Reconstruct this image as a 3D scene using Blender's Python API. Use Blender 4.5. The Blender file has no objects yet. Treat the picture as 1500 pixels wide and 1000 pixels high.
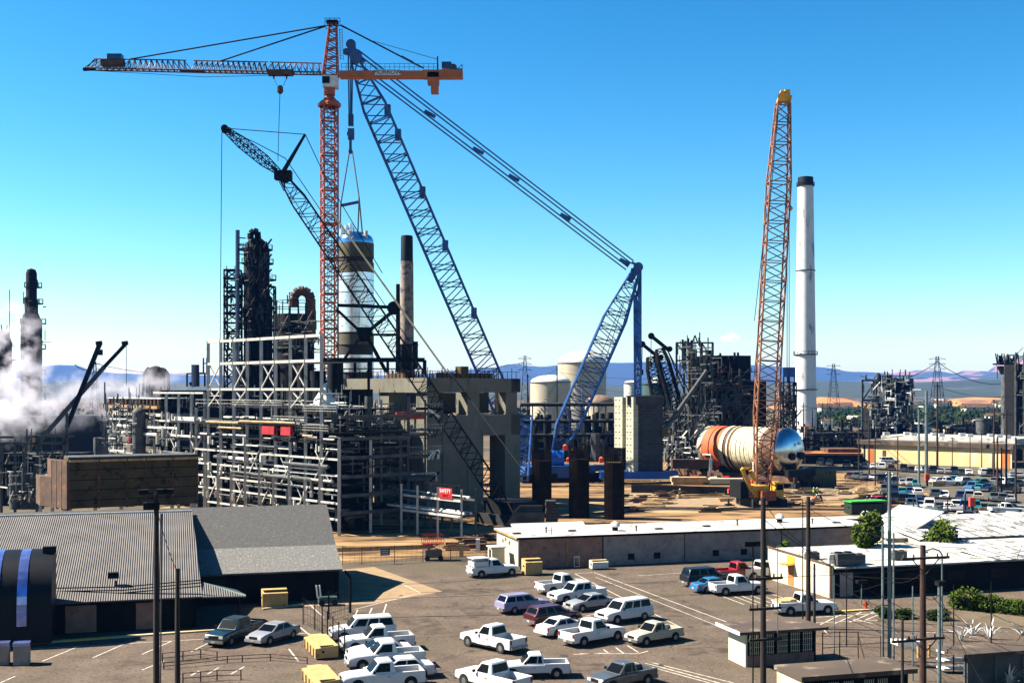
import bpy, math, random
from mathutils import Vector, Matrix, noise
R = math.radians
random.seed(7)
C = bpy.context.scene.collection
scene = bpy.context.scene
Z = Vector((0, 0, 1))
# ------------------------------------------------------------------ camera, sky, sun, exposure
F, H, HY = 1750.0, 20.0, 570.0            # focal length in photo pixels, eye height, row of the horizon
cam = bpy.data.cameras.new('camera'); co = bpy.data.objects.new('camera', cam); C.objects.link(co)
co.location = (0, 0, H); co.rotation_euler = (R(90), 0, 0)
cam.sensor_width = 36; cam.lens = 36 * F / 1500; cam.shift_y = (HY - 500) / 1500
cam.clip_start = 1; cam.clip_end = 60000
scene.camera = co
SUN_EL = 44.0
SUN_DIR = Vector((math.cos(R(SUN_EL)), -0.10, -math.sin(R(SUN_EL)))).normalized()   # the way the light travels
w = bpy.data.worlds.new('World'); scene.world = w; w.use_nodes = True
nt = w.node_tree; nt.nodes.clear()
sky = nt.nodes.new('ShaderNodeTexSky'); sky.sky_type = 'NISHITA'; sky.sun_disc = False
sky.sun_elevation = R(SUN_EL); sky.sun_rotation = R(-84); sky.air_density = 1.0; sky.dust_density = 0.25; sky.ozone_density = 2.2
hs = nt.nodes.new('ShaderNodeHueSaturation'); hs.inputs['Saturation'].default_value = 1.38; hs.inputs['Hue'].default_value = 0.483
gm = nt.nodes.new('ShaderNodeGamma'); gm.inputs['Gamma'].default_value = 1.4; hs.inputs['Value'].default_value = 0.495
bg = nt.nodes.new('ShaderNodeBackground'); bg.inputs['Strength'].default_value = 0.06
ow = nt.nodes.new('ShaderNodeOutputWorld')
nt.links.new(sky.outputs[0], hs.inputs['Color']); nt.links.new(hs.outputs[0], gm.inputs['Color']); nt.links.new(gm.outputs[0], bg.inputs['Color']); nt.links.new(bg.outputs[0], ow.inputs['Surface'])
sl = bpy.data.lights.new('sun', 'SUN'); sl.energy = 5.0; sl.angle = R(0.5); sl.color = (1.0, 0.93, 0.80)
so = bpy.data.objects.new('sun', sl); C.objects.link(so); so.rotation_euler = SUN_DIR.to_track_quat('-Z', 'Y').to_euler(); so.location = (-200, 0, 300)
scene.view_settings.view_transform = 'Standard'; scene.view_settings.look = 'None'
scene.view_settings.exposure = 2.1; scene.view_settings.gamma = 1.0
scene.cycles.max_bounces = 6; scene.cycles.diffuse_bounces = 2; scene.cycles.volume_bounces = 3; scene.cycles.transparent_max_bounces = 12

def P(px, py, Y): return Vector(((px - 750) / F * Y, Y, H - (py - HY) / F * Y))
def G(px, py):
    Y = H * F / (py - HY); return Vector(((px - 750) / F * Y, Y, 0))
def V(*a): return Vector(a)
U = Vector((0.961, 0.277, 0)); W_ = Vector((-0.277, 0.961, 0))          # the street grid
E1 = Vector((0.675, -0.738, 0)); E2 = Vector((0.738, 0.675, 0))         # the plant grid

# ------------------------------------------------------------------ materials
def alb(c): return tuple(x * (0.36 + 0.36 * x) for x in c)      # painted and raw surfaces as they measure, not as they look sunlit
def mat(name, col, rough=0.7, metal=0.0, var=0.18, scale=1.5, bump=0.0, bscale=8.0, spec=0.4, col2=None, thr=(0.45, 0.6), detail=5):
    m = bpy.data.materials.new(name); m.use_nodes = True; n = m.node_tree; b = n.nodes['Principled BSDF']
    b.inputs['Roughness'].default_value = rough; b.inputs['Metallic'].default_value = metal; b.inputs['Specular IOR Level'].default_value = spec
    tc = n.nodes.new('ShaderNodeTexCoord'); no = n.nodes.new('ShaderNodeTexNoise'); no.inputs['Scale'].default_value = scale; no.inputs['Detail'].default_value = detail
    n.links.new(tc.outputs['Object'], no.inputs['Vector'])
    cr = n.nodes.new('ShaderNodeValToRGB'); n.links.new(no.outputs['Fac'], cr.inputs['Fac'])
    col = alb(col); col2 = alb(col2) if col2 else None
    c2 = col2 if col2 else tuple(c * (1 - 2 * var) for c in col)
    c1 = col if col2 else tuple(min(1, c * (1 + var)) for c in col)
    lo, hi = thr if col2 else (0.3, 0.7)
    cr.color_ramp.elements[0].position = lo; cr.color_ramp.elements[1].position = hi
    cr.color_ramp.elements[0].color = (*c2, 1); cr.color_ramp.elements[1].color = (*c1, 1)
    n.links.new(cr.outputs['Color'], b.inputs['Base Color'])
    if bump:
        nb = n.nodes.new('ShaderNodeTexNoise'); nb.inputs['Scale'].default_value = bscale; nb.inputs['Detail'].default_value = 6
        n.links.new(tc.outputs['Object'], nb.inputs['Vector'])
        bp = n.nodes.new('ShaderNodeBump'); bp.inputs['Strength'].default_value = bump; n.links.new(nb.outputs['Fac'], bp.inputs['Height'])
        n.links.new(bp.outputs['Normal'], b.inputs['Normal'])
    return m
def layered(m, col, scale, lo, hi, detail=8, stretch=(1, 1, 1), w=1.0):
    """lay another patchy colour over a material"""
    col = alb(col)
    n = m.node_tree; b = n.nodes['Principled BSDF']; src = b.inputs['Base Color'].links[0].from_socket
    tc = n.nodes.new('ShaderNodeTexCoord'); mp = n.nodes.new('ShaderNodeMapping'); mp.inputs['Scale'].default_value = stretch
    no = n.nodes.new('ShaderNodeTexNoise'); no.inputs['Scale'].default_value = scale; no.inputs['Detail'].default_value = detail; no.inputs['Roughness'].default_value = 0.62
    n.links.new(tc.outputs['Object'], mp.inputs['Vector']); n.links.new(mp.outputs[0], no.inputs['Vector'])
    mr = n.nodes.new('ShaderNodeMapRange'); mr.inputs['From Min'].default_value = lo; mr.inputs['From Max'].default_value = hi; mr.inputs['To Max'].default_value = w
    n.links.new(no.outputs['Fac'], mr.inputs['Value'])
    mx = n.nodes.new('ShaderNodeMix'); mx.data_type = 'RGBA'; n.links.new(mr.outputs[0], mx.inputs['Factor'])
    n.links.new(src, mx.inputs['A']); mx.inputs['B'].default_value = (*col, 1); n.links.new(mx.outputs['Result'], b.inputs['Base Color'])
    return m
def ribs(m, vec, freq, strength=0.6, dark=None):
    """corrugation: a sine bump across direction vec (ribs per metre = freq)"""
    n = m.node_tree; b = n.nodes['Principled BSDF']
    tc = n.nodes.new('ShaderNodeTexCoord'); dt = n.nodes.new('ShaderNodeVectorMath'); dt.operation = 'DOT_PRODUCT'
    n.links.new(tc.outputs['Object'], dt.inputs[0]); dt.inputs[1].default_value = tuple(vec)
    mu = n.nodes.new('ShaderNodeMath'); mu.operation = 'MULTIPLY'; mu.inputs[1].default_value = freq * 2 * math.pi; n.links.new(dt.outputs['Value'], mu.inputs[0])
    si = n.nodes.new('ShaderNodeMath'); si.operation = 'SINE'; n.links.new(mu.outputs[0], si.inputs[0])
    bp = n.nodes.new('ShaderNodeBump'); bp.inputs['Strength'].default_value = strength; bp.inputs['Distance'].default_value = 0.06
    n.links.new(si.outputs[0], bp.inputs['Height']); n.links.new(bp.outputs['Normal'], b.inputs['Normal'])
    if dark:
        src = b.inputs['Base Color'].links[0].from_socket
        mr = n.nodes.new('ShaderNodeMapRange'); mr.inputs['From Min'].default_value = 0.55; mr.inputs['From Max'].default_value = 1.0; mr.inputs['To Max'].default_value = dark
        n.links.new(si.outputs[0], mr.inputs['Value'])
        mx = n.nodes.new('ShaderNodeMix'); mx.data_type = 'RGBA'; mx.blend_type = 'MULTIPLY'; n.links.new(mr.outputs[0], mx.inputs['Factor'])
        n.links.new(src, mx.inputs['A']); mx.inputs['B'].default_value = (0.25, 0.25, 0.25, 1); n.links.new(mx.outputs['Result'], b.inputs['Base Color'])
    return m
M = {}
M['asphalt'] = layered(layered(mat('asphalt', (0.195, 0.150, 0.116), 0.95, var=0.16, scale=0.35, bump=0.5, bscale=5, spec=0.1), (0.08, 0.06, 0.045), 3.2, 0.55, 0.63, 3, w=0.8), (0.15, 0.125, 0.085), 0.05, 0.5, 0.62, 5, w=0.85)
layered(M['asphalt'], (0.06, 0.05, 0.04), 0.22, 0.62, 0.68, 6, (1, .5, 1), w=.6)
layered(M['asphalt'], (0.32, 0.25, 0.19), 4.5, 0.60, 0.66, 2, w=.7)
M['gravel'] = layered(mat('gravel', (0.20, 0.16, 0.11), 0.95, var=0.25, scale=0.06, bump=0.5, bscale=3, spec=0.1), (0.09, 0.08, 0.055), 0.5, 0.5, 0.66, 6, w=0.8)
M['dirt'] = layered(layered(mat('site dirt', (0.40, 0.26, 0.13), 0.95, var=0.2, scale=0.12, bump=0.8, bscale=2, spec=0.1), (0.10, 0.06, 0.035), 0.22, 0.49, 0.58, 8, (0.4, 1.8, 1)), (0.58, 0.42, 0.22), 0.10, 0.52, 0.66, 6, (0.3, 1.6, 1))
M['road'] = mat('pale road', (0.19, 0.165, 0.125), 0.95, var=0.15, scale=0.3, spec=0.1)
M['concrete_pad'] = mat('concrete pad', (0.40, 0.30, 0.19), 0.9, var=0.1, scale=0.8, spec=0.1)
M['paint_line'] = mat('line paint', (0.62, 0.56, 0.48), 0.8, var=0.25, scale=3)
M['patch'] = layered(mat('asphalt patch', (0.14, 0.115, 0.09), 0.95, var=0.2, scale=1.2, spec=0.05), (0.20, 0.15, 0.12), 0.7, 0.45, 0.6)
M['tar'] = mat('tar seam', (0.05, 0.045, 0.035), 0.9, var=0.3, scale=1)
M['kerb'] = layered(mat('kerb concrete', (0.62, 0.52, 0.36), 0.9, var=0.15, scale=1), (0.75, 0.48, 0.12), 0.25, 0.5, 0.56)
M['roof_grey'] = layered(mat('roof sheet', (0.155, 0.15, 0.142), 0.8, var=0.10, scale=3.5, bump=0.3, bscale=14, spec=0.15), (0.34, 0.33, 0.32), 6.0, 0.62, 0.68, 3, w=0.8)
M['roof_low'] = layered(mat('gritty lower roof', (0.26, 0.25, 0.235), 0.85, var=0.16, scale=6, spec=0.1), (0.46, 0.44, 0.40), 5.0, 0.58, 0.66, 3, w=0.8)
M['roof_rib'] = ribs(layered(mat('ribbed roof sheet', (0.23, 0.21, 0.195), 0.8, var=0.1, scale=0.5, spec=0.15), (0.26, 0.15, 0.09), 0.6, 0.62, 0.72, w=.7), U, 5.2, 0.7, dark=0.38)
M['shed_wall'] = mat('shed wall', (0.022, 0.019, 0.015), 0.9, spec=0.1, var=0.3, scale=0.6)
M['roof_white'] = layered(mat('white roof', (0.60, 0.58, 0.54), 0.8, var=0.12, scale=0.4), (0.24, 0.22, 0.19), 0.8, 0.54, 0.62, 7, (1, .45, 1), w=0.75)
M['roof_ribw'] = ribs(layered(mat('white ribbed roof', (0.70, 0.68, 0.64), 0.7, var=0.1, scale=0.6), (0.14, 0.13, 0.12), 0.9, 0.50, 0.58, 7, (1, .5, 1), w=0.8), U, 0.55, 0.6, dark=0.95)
M['stucco'] = layered(mat('cream stucco', (0.72, 0.65, 0.47), 0.9, var=0.06, scale=0.7), (0.42, 0.34, 0.22), 0.6, 0.6, 0.72)
M['block'] = layered(mat('grey block wall', (0.46, 0.38, 0.34), 0.95, spec=0.05, var=0.12, scale=0.8, bump=0.3), (0.26, 0.22, 0.20), 1.5, 0.55, 0.65, 5, w=0.6)
M['block_brown'] = layered(mat('brown block wall', (0.40, 0.24, 0.18), 0.95, var=0.12, scale=1.0, bump=0.3), (0.12, 0.075, 0.06), 1.5, 0.55, 0.65, 5, w=0.6)
M['shade_wall'] = mat('shade-toned workshop wall', (0.014, 0.013, 0.012), 0.9, spec=0.1, var=0.3, scale=0.4)  # near-black tone puts the shade of the front wall into the colour
M['concrete'] = layered(layered(mat('raw concrete', (0.29, 0.27, 0.215), 0.95, spec=0.1, var=0.08, scale=0.3, bump=0.3, bscale=4), (0.13, 0.12, 0.10), 0.8, 0.55, 0.7, 6, (1, 1, 0.25), w=0.7), (0.12, 0.1, 0.08), 2.5, 0.66, 0.70, 3, w=0.8)
M['concrete_dark'] = layered(mat('grey slab with shade tint', (0.10, 0.10, 0.09), 0.9, spec=0.1, var=0.1, scale=0.3, bump=0.3), (0.10, 0.10, 0.09), 0.8, 0.5, 0.7, 6, (1, 1, 0.2), w=0.7)  # darker copy of the concrete, inner shade put into the colour
M['steel_pale'] = layered(mat('pale steel', (0.60, 0.58, 0.535), 0.7, var=0.1, scale=0.8, spec=0.2), (0.20, 0.14, 0.10), 0.9, 0.58, 0.68, 6, w=0.7)
M['steel_dark'] = layered(mat('dark steel', (0.012, 0.0115, 0.011), 0.8, var=0.3, scale=0.8, spec=0.12), (0.07, 0.036, 0.02), 0.6, 0.6, 0.7, 6, w=0.6)
M['cage_dark'] = layered(mat('dark rebar', (0.055, 0.034, 0.02), 0.9, var=0.3, scale=0.8, spec=0.05), (0.04, 0.022, 0.012), 0.6, 0.56, 0.66, 6, w=0.6)
M['black'] = mat('black metal', (0.008, 0.008, 0.009), 0.7, var=0.3, scale=2, spec=0.15)
M['pipe_white'] = mat('lagged pipe', (0.80, 0.78, 0.73), 0.5, var=0.15, scale=0.8)
M['pipe_ochre'] = mat('ochre pipe', (0.50, 0.34, 0.14), 0.6, var=0.2, scale=0.8)
M['pipe_grey'] = mat('grey pipe', (0.14, 0.145, 0.14), 0.7, spec=0.2, var=0.25, scale=0.8)
M['red'] = mat('red paint', (0.50, 0.015, 0.02), 0.5, var=0.2, scale=1.2)
M['rust'] = layered(mat('rusty steel', (0.15, 0.075, 0.035), 0.85, var=0.3, scale=0.5), (0.30, 0.12, 0.04), 1.2, 0.55, 0.65)
M['box_brown'] = layered(mat('brown cladding', (0.15, 0.115, 0.052), 0.9, spec=0.1, var=0.2, scale=0.4), (0.05, 0.035, 0.02), 1.0, 0.55, 0.65)
M['crane_orange'] = layered(mat('orange crane paint', (0.52, 0.115, 0.022), 0.55, var=0.15, scale=0.8), (0.22, 0.06, 0.02), 0.6, 0.55, 0.66)
M['crane_girder'] = layered(mat('orange girder paint', (0.62, 0.20, 0.03), 0.55, var=0.12, scale=0.4), (0.30, 0.09, 0.02), 0.5, 0.6, 0.68)
M['crane_jib'] = mat('jib paint', (0.16, 0.055, 0.035), 0.6, var=0.3, scale=1)
M['crane_yellow'] = layered(mat('yellow crane paint', (0.88, 0.52, 0.04), 0.55, var=0.12, scale=0.4), (0.25, 0.08, 0.02), 0.6, 0.56, 0.64)
M['yellow'] = layered(mat('yellow skip paint', (0.62, 0.44, 0.19), 0.6, var=0.1, scale=1), (0.28, 0.18, 0.06), 1.4, 0.62, 0.68)
M['boom_tan'] = layered(mat('tan boom paint', (0.46, 0.21, 0.09), 0.6, var=0.2, scale=0.6), (0.15, 0.06, 0.03), 0.5, 0.5, 0.6)
M['crane_blue'] = layered(mat('blue crane paint', (0.022, 0.15, 0.43), 0.45, var=0.2, scale=0.6), (0.008, 0.045, 0.13), 0.5, 0.55, 0.65)
M['blue_bright'] = mat('bright blue paint', (0.02, 0.20, 0.60), 0.4, var=0.15, scale=0.6)
M['glass'] = mat('dark glass', (0.006, 0.008, 0.010), 0.15, var=0.1, spec=0.10)
M['glass_pale'] = mat('pale glass', (0.05, 0.08, 0.09), 0.15, var=0.1, spec=0.4)
M['tyre'] = mat('tyre rubber', (0.012, 0.012, 0.012), 0.85, var=0.2)
M['rim'] = mat('wheel rim', (0.42, 0.42, 0.42), 0.35, 0.6, var=0.1)
M['chrome'] = mat('bumper', (0.45, 0.45, 0.46), 0.25, 0.7, var=0.1)
M['tail'] = mat('tail light', (0.4, 0.01, 0.01), 0.3, var=0.1)
M['lamp_glass'] = mat('headlight', (0.7, 0.7, 0.68), 0.15, var=0.05)
for nm, c in dict(p_white=(0.72, 0.71, 0.70), p_silver=(0.36, 0.36, 0.37), p_black=(0.01, 0.011, 0.014), p_maroon=(0.10, 0.008, 0.013), p_blue=(0.05, 0.20, 0.36), p_red=(0.42, 0.012, 0.025),
                  p_green=(0.012, 0.035, 0.04), p_grey=(0.12, 0.13, 0.13), p_navy=(0.015, 0.04, 0.15), p_teal=(0.03, 0.22, 0.24), p_cream=(0.55, 0.50, 0.40), p_violet_shade=(0.34, 0.32, 0.44)).items():  # violet: the shade on a white wagon put into its paint colour
    M[nm] = mat(nm[2:] + ' car paint', c, 0.25, 0.0, var=0.05, scale=1, spec=0.6)
M['wood'] = layered(mat('creosoted wood', (0.035, 0.022, 0.016), 0.9, var=0.3, scale=2), (0.09, 0.035, 0.02), 1.2, 0.5, 0.7, 6, (1, 1, 0.1))
M['wood_brown'] = layered(mat('brown pole wood', (0.085, 0.032, 0.018), 0.9, var=0.3, scale=2), (0.03, 0.018, 0.012), 1.2, 0.5, 0.7, 6, (1, 1, 0.1))
M['pole_steel'] = mat('galvanised pole', (0.22, 0.27, 0.27), 0.5, 0.2, var=0.15)
M['leaf'] = mat('leaves', (0.13, 0.175, 0.028), 1.0, var=0.3, scale=0.9, col2=(0.05, 0.09, 0.015), thr=(0.35, 0.6), spec=0.0)
M['leaf_dark'] = mat('dark leaves', (0.06, 0.09, 0.03), 1.0, var=0.3, scale=0.7, col2=(0.018, 0.032, 0.014), thr=(0.35, 0.6), spec=0.0)
M['bark'] = mat('bark', (0.06, 0.04, 0.025), 0.9, var=0.3)
M['grass_dry'] = layered(mat('dry hill grass', (0.50, 0.25, 0.075), 0.95, var=0.12, scale=0.01), (0.22, 0.11, 0.05), 0.02, 0.52, 0.62, 6, (1, 0.3, 1))
M['hill_green'] = layered(mat('wooded hills', (0.035, 0.055, 0.03), 0.95, var=0.25, scale=0.004), (0.12, 0.10, 0.045), 0.004, 0.57, 0.64, 7)
M['hill_far'] = mat('far mountains', (0.02, 0.03, 0.03), 0.95, var=0.2, scale=0.001)
M['hill_pink'] = layered(mat('bare ridge', (0.05, 0.06, 0.05), 0.95, var=0.2, scale=0.002), (0.36, 0.20, 0.15), 0.0028, 0.50, 0.55, 9, (1, 1, 2.5))
M['tank_cream'] = layered(mat('cream tank paint', (0.58, 0.51, 0.38), 0.6, var=0.06, scale=0.2), (0.42, 0.36, 0.26), 0.3, 0.6, 0.7, 5, (1, 1, 0.2))
M['tank_white'] = mat('white tank paint', (0.78, 0.74, 0.66), 0.5, var=0.05, scale=0.2)
M['chimney'] = layered(mat('white stack paint', (0.80, 0.78, 0.76), 0.7, var=0.05, scale=0.3), (0.42, 0.38, 0.36), 0.25, 0.58, 0.66, 6, (1, 1, 0.3))
M['brick'] = layered(mat('weathered brick', (0.40, 0.33, 0.27), 0.9, var=0.15, scale=0.5), (0.13, 0.11, 0.10), 0.7, 0.48, 0.6, 7)
M['olive'] = layered(mat('olive lagging', (0.15, 0.135, 0.07), 0.8, var=0.1, scale=0.5), (0.06, 0.05, 0.03), 0.8, 0.58, 0.66)
M['vessel_dark'] = mat('bare dark band', (0.03, 0.022, 0.014), 0.8, var=0.2)
M['vessel_steel'] = layered(mat('clad vessel steel', (0.95, 0.97, 1.0), 0.25, 0.8, var=0.1, scale=0.8, bump=.25, bscale=2.5), (0.30, 0.36, 0.42), 1.6, 0.56, 0.64, 7, w=.8)
M['dome_blue'] = mat('polished dome', (0.85, 0.95, 1.0), 0.12, 1.0, var=0.08, scale=0.8, bump=.15, bscale=2)
M['vessel_orange'] = layered(mat('primer orange', (0.62, 0.15, 0.025), 0.75, var=0.1, scale=0.5), (0.30, 0.07, 0.02), 0.8, 0.6, 0.7)
M['vessel_cream'] = layered(mat('blotched cream shell', (0.72, 0.66, 0.48), 0.7, var=0.08, scale=0.4), (0.16, 0.12, 0.08), 2.2, 0.57, 0.62, 6, w=0.9)
layered(M['vessel_cream'], (0.34, 0.22, 0.10), 0.9, 0.55, 0.7, 6, (1, 1, .3), w=.7)
M['head_blue'] = mat('polished vessel head', (0.62, 0.68, 0.76), 0.2, 1.0, var=0.10, scale=0.5, bump=.12, bscale=1.2)
M['head_tan'] = mat('tan vessel skirt', (0.30, 0.19, 0.11), 0.7, var=0.2, scale=0.6)
M['ballast'] = layered(mat('sunlit-toned ballast block', (0.62, 0.60, 0.48), 0.85, var=0.08, scale=0.5), (0.30, 0.29, 0.24), 0.7, 0.6, 0.7)  # pale tone of the sunlit side faces put into the colour
M['ballast_dark'] = mat('grey ballast plate', (0.12, 0.125, 0.125), 0.9, spec=0.1, var=0.15, scale=0.5)  # darker ballast copy with the shade of the front in its colour
M['yellow_wall'] = layered(mat('yellow shed wall', (0.76, 0.60, 0.33), 0.85, var=0.05, scale=0.1), (0.85, 0.74, 0.50), 0.10, 0.5, 0.6)
M['orange_wall'] = mat('orange wall', (0.62, 0.24, 0.06), 0.85, var=0.1, scale=0.3)
M['brown_roof'] = layered(mat('brown flat roof', (0.13, 0.09, 0.06), 0.9, var=0.2, scale=0.2), (0.30, 0.24, 0.18), 0.5, 0.55, 0.65)
M['sign_text'] = mat('white lettering', (0.8, 0.8, 0.8), 0.6, var=0.02)
M['text_dark'] = mat('dark lettering', (0.01, 0.01, 0.012), 0.6, var=0.02)
M['orange_vest'] = mat('orange cover', (0.85, 0.14, 0.03), 0.7, var=0.1)
M['green_lid'] = mat('green tarpaulin', (0.06, 0.50, 0.08), 0.6, var=0.1)
M['mesh_green'] = mat('dark green side', (0.01, 0.035, 0.02), 0.6, var=0.1)
M['hivis'] = mat('hi-vis cloth', (0.45, 0.65, 0.05), 0.8, var=0.1)
M['skin'] = mat('skin', (0.35, 0.2, 0.13), 0.6, var=0.05)
M['denim'] = mat('work trousers', (0.03, 0.04, 0.07), 0.9, var=0.15)
M['canopy_dark'] = mat('dark canopy', (0.005, 0.008, 0.014), 0.5, spec=0.15, var=0.2, scale=0.8)
M['blue_band'] = mat('blue reflective band', (0.42, 0.52, 0.90), 0.22, 0.8, var=0.15, scale=1.5)
M['timber'] = mat('sawn timber', (0.60, 0.42, 0.22), 0.9, var=0.2, scale=1.5)
M['teal'] = mat('teal roof sheet', (0.05, 0.13, 0.12), 0.6, var=0.2, scale=1)

# ------------------------------------------------------------------ builders
WL = {}
class MB:
    def __init__(s): s.v = []; s.f = []; s.m = []; s.cur = 0
    def add(s, vs, fs):
        o = len(s.v); s.v += [Vector(x) for x in vs]; s.f += [tuple(i + o for i in f) for f in fs]; s.m += [s.cur] * len(fs); return s
    def obox(s, o, a, b, c):
        o, a, b, c = map(Vector, (o, a, b, c))
        vs = [o, o + a, o + a + b, o + b, o + c, o + a + c, o + a + b + c, o + b + c]
        return s.add(vs, [(0, 3, 2, 1), (4, 5, 6, 7), (0, 1, 5, 4), (1, 2, 6, 5), (2, 3, 7, 6), (3, 0, 4, 7)])
    def box(s, c, sz, ax=None):
        a, b = (ax if ax else (Vector((1, 0, 0)), Vector((0, 1, 0))))
        a, b, d = a * sz[0], b * sz[1], Z * sz[2]
        return s.obox(Vector(c) - a / 2 - b / 2 - d / 2, a, b, d)
    def bar(s, p, q, w, h=None):
        p, q = Vector(p), Vector(q); h = h or w; d = q - p
        if d.length < 1e-6: return s
        a = d.normalized(); x = a.cross(Z)
        x = x.normalized() if x.length > 1e-3 else Vector((1, 0, 0)); y = x.cross(a).normalized()
        return s.obox(p - x * w / 2 - y * h / 2, x * w, y * h, d)
    def tube(s, p, q, r, n=8, r2=None, caps=True):
        p, q = Vector(p), Vector(q); r2 = r if r2 is None else r2; a = (q - p).normalized(); x = a.orthogonal().normalized(); y = a.cross(x)
        vs = []
        for c, rr in ((p, r), (q, r2)):
            vs += [c + (x * math.cos(2 * math.pi * i / n) + y * math.sin(2 * math.pi * i / n)) * rr for i in range(n)]
        fs = [(i, (i + 1) % n, n + (i + 1) % n, n + i) for i in range(n)]
        if caps: fs += [tuple(range(n))[::-1], tuple(range(n, 2 * n))]
        return s.add(vs, fs)
    def path(s, pts, r, n=6):
        for a, b in zip(pts, pts[1:]): s.tube(a, b, r, n)
        return s
    def lathe(s, base, prof, n=32, axis=None, mats=None, ang=None):
        base = Vector(base); a = (axis or Z).normalized(); x = a.orthogonal().normalized() if axis else Vector((1, 0, 0)); y = a.cross(x)
        vs = []
        for r, z in prof: vs += [base + a * z + (x * math.cos(2 * math.pi * i / n) + y * math.sin(2 * math.pi * i / n)) * r for i in range(n)]
        for k in range(len(prof) - 1):
            if mats: s.cur = mats[k]
            if k == 0: o = len(s.v); s.v += vs
            for i in range(n):
                j = (i + 1) % n; s.f.append((o + k * n + i, o + k * n + j, o + (k + 1) * n + j, o + (k + 1) * n + i)); s.m.append(s.cur)
        return s
    def prism(s, pts, z0, z1):
        n = len(pts); return s.add([(x, y, z0) for x, y in pts] + [(x, y, z1) for x, y in pts],
            [tuple(range(n))[::-1], tuple(range(n, 2 * n))] + [(i, (i + 1) % n, n + (i + 1) % n, n + i) for i in range(n)])
    def build(s, name, m, parent=None, smooth=False):
        me = bpy.data.meshes.new(name); off = WL.get(parent.name, Vector()) if parent else Vector()
        me.from_pydata([tuple(v - off) for v in s.v], [], s.f)
        ms = m if isinstance(m, (list, tuple)) else [m]
        for x in ms: me.materials.append(M[x] if isinstance(x, str) else x)
        if len(ms) > 1: me.polygons.foreach_set('material_index', s.m)
        if smooth:
            me.polygons.foreach_set('use_smooth', [True] * len(me.polygons)); me.set_sharp_from_angle(angle=R(35))
        me.update()
        o = bpy.data.objects.new(name, me); C.objects.link(o)
        if parent: o.parent = parent; WL[o.name] = off
        return o
def tag(o, label=None, cat=None, group=None, kind=None):
    if label: o['label'] = label
    if cat: o['category'] = cat
    if group: o['group'] = group
    if kind: o['kind'] = kind
    return o
def thing(name, label, cat, loc=(0, 0, 0), group=None):
    o = bpy.data.objects.new(name, None); C.objects.link(o); o.location = loc; o.empty_display_size = 0.5
    WL[o.name] = Vector(loc); return tag(o, label, cat, group)
def copy_tree(o, parent=None):
    c = o.copy(); C.objects.link(c)
    if parent: c.parent = parent
    for ch in list(o.children): copy_tree(ch, c)
    return c
def struct(name, mb, m, smooth=False): return tag(mb.build(name, m, None, smooth), kind='structure')
def text(body, parent, origin, right, up, size, m='sign_text', name='lettering', depth=0.01, align='CENTER', shear=0):
    cu = bpy.data.curves.new(name, 'FONT'); cu.body = body; cu.size = size; cu.extrude = depth; cu.align_x = align; cu.align_y = 'CENTER'; cu.shear = shear
    cu.materials.append(M[m]); tmp = bpy.data.objects.new(name, cu); C.objects.link(tmp); bpy.context.view_layer.update()
    me = bpy.data.meshes.new_from_object(tmp); bpy.data.objects.remove(tmp); o = bpy.data.objects.new(name, me); C.objects.link(o)
    right, up = Vector(right).normalized(), Vector(up).normalized(); nrm = right.cross(up)
    mt = Matrix((right, up, nrm)).transposed().to_4x4(); off = WL.get(parent.name, Vector()) if parent else Vector()
    mt.translation = Vector(origin) - off; o.matrix_world = mt
    if parent: o.parent = parent
    return o
def lattice(parent, name, m, p0, p1, side, w, d, n, t0=(0, 1), t1=(0, 1), rc=0.12, rl=0.05, mc=None, frames=0):
    """four-chord lattice boom from p0 to p1; tN=(length share, end scale). Lacing is the part, chords its sub-parts."""
    p0, p1 = Vector(p0), Vector(p1); a = p1 - p0; L = a.length; a.normalize(); s = Vector(side); s = (s - a * s.dot(a)).normalized(); t = a.cross(s)
    def sc(f):
        if t0[0] and f < t0[0]: return t0[1] + (1 - t0[1]) * f / t0[0]
        if t1[0] and f > 1 - t1[0]: return t1[1] + (1 - t1[1]) * (1 - f) / t1[0]
        return 1
    def pt(f, i):
        k = sc(f); sx, sy = ((-1, -1), (1, -1), (1, 1), (-1, 1))[i % 4]
        return p0 + a * L * f + s * (sx * w / 2 * k) + t * (sy * d / 2 * k)
    mb = MB()
    for k in range(n):
        f0, f1 = k / n, (k + 1) / n
        for i in range(4):
            j = i + 1
            if (k + i) % 2: mb.bar(pt(f0, i), pt(f1, j), rl * 2)
            else: mb.bar(pt(f0, j), pt(f1, i), rl * 2)
            if k % 2 == 0 or frames: mb.bar(pt(f0, i), pt(f0, j), rl * 2 * (1.8 if frames and k % frames == 0 else 1))
    for i in range(4): mb.bar(pt(1, i), pt(1, i + 1), rl * 2.4)
    bo = mb.build(name, m, parent)
    cuts = sorted({0, 1} | ({t0[0]} if t0[0] else set()) | ({1 - t1[0]} if t1[0] else set()))
    for i in range(4):
        c = MB()
        for f0, f1 in zip(cuts, cuts[1:]): c.tube(pt(f0, i), pt(f1, i), rc, 6)
        c.build('chord', mc or m, bo)
    return bo
def cable(label, pts, r=0.03, name='power_cable', m='black', group='wires strung between poles', sag=0, cat='cable', parent=None):
    out = []
    for a, b in zip(pts, pts[1:]):
        a, b = Vector(a), Vector(b); n = 8 if sag else 1
        out += [a.lerp(b, i / n) - Z * sag * 4 * (i / n) * (1 - i / n) for i in range(n)]
    out.append(Vector(pts[-1])); mb = MB().path(out, r, 4)
    o = mb.build(name, m, parent)
    if not parent: tag(o, label, cat, group)
    return o

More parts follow.
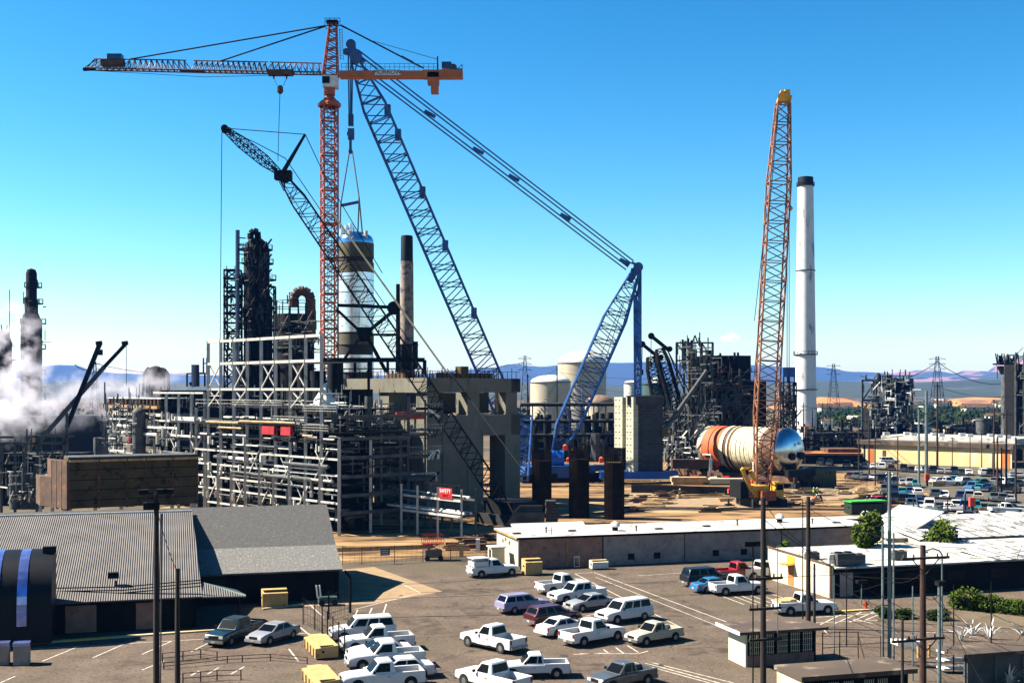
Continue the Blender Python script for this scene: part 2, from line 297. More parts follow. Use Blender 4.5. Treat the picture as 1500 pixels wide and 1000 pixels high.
# ------------------------------------------------------------------ ground, roads, hills
g = MB(); g.add([(-30000, -500, 0), (30000, -500, 0), (30000, 40000, 0), (-30000, 40000, 0)], [(0, 1, 2, 3)]); struct('ground', g, 'gravel')
def sheet(name, m, pts, z):
    mb = MB(); mb.add([(p[0], p[1], z) for p in pts], [tuple(range(len(pts)))]); return struct(name, mb, m)
sheet('parking_lot', 'asphalt', [(-90, 60), (90, 60), (80, 160), G(1150, 815).xy, G(900, 822).xy, G(715, 838).xy, G(640, 818).xy, G(500, 828).xy, (-60, 118)], 0.010)
sheet('construction_ground', 'dirt', [G(440, 822).xy, G(500, 824).xy, G(640, 815).xy, G(715, 812).xy, (10, 145), (60, 160), (68, 196), (92, 262), (60, 330), (-20, 330), (-60, 200), (-60, 150)], 0.006)
sheet('far_parking_lot', 'road', [(62, 158), (130, 150), (260, 300), (230, 375), (120, 395), (95, 290)], 0.010)
sheet('concrete_pad', 'concrete_pad', [G(500, 834).xy, G(548, 830).xy, G(648, 866).xy, G(545, 884).xy, G(440, 888).xy], 0.016)
lines = MB()
def line(a, b, w=0.13, z=0.02, mb=None):
    a, b = G(*a), G(*b); d = (b - a).normalized(); n = Vector((-d.y, d.x, 0)) * w / 2; zz = Z * z
    (mb or lines).add([a - n + zz, b - n + zz, b + n + zz, a + n + zz], [(0, 1, 2, 3)])
for a, b in [((62, 968), (116, 946)), ((136, 963), (186, 941)), ((208, 958), (253, 938)), ((280, 954), (308, 940)), ((0, 1000), (22, 990)), ((30, 951), (310, 935)), ((208, 981), (240, 968)), ((280, 989), (292, 982)),
             ((304, 987), (321, 977)), ((338, 987), (358, 976)), ((520, 892), (616, 868)), ((518, 906), (524, 893)), ((538, 905), (545, 890)), ((559, 906), (566, 884)), ((575, 848), (616, 868)), ((440, 872), (475, 905)),
             ((423, 950), (437, 968)), ((420, 928), (455, 927)), ((437, 916), (463, 938)), ((840, 958), (893, 956)), ((884, 951), (893, 957)), ((902, 948), (914, 957)), ((919, 945), (935, 955)), ((850, 957), (935, 957)), ((935, 957), (950, 953)),
             ((842, 840), (1000, 920)), ((842, 840), (868, 838)), ((870, 838), (1068, 912)), ((858, 902), (890, 894)), ((930, 970), (1040, 1000)), ((955, 970), (1075, 1000)),
             ((1058, 873), (1090, 885)), ((1072, 872), (1110, 886)), ((1085, 872), (1125, 887)), ((1098, 871), (1135, 885)), ((1110, 870), (1150, 884)), ((1126, 868), (1160, 880)), ((1190, 912), (1286, 908)), ((1200, 915), (1240, 896)), ((1222, 913), (1262, 896)),
             ((1245, 911), (1280, 896)), ((1262, 910), (1292, 898)), ((1200, 914), (1212, 928)), ((1250, 906), (1284, 914)), ((1190, 904), (1285, 898)), ((935, 843), (1010, 838)), ((1365, 926), (1400, 924)), ((1340, 925), (1365, 926))]:
    line(a, b)
for k in range(13):
    t = k / 13; line((872 + t * 190, 845 + t * 76), (896 + t * 190, 852 + t * 76 + 2), 0.10)
for k in range(9):
    t = k / 9; line((945 + t * 110, 971 + t * 30), (975 + t * 110, 978 + t * 30), 0.10)
struct('parking_markings', lines, 'paint_line')
seams = MB()
for a, b in [((500, 905), (735, 901)), ((480, 880), (725, 871)), ((560, 858), (760, 845)), ((620, 903), (860, 896)), ((760, 862), (1000, 850)), ((880, 880), (1045, 868)), ((610, 868), (740, 864)), ((650, 905), (700, 904)), ((1010, 872), (1060, 868))]:
    line(a, b, 0.20, 0.024, seams)
struct('tar_seams', seams, 'tar')
# kerb along the near shed
ka, kb = G(38, 944), G(345, 922)
struct('kerb', MB().obox(ka, kb - ka, W_ * 0.45, Z * 0.14), 'kerb')
ka, kb = G(385, 893), G(445, 886)
struct('kerb', MB().obox(ka, kb - ka, W_ * 0.4, Z * 0.14), 'kerb')
ka, kb = G(1215, 898), G(1292, 893)
struct('kerb', MB().obox(ka, kb - ka, W_ * 0.4, Z * 0.14), 'kerb')
ka, kb = G(1285, 912), G(1500, 920)
sheet('planting_bed', 'gravel', [G(1285, 910).xy, G(1500, 922).xy, G(1560, 880).xy, G(1290, 890).xy], 0.05)
# haul-road strips inside the site
for nm, pts in (('haul_road', [G(880, 750), G(1100, 745), G(1090, 722), G(900, 722)]), ('haul_road', [G(1150, 735), G(1300, 728), G(1300, 712), G(1160, 716)])):
    sheet(nm, 'concrete_pad', [p.xy for p in pts], 0.012)

def ridge(name, m, Y, prof, depth, rough, seed, nx=220, nd=8, z0=0.0):
    """hill range: prof = [(px, py), ...] skyline in the photo at distance Y; real slopes in front and behind"""
    mb = MB(); vs = []; xs = [prof[0][0] + (prof[-1][0] - prof[0][0]) * i / nx for i in range(nx + 1)]
    def hgt(px):
        for (a, ya), (b, yb) in zip(prof, prof[1:]):
            if a <= px <= b:
                t = (px - a) / (b - a); t = t * t * (3 - 2 * t); return H - (ya + (yb - ya) * t - HY) / F * Y
        return 0
    for j in range(nd + 1):
        t = j / nd; s = math.sin(math.pi * min(1, t) * 0.5) if t <= 0.7 else math.cos((t - 0.7) / 0.3 * math.pi / 2)
        s = (t / 0.7) ** 0.8 if t <= 0.7 else max(0.0, 1 - ((t - 0.7) / 0.3) ** 1.5)
        for px in xs:
            yy = Y + depth * (t - 0.7); x = (px - 750) / F * Y; h = hgt(px) - z0
            nz = noise.fractal(Vector((x / rough, yy / rough, seed)), 1.0, 2.1, 6)
            vs.append((x, yy, max(-5, z0 + h * s * (1 + 0.22 * nz * (1.15 - s * 0.7)) + (0 if s > 0 else -5))))
    n = nx + 1
    mb.add(vs, [(j * n + i, j * n + i + 1, (j + 1) * n + i + 1, (j + 1) * n + i) for j in range(nd) for i in range(nx)])
    return struct(name, mb, m, smooth=True)
ridge('mountains', 'hill_far', 10000, [(-500, 545), (0, 548), (60, 535), (100, 531), (130, 541), (180, 546), (250, 546), (400, 550), (600, 548), (720, 537), (745, 531), (790, 535), (860, 530), (905, 529), (960, 527), (1040, 534), (1100, 531), (1150, 537), (1190, 534), (1240, 541), (1300, 545), (1400, 548), (1700, 545), (2100, 545)], 3200, 1000, 3.1, nx=320)
ridge('mountains', 'hill_pink', 8500, [(1150, 568), (1240, 556), (1290, 548), (1335, 543), (1355, 540), (1375, 549), (1400, 546), (1425, 541), (1460, 542), (1485, 522), (1520, 518), (1600, 530), (1900, 550)], 2600, 600, 8.2)
ridge('hills', 'hill_green', 3200, [(-600, 566), (60, 560), (150, 556), (300, 560), (700, 562), (790, 558), (900, 563), (1100, 562), (1210, 556), (1290, 561), (1350, 558), (1420, 556), (1480, 553), (1560, 548), (2000, 552)], 1600, 350, 5.5)
ridge('golden_hills', 'grass_dry', 1250, [(1120, 598), (1180, 586), (1205, 580), (1228, 581), (1250, 592), (1300, 600)], 260, 120, 2.2, nx=60)
ridge('golden_hills', 'grass_dry', 1450, [(1380, 600), (1405, 583), (1440, 581), (1470, 583), (1500, 572), (1540, 566), (1620, 588)], 320, 140, 4.2, nx=60)

# ------------------------------------------------------------------ trees
def leaf_cloud(mb, c, rx, rz, n, size, seed):
    rnd = random.Random(seed); lobes = [(Vector((rnd.uniform(-.55, .55) * rx, rnd.uniform(-.55, .55) * rx, rnd.uniform(-.75, .7) * rz)), rnd.uniform(.35, .62)) for _ in range(14)]
    for k in range(n):
        lc, lr = lobes[k % 14]; d = Vector((rnd.gauss(0, 1), rnd.gauss(0, 1), rnd.gauss(0, 1))).normalized() * (rnd.random() ** 0.4) * lr
        p = c + lc + Vector((d.x * rx, d.y * rx, d.z * rz)); a = Vector((rnd.gauss(0, 1), rnd.gauss(0, 1), rnd.gauss(0, .6))).normalized(); b = a.orthogonal().normalized(); s = size * rnd.uniform(.6, 1.4)
        mb.add([p - a * s, p + b * s * .6, p + a * s, p - b * s * .6], [(0, 1, 2, 3)])
def tree(label, base, h, rx, seed, leaf='leaf', group=None, n=2600, cat='tree', name='tree', trunk=0.3):
    t = thing(name, label, cat, base, group); base = Vector(base); rnd = random.Random(seed)
    tr = MB(); top = base + Vector((0, 0, h * 0.55)); tr.tube(base, top, 0.05 * h, 8, 0.02 * h)
    for k in range(6):
        an = k * 1.05 + rnd.random(); st = base.lerp(top, 0.4 + 0.1 * k); tr.tube(st, st + Vector((math.cos(an) * rx * .6, math.sin(an) * rx * .6, h * .22)), 0.018 * h, 5, 0.006 * h)
    tr.build('trunk', 'bark', t)
    cr = MB(); lo = h * trunk; leaf_cloud(cr, base + Z * (lo + (h - lo) / 2), rx, (h - lo) / 2 * 1.05, n, 0.075 * math.sqrt(h) + 0.03, seed); cr.build('crown', leaf, t)
    return t
tree('bushy green tree at the right end of the long low building', G(1270, 0 + 843), 6.6, 1.9, 11, n=4200, trunk=0.12)
tree('conical green tree in front of the white ribbed roof', P(1383, 570, 133).xy.to_3d(), 6.0, 2.3, 12, n=4000, trunk=0.1)
tree('small pale green tree against the dark low building wall', P(1148, 570, 131).xy.to_3d(), 3.2, 0.9, 13, n=1200, trunk=0.3)
for i, (px, py, h, rx, lab) in enumerate([(1413, 893, 2.0, 1.5, 'tallest rounded green bush beside the shade-toned workshop wall'), (1448, 895, 1.7, 1.3, 'middle rounded green bush by the workshop wall'), (1474, 897, 1.2, 1.4, 'low green bush right of the middle one'),
                                          (1497, 900, 1.3, 1.5, 'green bush at the right edge of the photo'), (1296, 904, 0.9, 1.0, 'small dark shrub by the foot of the steel poles'), (1325, 906, 0.9, 1.0, 'small dark shrub right of the steel poles'), (1372, 907, 1.0, 1.3, 'brownish shrub behind the grey street lamp post')]):
    tree(lab, G(px, py), h, rx, 40 + i, 'leaf' if i < 4 else 'leaf_dark', 'bushes in the planting bed', 1500, 'bush', 'bush', 0.0)
wd = MB(); rnd = random.Random(4)
for k in range(900):
    px = rnd.uniform(1180, 1560) if k % 3 else rnd.uniform(-60, 1200); Y = rnd.uniform(620, 1180); c = P(px, 570, Y); c.z = 0; r = rnd.uniform(2.2, 5.2)
    for q in range(26):
        d = Vector((rnd.gauss(0, .5), rnd.gauss(0, .5), abs(rnd.gauss(0, .55)))) * r; p = c + d; a = Vector((rnd.gauss(0, 1), rnd.gauss(0, 1), rnd.gauss(0, 1))).normalized(); b = a.orthogonal().normalized(); s = r * .28
        wd.add([p - a * s, p + b * s, p + a * s, p - b * s], [(0, 1, 2, 3)])
tag(wd.build('woodland', 'leaf_dark'), 'dark belt of far trees below the hills', 'woodland', kind='stuff')

# ------------------------------------------------------------------ vehicles
SPEC = dict(
    pickup=dict(L=5.6, W=1.96, wb=(-1.75, 1.80), r=.38, belt=1.14, roof=1.88, bed=(-2.75, -.78), body=-.80, gx=(-.76, 1.00), gt=(-.60, .36), sw=[(.22, .86)]),
    crewpickup=dict(L=5.7, W=1.94, wb=(-1.75, 1.85), r=.38, belt=1.14, roof=1.84, bed=(-2.8, -1.25), body=-1.27, gx=(-1.25, 1.15), gt=(-1.1, .5), sw=[(.08, .44), (.49, .88)]),
    smallpickup=dict(L=4.9, W=1.76, wb=(-1.5, 1.6), r=.34, belt=1.02, roof=1.64, bed=(-2.4, -.70), body=-.72, gx=(-.68, .95), gt=(-.52, .35), sw=[(.1, .3), (.36, .86)]),
    suv=dict(L=5.2, W=1.98, wb=(-1.5, 1.6), r=.38, belt=1.15, roof=1.88, bed=None, body=-2.6, gx=(-2.5, 1.25), gt=(-2.28, .62), sw=[(.03, .34), (.38, .61), (.65, .90)]),
    wagon=dict(L=4.9, W=1.85, wb=(-1.4, 1.55), r=.35, belt=1.05, roof=1.66, bed=None, body=-2.45, gx=(-2.35, 1.15), gt=(-2.0, .4), sw=[(.05, .32), (.36, .60), (.64, .90)]),
    sedan=dict(L=4.8, W=1.80, wb=(-1.4, 1.45), r=.33, belt=.95, roof=1.42, bed=None, body=-2.4, gx=(-1.75, 1.10), gt=(-1.05, .25), sw=[(.12, .48), (.52, .88)]))
def loft(mb, st, W):
    n = 10; vs = []
    for x, zt, k, zb in st:
        h = W / 2 * k; half = [(h * .86, zb), (h, zb + .14), (h, (zb + zt) / 2 + .05), (h * .985, zt - .10), (h * .90, zt)]
        vs += [(x, y, z) for y, z in half] + [(x, -y, z) for y, z in reversed(half)]
    fs = []
    for k in range(len(st) - 1):
        for i in range(n):
            j = (i + 1) % n; fs.append((k * n + i, k * n + j, (k + 1) * n + j, (k + 1) * n + i))
    m = (len(st) - 1) * n; fs += [tuple(range(n))[::-1], tuple(m + i for i in range(n))]
    mb.add(vs, fs)
def vehicle_parts(kind, roofcol=None):
    s = SPEC[kind]; L, W, b = s['L'], s['W'], s['belt']; hw = W / 2; f = L / 2; out = {}
    body = MB()
    if kind == 'sedan': st = [(-f, .78, .86, .34), (-f + .12, .93, .95, .24), (-1.75, .97, 1, .20), (0, .97, 1, .20), (1.1, .96, 1, .20), (1.9, .85, .97, .22), (f - .12, .72, .90, .26), (f, .60, .80, .36)]
    else: st = [(s['body'], b, .98, .34), (s['body'] + .1, b + .01, 1, .30), (0, b + .01, 1, .28), (s['gx'][1], b, 1, .30), (f - .55, b - .08, .98, .32), (f - .1, b - .16, .93, .36), (f, b - .30, .88, .42)]
    loft(body, st, W)
    if s['bed']:
        x0, x1 = s['bed']; zt = b + .02
        for sg in (-1, 1): body.obox((x0, sg * (hw - .10) - .09, .36), (x1 - x0 + .04, 0, 0), (0, .18, 0), (0, 0, zt - .36))
        body.obox((x0, -hw + .2, .36), (.09, 0, 0), (0, W - .4, 0), (0, 0, zt - .38)); body.obox((x0 + .09, -hw + .19, .62), (x1 - x0 - .1, 0, 0), (0, W - .38, 0), (0, 0, .06))
        liner = MB().obox((x0 + .10, -hw + .2, .681), (x1 - x0 - .12, 0, 0), (0, W - .4, 0), (0, 0, .012)); out['bed_liner'] = (liner, 'p_grey')
    out['body'] = (body, 'PAINT')
    zr = s['roof']; (a0, a1), (c0, c1) = s['gx'], s['gt']; wb_, wt = hw * .90, hw * .76
    B = [Vector((a0, wb_, b - .03)), Vector((a1, wb_, b - .03)), Vector((a1, -wb_, b - .03)), Vector((a0, -wb_, b - .03))]
    T = [Vector((c0, wt, zr - .05)), Vector((c1, wt, zr - .05)), Vector((c1, -wt, zr - .05)), Vector((c0, -wt, zr - .05))]
    T2 = [Vector((c0 + .12, wt * .86, zr)), Vector((c1 - .12, wt * .86, zr)), Vector((c1 - .12, -wt * .86, zr)), Vector((c0 + .12, -wt * .86, zr))]
    cab = MB(); cab.add(B + T + T2, [(0, 1, 5, 4)[::-1], (1, 2, 6, 5)[::-1], (2, 3, 7, 6)[::-1], (3, 0, 4, 7)[::-1]] + [(4 + i, 4 + (i + 1) % 4, 8 + (i + 1) % 4, 8 + i)[::-1] for i in range(4)] + [(8, 9, 10, 11)])
    out['cab'] = (cab, 'PAINT')
    def pane(b0, b1, t0, t1, u0, u1, v0=.14, v1=.90):
        q = lambda u, v: (b0.lerp(b1, u)).lerp(t0.lerp(t1, u), v)
        pts = [q(u0, v0), q(u1, v0), q(u1, v1), q(u0, v1)]; nr = (pts[1] - pts[0]).cross(pts[3] - pts[0]).normalized()
        if nr.dot(pts[0] - Vector((0, 0, pts[0].z))) < 0: nr = -nr
        p = [x + nr * .012 for x in pts]; return MB().add(p, [(0, 1, 2, 3)])
    win = []
    for u0, u1 in s['sw']:
        win.append(('side_window', pane(B[0], B[1], T[0], T[1], u0, u1))); win.append(('side_window', pane(B[3], B[2], T[3], T[2], u0, u1)))
    win.append(('windshield', pane(B[1], B[2], T[1], T[2], .06, .94, .08))); win.append(('rear_window', pane(B[3], B[0], T[3], T[0], .08, .92, .18)))
    out['win'] = win
    whl = []; r = s['r']
    for x in s['wb']:
        for sg in (-1, 1):
            y = sg * (hw - .10); a = MB().tube((x, sg * (hw + .004), r + .03), (x, sg * (hw - .02), r + .03), r + .075, 16)
            tyre = MB().tube((x, y - .11, r), (x, y + .125 * 1, r), r, 20) if sg > 0 else MB().tube((x, y - .125, r), (x, y + .11, r), r, 20)
            ry = sg * (hw + .03); rim = MB().tube((x, ry - sg * .03, r), (x, ry, r), r * .62, 14, r * .5)
            whl.append((a, tyre, rim))
    out['wheels'] = whl
    zl = b - .32 if kind != 'sedan' else .64
    out['lights'] = [('headlight', MB().box((f - .035, sg * hw * .66, zl), (.09, .34, .18)), 'lamp_glass') for sg in (-1, 1)] + \
                    [('tail_light', MB().box(((s['bed'][0] if s['bed'] else -f + .05) - .0, sg * hw * .86, zl + .12), (.07, .16, .30), ), 'tail') for sg in (-1, 1)]
    bx = s['bed'][0] if s['bed'] else -f + .02
    out['bump'] = [('bumper', MB().box((f + .02, 0, .46 if kind != 'sedan' else .42), (.16, W * .90, .20)), 'chrome' if kind != 'sedan' else 'PAINT'), ('bumper', MB().box((bx - .06, 0, .48 if kind != 'sedan' else .44), (.16, W * .92, .20)), 'chrome' if kind != 'sedan' else 'PAINT'),
                   ('grille', MB().box((f - .01, 0, zl), (.05, W * .42, .20)), 'black')]
    mir = [('mirror', MB().box((s['gx'][1] - .28, sg * (hw + .10), b + .12), (.12, .20, .17)), 'black') for sg in (-1, 1)]
    drs = []
    for u0, u1 in s['sw']:
        xa = a0 + (a1 - a0) * u0 - .03; xb = a0 + (a1 - a0) * u1 + .03
        if xb - xa < .5: continue
        for sg in (-1, 1):
            drs.append((MB().box(((xa + xb) / 2, sg * (hw + .002), .42 + (b - .16 - .42) / 2), (xb - xa, .02, b - .16 - .42)), MB().box((xa + .14, sg * (hw + .02), b - .22), (.14, .03, .03))))
    out['mirrors'] = mir; out['doors'] = drs
    return out
PROTO = {}
def make_vehicle(kind, paint, far):
    key = (kind, paint, far); d = vehicle_parts(kind)
    if far:
        mb = MB(); mats = [paint, 'glass', 'tyre', 'rim', 'chrome']
        def put(m, i):
            o = len(mb.v); mb.v += m.v; mb.f += [tuple(k + o for k in f) for f in m.f]; mb.m += [i] * len(m.f)
        put(d['body'][0], 0); put(d['cab'][0], 0)
        for _, m in d['win']: put(m, 1)
        for a, t, r in d['wheels']: put(t, 2); put(r, 3); put(a, 2)
        for _, m, c in d['bump']: put(m, 4)
        return mb.build('parked_car' if 'pickup' not in kind else 'pickup_truck', mats, None)
    root = thing({'pickup': 'pickup_truck', 'crewpickup': 'pickup_truck', 'smallpickup': 'pickup_truck', 'suv': 'suv', 'wagon': 'estate_car', 'sedan': 'sedan_car'}[kind], None, None)
    bo = d['body'][0].build('body', paint, root, smooth=True); cb_ = d['cab'][0].build('cab', paint, root, smooth=True)
    for o_ in (bo, cb_): bv = o_.modifiers.new('bevel', 'BEVEL'); bv.width = .045; bv.segments = 2; bv.limit_method = 'ANGLE'; bv.angle_limit = R(28)
    if 'bed_liner' in d: d['bed_liner'][0].build('bed_liner', 'p_grey', root)
    sp_ = SPEC[kind]; bx_ = sp_['bed'][0] if sp_['bed'] else -sp_['L'] / 2 + .02
    MB().box((bx_ - .145, 0, .50), (.02, .34, .16)).build('number_plate', 'p_cream', root); MB().box((sp_['L'] / 2 + .105, 0, .46), (.02, .34, .14)).build('number_plate', 'p_cream', root)
    for sg in (-1, 1): MB().box((.1, sg * (sp_['W'] / 2 + .006), .36), (sp_['wb'][1] - sp_['wb'][0] - .9, .03, .12)).build('side_sill', 'black', root)
    for nm, m in d['win']: m.build(nm, 'glass', root)
    for a, t, r in d['wheels']:
        wv = t.build('wheel', 'tyre', root, smooth=True); r.build('rim', 'rim', wv); a.build('wheel_well_shade', 'black', root)  # black disc stands in for the shade inside the wheel well
    for grp in ('lights', 'bump', 'mirrors'):
        for nm, m, c in d[grp]: m.build(nm, paint if c == 'PAINT' else c, root)
    for dm, hm in d['doors']:
        do = dm.build('door', paint, root); hm.build('handle', 'black', do)
    return root
def vehicle(kind, paint, pos, head, label, group='vehicles parked in the near lot', far=False, cat=None):
    key = (kind, paint, far)
    if key not in PROTO: PROTO[key] = make_vehicle(kind, paint, far); o = PROTO[key]
    else: o = copy_tree(PROTO[key])
    o.location = Vector(pos) + Z * 0.012; o.rotation_euler = (0, 0, R(head))
    return tag(o, label, cat or ('pickup' if 'pickup' in kind else 'car'), group)
NEAR = [
    ('pickup', 'p_white', (722, 949), 136, 'white pickup alone in the open aisle with its tailgate toward the right'),
    ('pickup', 'p_white', (868, 940), 38, 'white pickup with a long bed nosed away beside the small old pickup'),
    ('sedan', 'p_white', (826, 928), 38, 'white sedan squeezed between the maroon car and a white pickup'),
    ('wagon', 'p_maroon', (810, 913), 34, 'dark maroon estate car with red tail lights'),
    ('wagon', 'p_violet_shade', (766, 895), 30, 'white wagon with violet shade in its paint, behind and left of the maroon car'),
    ('pickup', 'p_white', (825, 867), 30, 'white pickup farthest back in the middle cluster'),
    ('crewpickup', 'p_white', (845, 880), 212, 'white crew cab pickup facing the camera in the middle cluster'),
    ('sedan', 'p_silver', (864, 892), 212, 'silver blue sedan between the crew cab pickup and the white suv'),
    ('suv', 'p_white', (914, 909), 216, 'long white suv with dark windows at the right of the middle cluster'),
    ('smallpickup', 'p_cream', (958, 940), 216, 'small old cream pickup casting a long shadow right'),
    ('pickup', 'p_white', (722, 843), 25, 'white pickup with a raised ladder rack by the yellow bin'),
    ('suv', 'p_black', (1035, 857), 20, 'black suv first in the row by the low building'),
    ('sedan', 'p_blue', (1048, 866), 20, 'light blue sedan beside the black suv'),
    ('pickup', 'p_white', (1080, 869), 17, 'white pickup by the cream gable wall'),
    ('pickup', 'p_red', (1082, 848), 20, 'red pickup behind the black suv'),
    ('pickup', 'p_white', (1118, 846), 20, 'white pickup half hidden behind the wooden pole'),
    ('pickup', 'p_white', (1178, 898), 12, 'white pickup with a laden bed under the cream gable wall'),
    ('crewpickup', 'p_green', (343, 938), 250, 'dark green pickup in front of the shadowed shed wall'),
    ('sedan', 'p_silver', (400, 938), 242, 'silver sedan beside the dark green pickup'),
    ('suv', 'p_white', (531, 936), 196, 'white suv behind the wire gate nearest the yellow skip'),
    ('pickup', 'p_white', (552, 951), 197, 'white pickup second in the tight row below the white suv'),
    ('sedan', 'p_white', (556, 964), 197, 'white sedan third in the tight row below the white suv'),
    ('pickup', 'p_white', (564, 976), 197, 'white pickup fourth in the tight row below the white suv'),
    ('sedan', 'p_white', (585, 992), 197, 'white sedan fifth in the tight row at the bottom edge'),
    ('pickup', 'p_white', (560, 1006), 197, 'white pickup cut by the bottom edge right of the yellow skip'),
    ('pickup', 'p_white', (722, 1008), 136, 'white pickup cut by the bottom edge in the open aisle'),
    ('smallpickup', 'p_white', (782, 990), 185, 'small white pickup seen near the bottom edge with its nose left'),
    ('smallpickup', 'p_grey', (912, 1004), 216, 'small grey pickup cut by the bottom edge')]
for k, c, pp, hd, lb in NEAR: vehicle(k, c, G(*pp), hd, lb)
# ladder rack belonging to the utility pickup
c0 = G(722, 843); hd = R(25); ax = Vector((math.cos(hd), math.sin(hd), 0)); ay = Vector((-math.sin(hd), math.cos(hd), 0))
rk = MB()
for i in (-2.5, -.9):
    for sg in (-.85, .85): rk.bar(c0 + ax * i + ay * sg + Z * 1.18, c0 + ax * i + ay * sg + Z * 2.02, .07)
rk.box(c0 - ax * 1.7 + Z * 1.75, (1.6, .05, .3), (ax, ay)).box(c0 - ax * 1.7 + Z * 1.45, (1.7, 1.62, .5), (ax, ay)); rk.box(c0 - ax * 1.7 + Z * 2.06, (1.9, 1.8, .08), (ax, ay)); tag(rk.build('roof_rack', 'p_white'), 'white flat rack standing over the bed of the pickup by the yellow bin', 'rack')
# tool box in the laden pickup
c0 = G(1178, 898); hd = R(12); ax = Vector((math.cos(hd), math.sin(hd), 0)); ay = Vector((-math.sin(hd), math.cos(hd), 0))
tb = MB().box(c0 - ax * 1.8 + Z * 1.22, (1.5, 1.5, .18), (ax, ay)); tb.box(c0 - ax * 1.3 + Z * 1.36, (.6, 1.3, .1), (ax, ay)); tag(tb.build('timber_load', 'timber'), 'sawn timber boards lying in the pickup bed', 'timber')

# far parking rows: (row name, px from, px to, py from, py to, count, heading)
rows = [('row left of the yellow shed', 1196, 1312, 680, 689, 9, 70), ('row along the yellow shed wall', 1322, 1482, 678, 681, 15, 80), ('short row by the far poles', 1286, 1348, 706, 714, 6, 75), ('long row below the yellow shed', 1318, 1498, 690, 700, 17, 75),
        ('slanted row behind the broadside pickup', 1368, 1498, 708, 712, 10, 30), ('short row behind the green cover', 1306, 1352, 735, 740, 4, 75), ('first row beyond the dirt road', 1352, 1498, 728, 736, 12, 72), ('second row beyond the dirt road', 1330, 1500, 745, 752, 13, 72),
        ('third row beyond the dirt road', 1316, 1500, 758, 765, 13, 70), ('second short row by the far poles', 1292, 1350, 722, 727, 5, 75), ('last row above the ribbed roof', 1400, 1500, 766, 768, 8, 70), ('lane row left of the yellow shed', 1240, 1320, 700, 706, 7, 60), ('row in the right corner aisle', 1420, 1500, 718, 722, 7, 50), ('row before the white ribbed roof', 1318, 1440, 771, 775, 7, 20)]
ordn = ['first', 'second', 'third', 'fourth', 'fifth', 'sixth', 'seventh', 'eighth', 'ninth', 'tenth', 'eleventh', 'twelfth', 'thirteenth', 'fourteenth', 'fifteenth', 'sixteenth', 'seventeenth']
rnd = random.Random(21); cols = ['p_white'] * 7 + ['p_silver'] * 6 + ['p_black'] * 6 + ['p_grey'] * 5 + ['p_navy', 'p_navy', 'p_blue', 'p_maroon', 'p_teal', 'p_cream', 'p_green']
for rn, xa, xb, ya, yb, n, hd in rows:
    cnt = 0
    for i in range(n):
        if rnd.random() < 0.08: continue
        cnt += 1
        t = (i + .5) / n; k = rnd.choice(['sedan', 'sedan', 'sedan', 'suv', 'wagon', 'pickup', 'smallpickup']); c = rnd.choice(cols)
        kk = {'suv': 'suv', 'wagon': 'estate car', 'sedan': 'sedan', 'pickup': 'pickup', 'smallpickup': 'small pickup'}[k]
        vehicle(k, c, G(xa + (xb - xa) * t + rnd.uniform(-1, 1), ya + (yb - ya) * t), hd + rnd.uniform(-4, 4) + (180 if rnd.random() < .4 else 0), '%s %s, %s from left in the %s' % (c[2:], kk, ordn[cnt - 1], rn), 'cars in the far parking lot', far=True)
for px, py, k, c, hd, lb in [(1302, 679, 'suv', 'p_white', 5, 'white van-like suv alone on the road left of the yellow shed'), (1184, 693, 'sedan', 'p_navy', 10, 'blue grey sedan right of the vessel transporter'), (1388, 711, 'pickup', 'p_white', 0, 'white pickup parked broadside beside the red barrier'),
                             (1475, 753, 'pickup', 'p_white', 0, 'white pickup parked broadside beside the yellow bollard'), (1290, 738, 'sedan', 'p_red', 15, 'red car at the edge of the dirt by the tall thin pole'),
                             (1396, 634, 'suv', 'p_white', 0, 'white box van beyond the yellow shed roof'), (800, 618, 'suv', 'p_white', 0, 'white vehicle beyond the blue crane foot')]:
    vehicle(k, c, G(px, py), hd, lb, 'cars in the far parking lot', far=True)
for i, (px, py) in enumerate([(856, 640), (868, 642), (880, 641), (893, 643), (906, 640), (884, 652), (900, 655)]):
    vehicle('sedan' if i % 2 else 'pickup', ['p_white', 'p_black', 'p_silver'][i % 3], G(px, py), 20 + 30 * i, '%s car of the small group behind the pale ballast towers' % ordn[i], 'cars behind the ballast towers', far=True)

# ------------------------------------------------------------------ near shed with ribbed lean-to
RG = Vector((-19.4, 125, 0))
def SH(t, d, z): return RG - U * t - W_ * d + Z * z
sh = thing('metal_shed', 'long grey metal shed with a ribbed lower roof at bottom left', 'shed', SH(20, 10, 0))
def slab(mb, a, b, c, d, th=0.12):
    n = (b - a).cross(d - a).normalized(); n = n if n.z > 0 else -n
    mb.add([a, b, c, d, a - n * th, b - n * th, c - n * th, d - n * th], [(0, 1, 2, 3), (7, 6, 5, 4), (0, 4, 5, 1), (1, 5, 6, 2), (2, 6, 7, 3), (3, 7, 4, 0)])
r1 = MB(); slab(r1, SH(0, 0, 8), SH(60, 0, 8), SH(60, 7, 4.65), SH(0, 7, 4.65)); slab(r1, SH(60, 0, 8.0), SH(0, 0, 8.0), SH(0, -8, 4.2), SH(60, -8, 4.2))
r1.build('roof', 'roof_grey', sh); r1 = MB(); slab(r1, SH(0, 7.0, 4.655), SH(60, 7.0, 4.655), SH(60, 12.2, 2.95), SH(0, 12.2, 2.95)); r1.build('lower_roof', 'roof_low', sh)
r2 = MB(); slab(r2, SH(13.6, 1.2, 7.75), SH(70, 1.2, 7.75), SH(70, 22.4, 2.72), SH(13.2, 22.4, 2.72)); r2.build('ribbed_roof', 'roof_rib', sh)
MB().bar(SH(13.6, 1.2, 7.80), SH(70, 1.2, 7.80), .16).build('ridge_cap', 'pipe_white', sh)
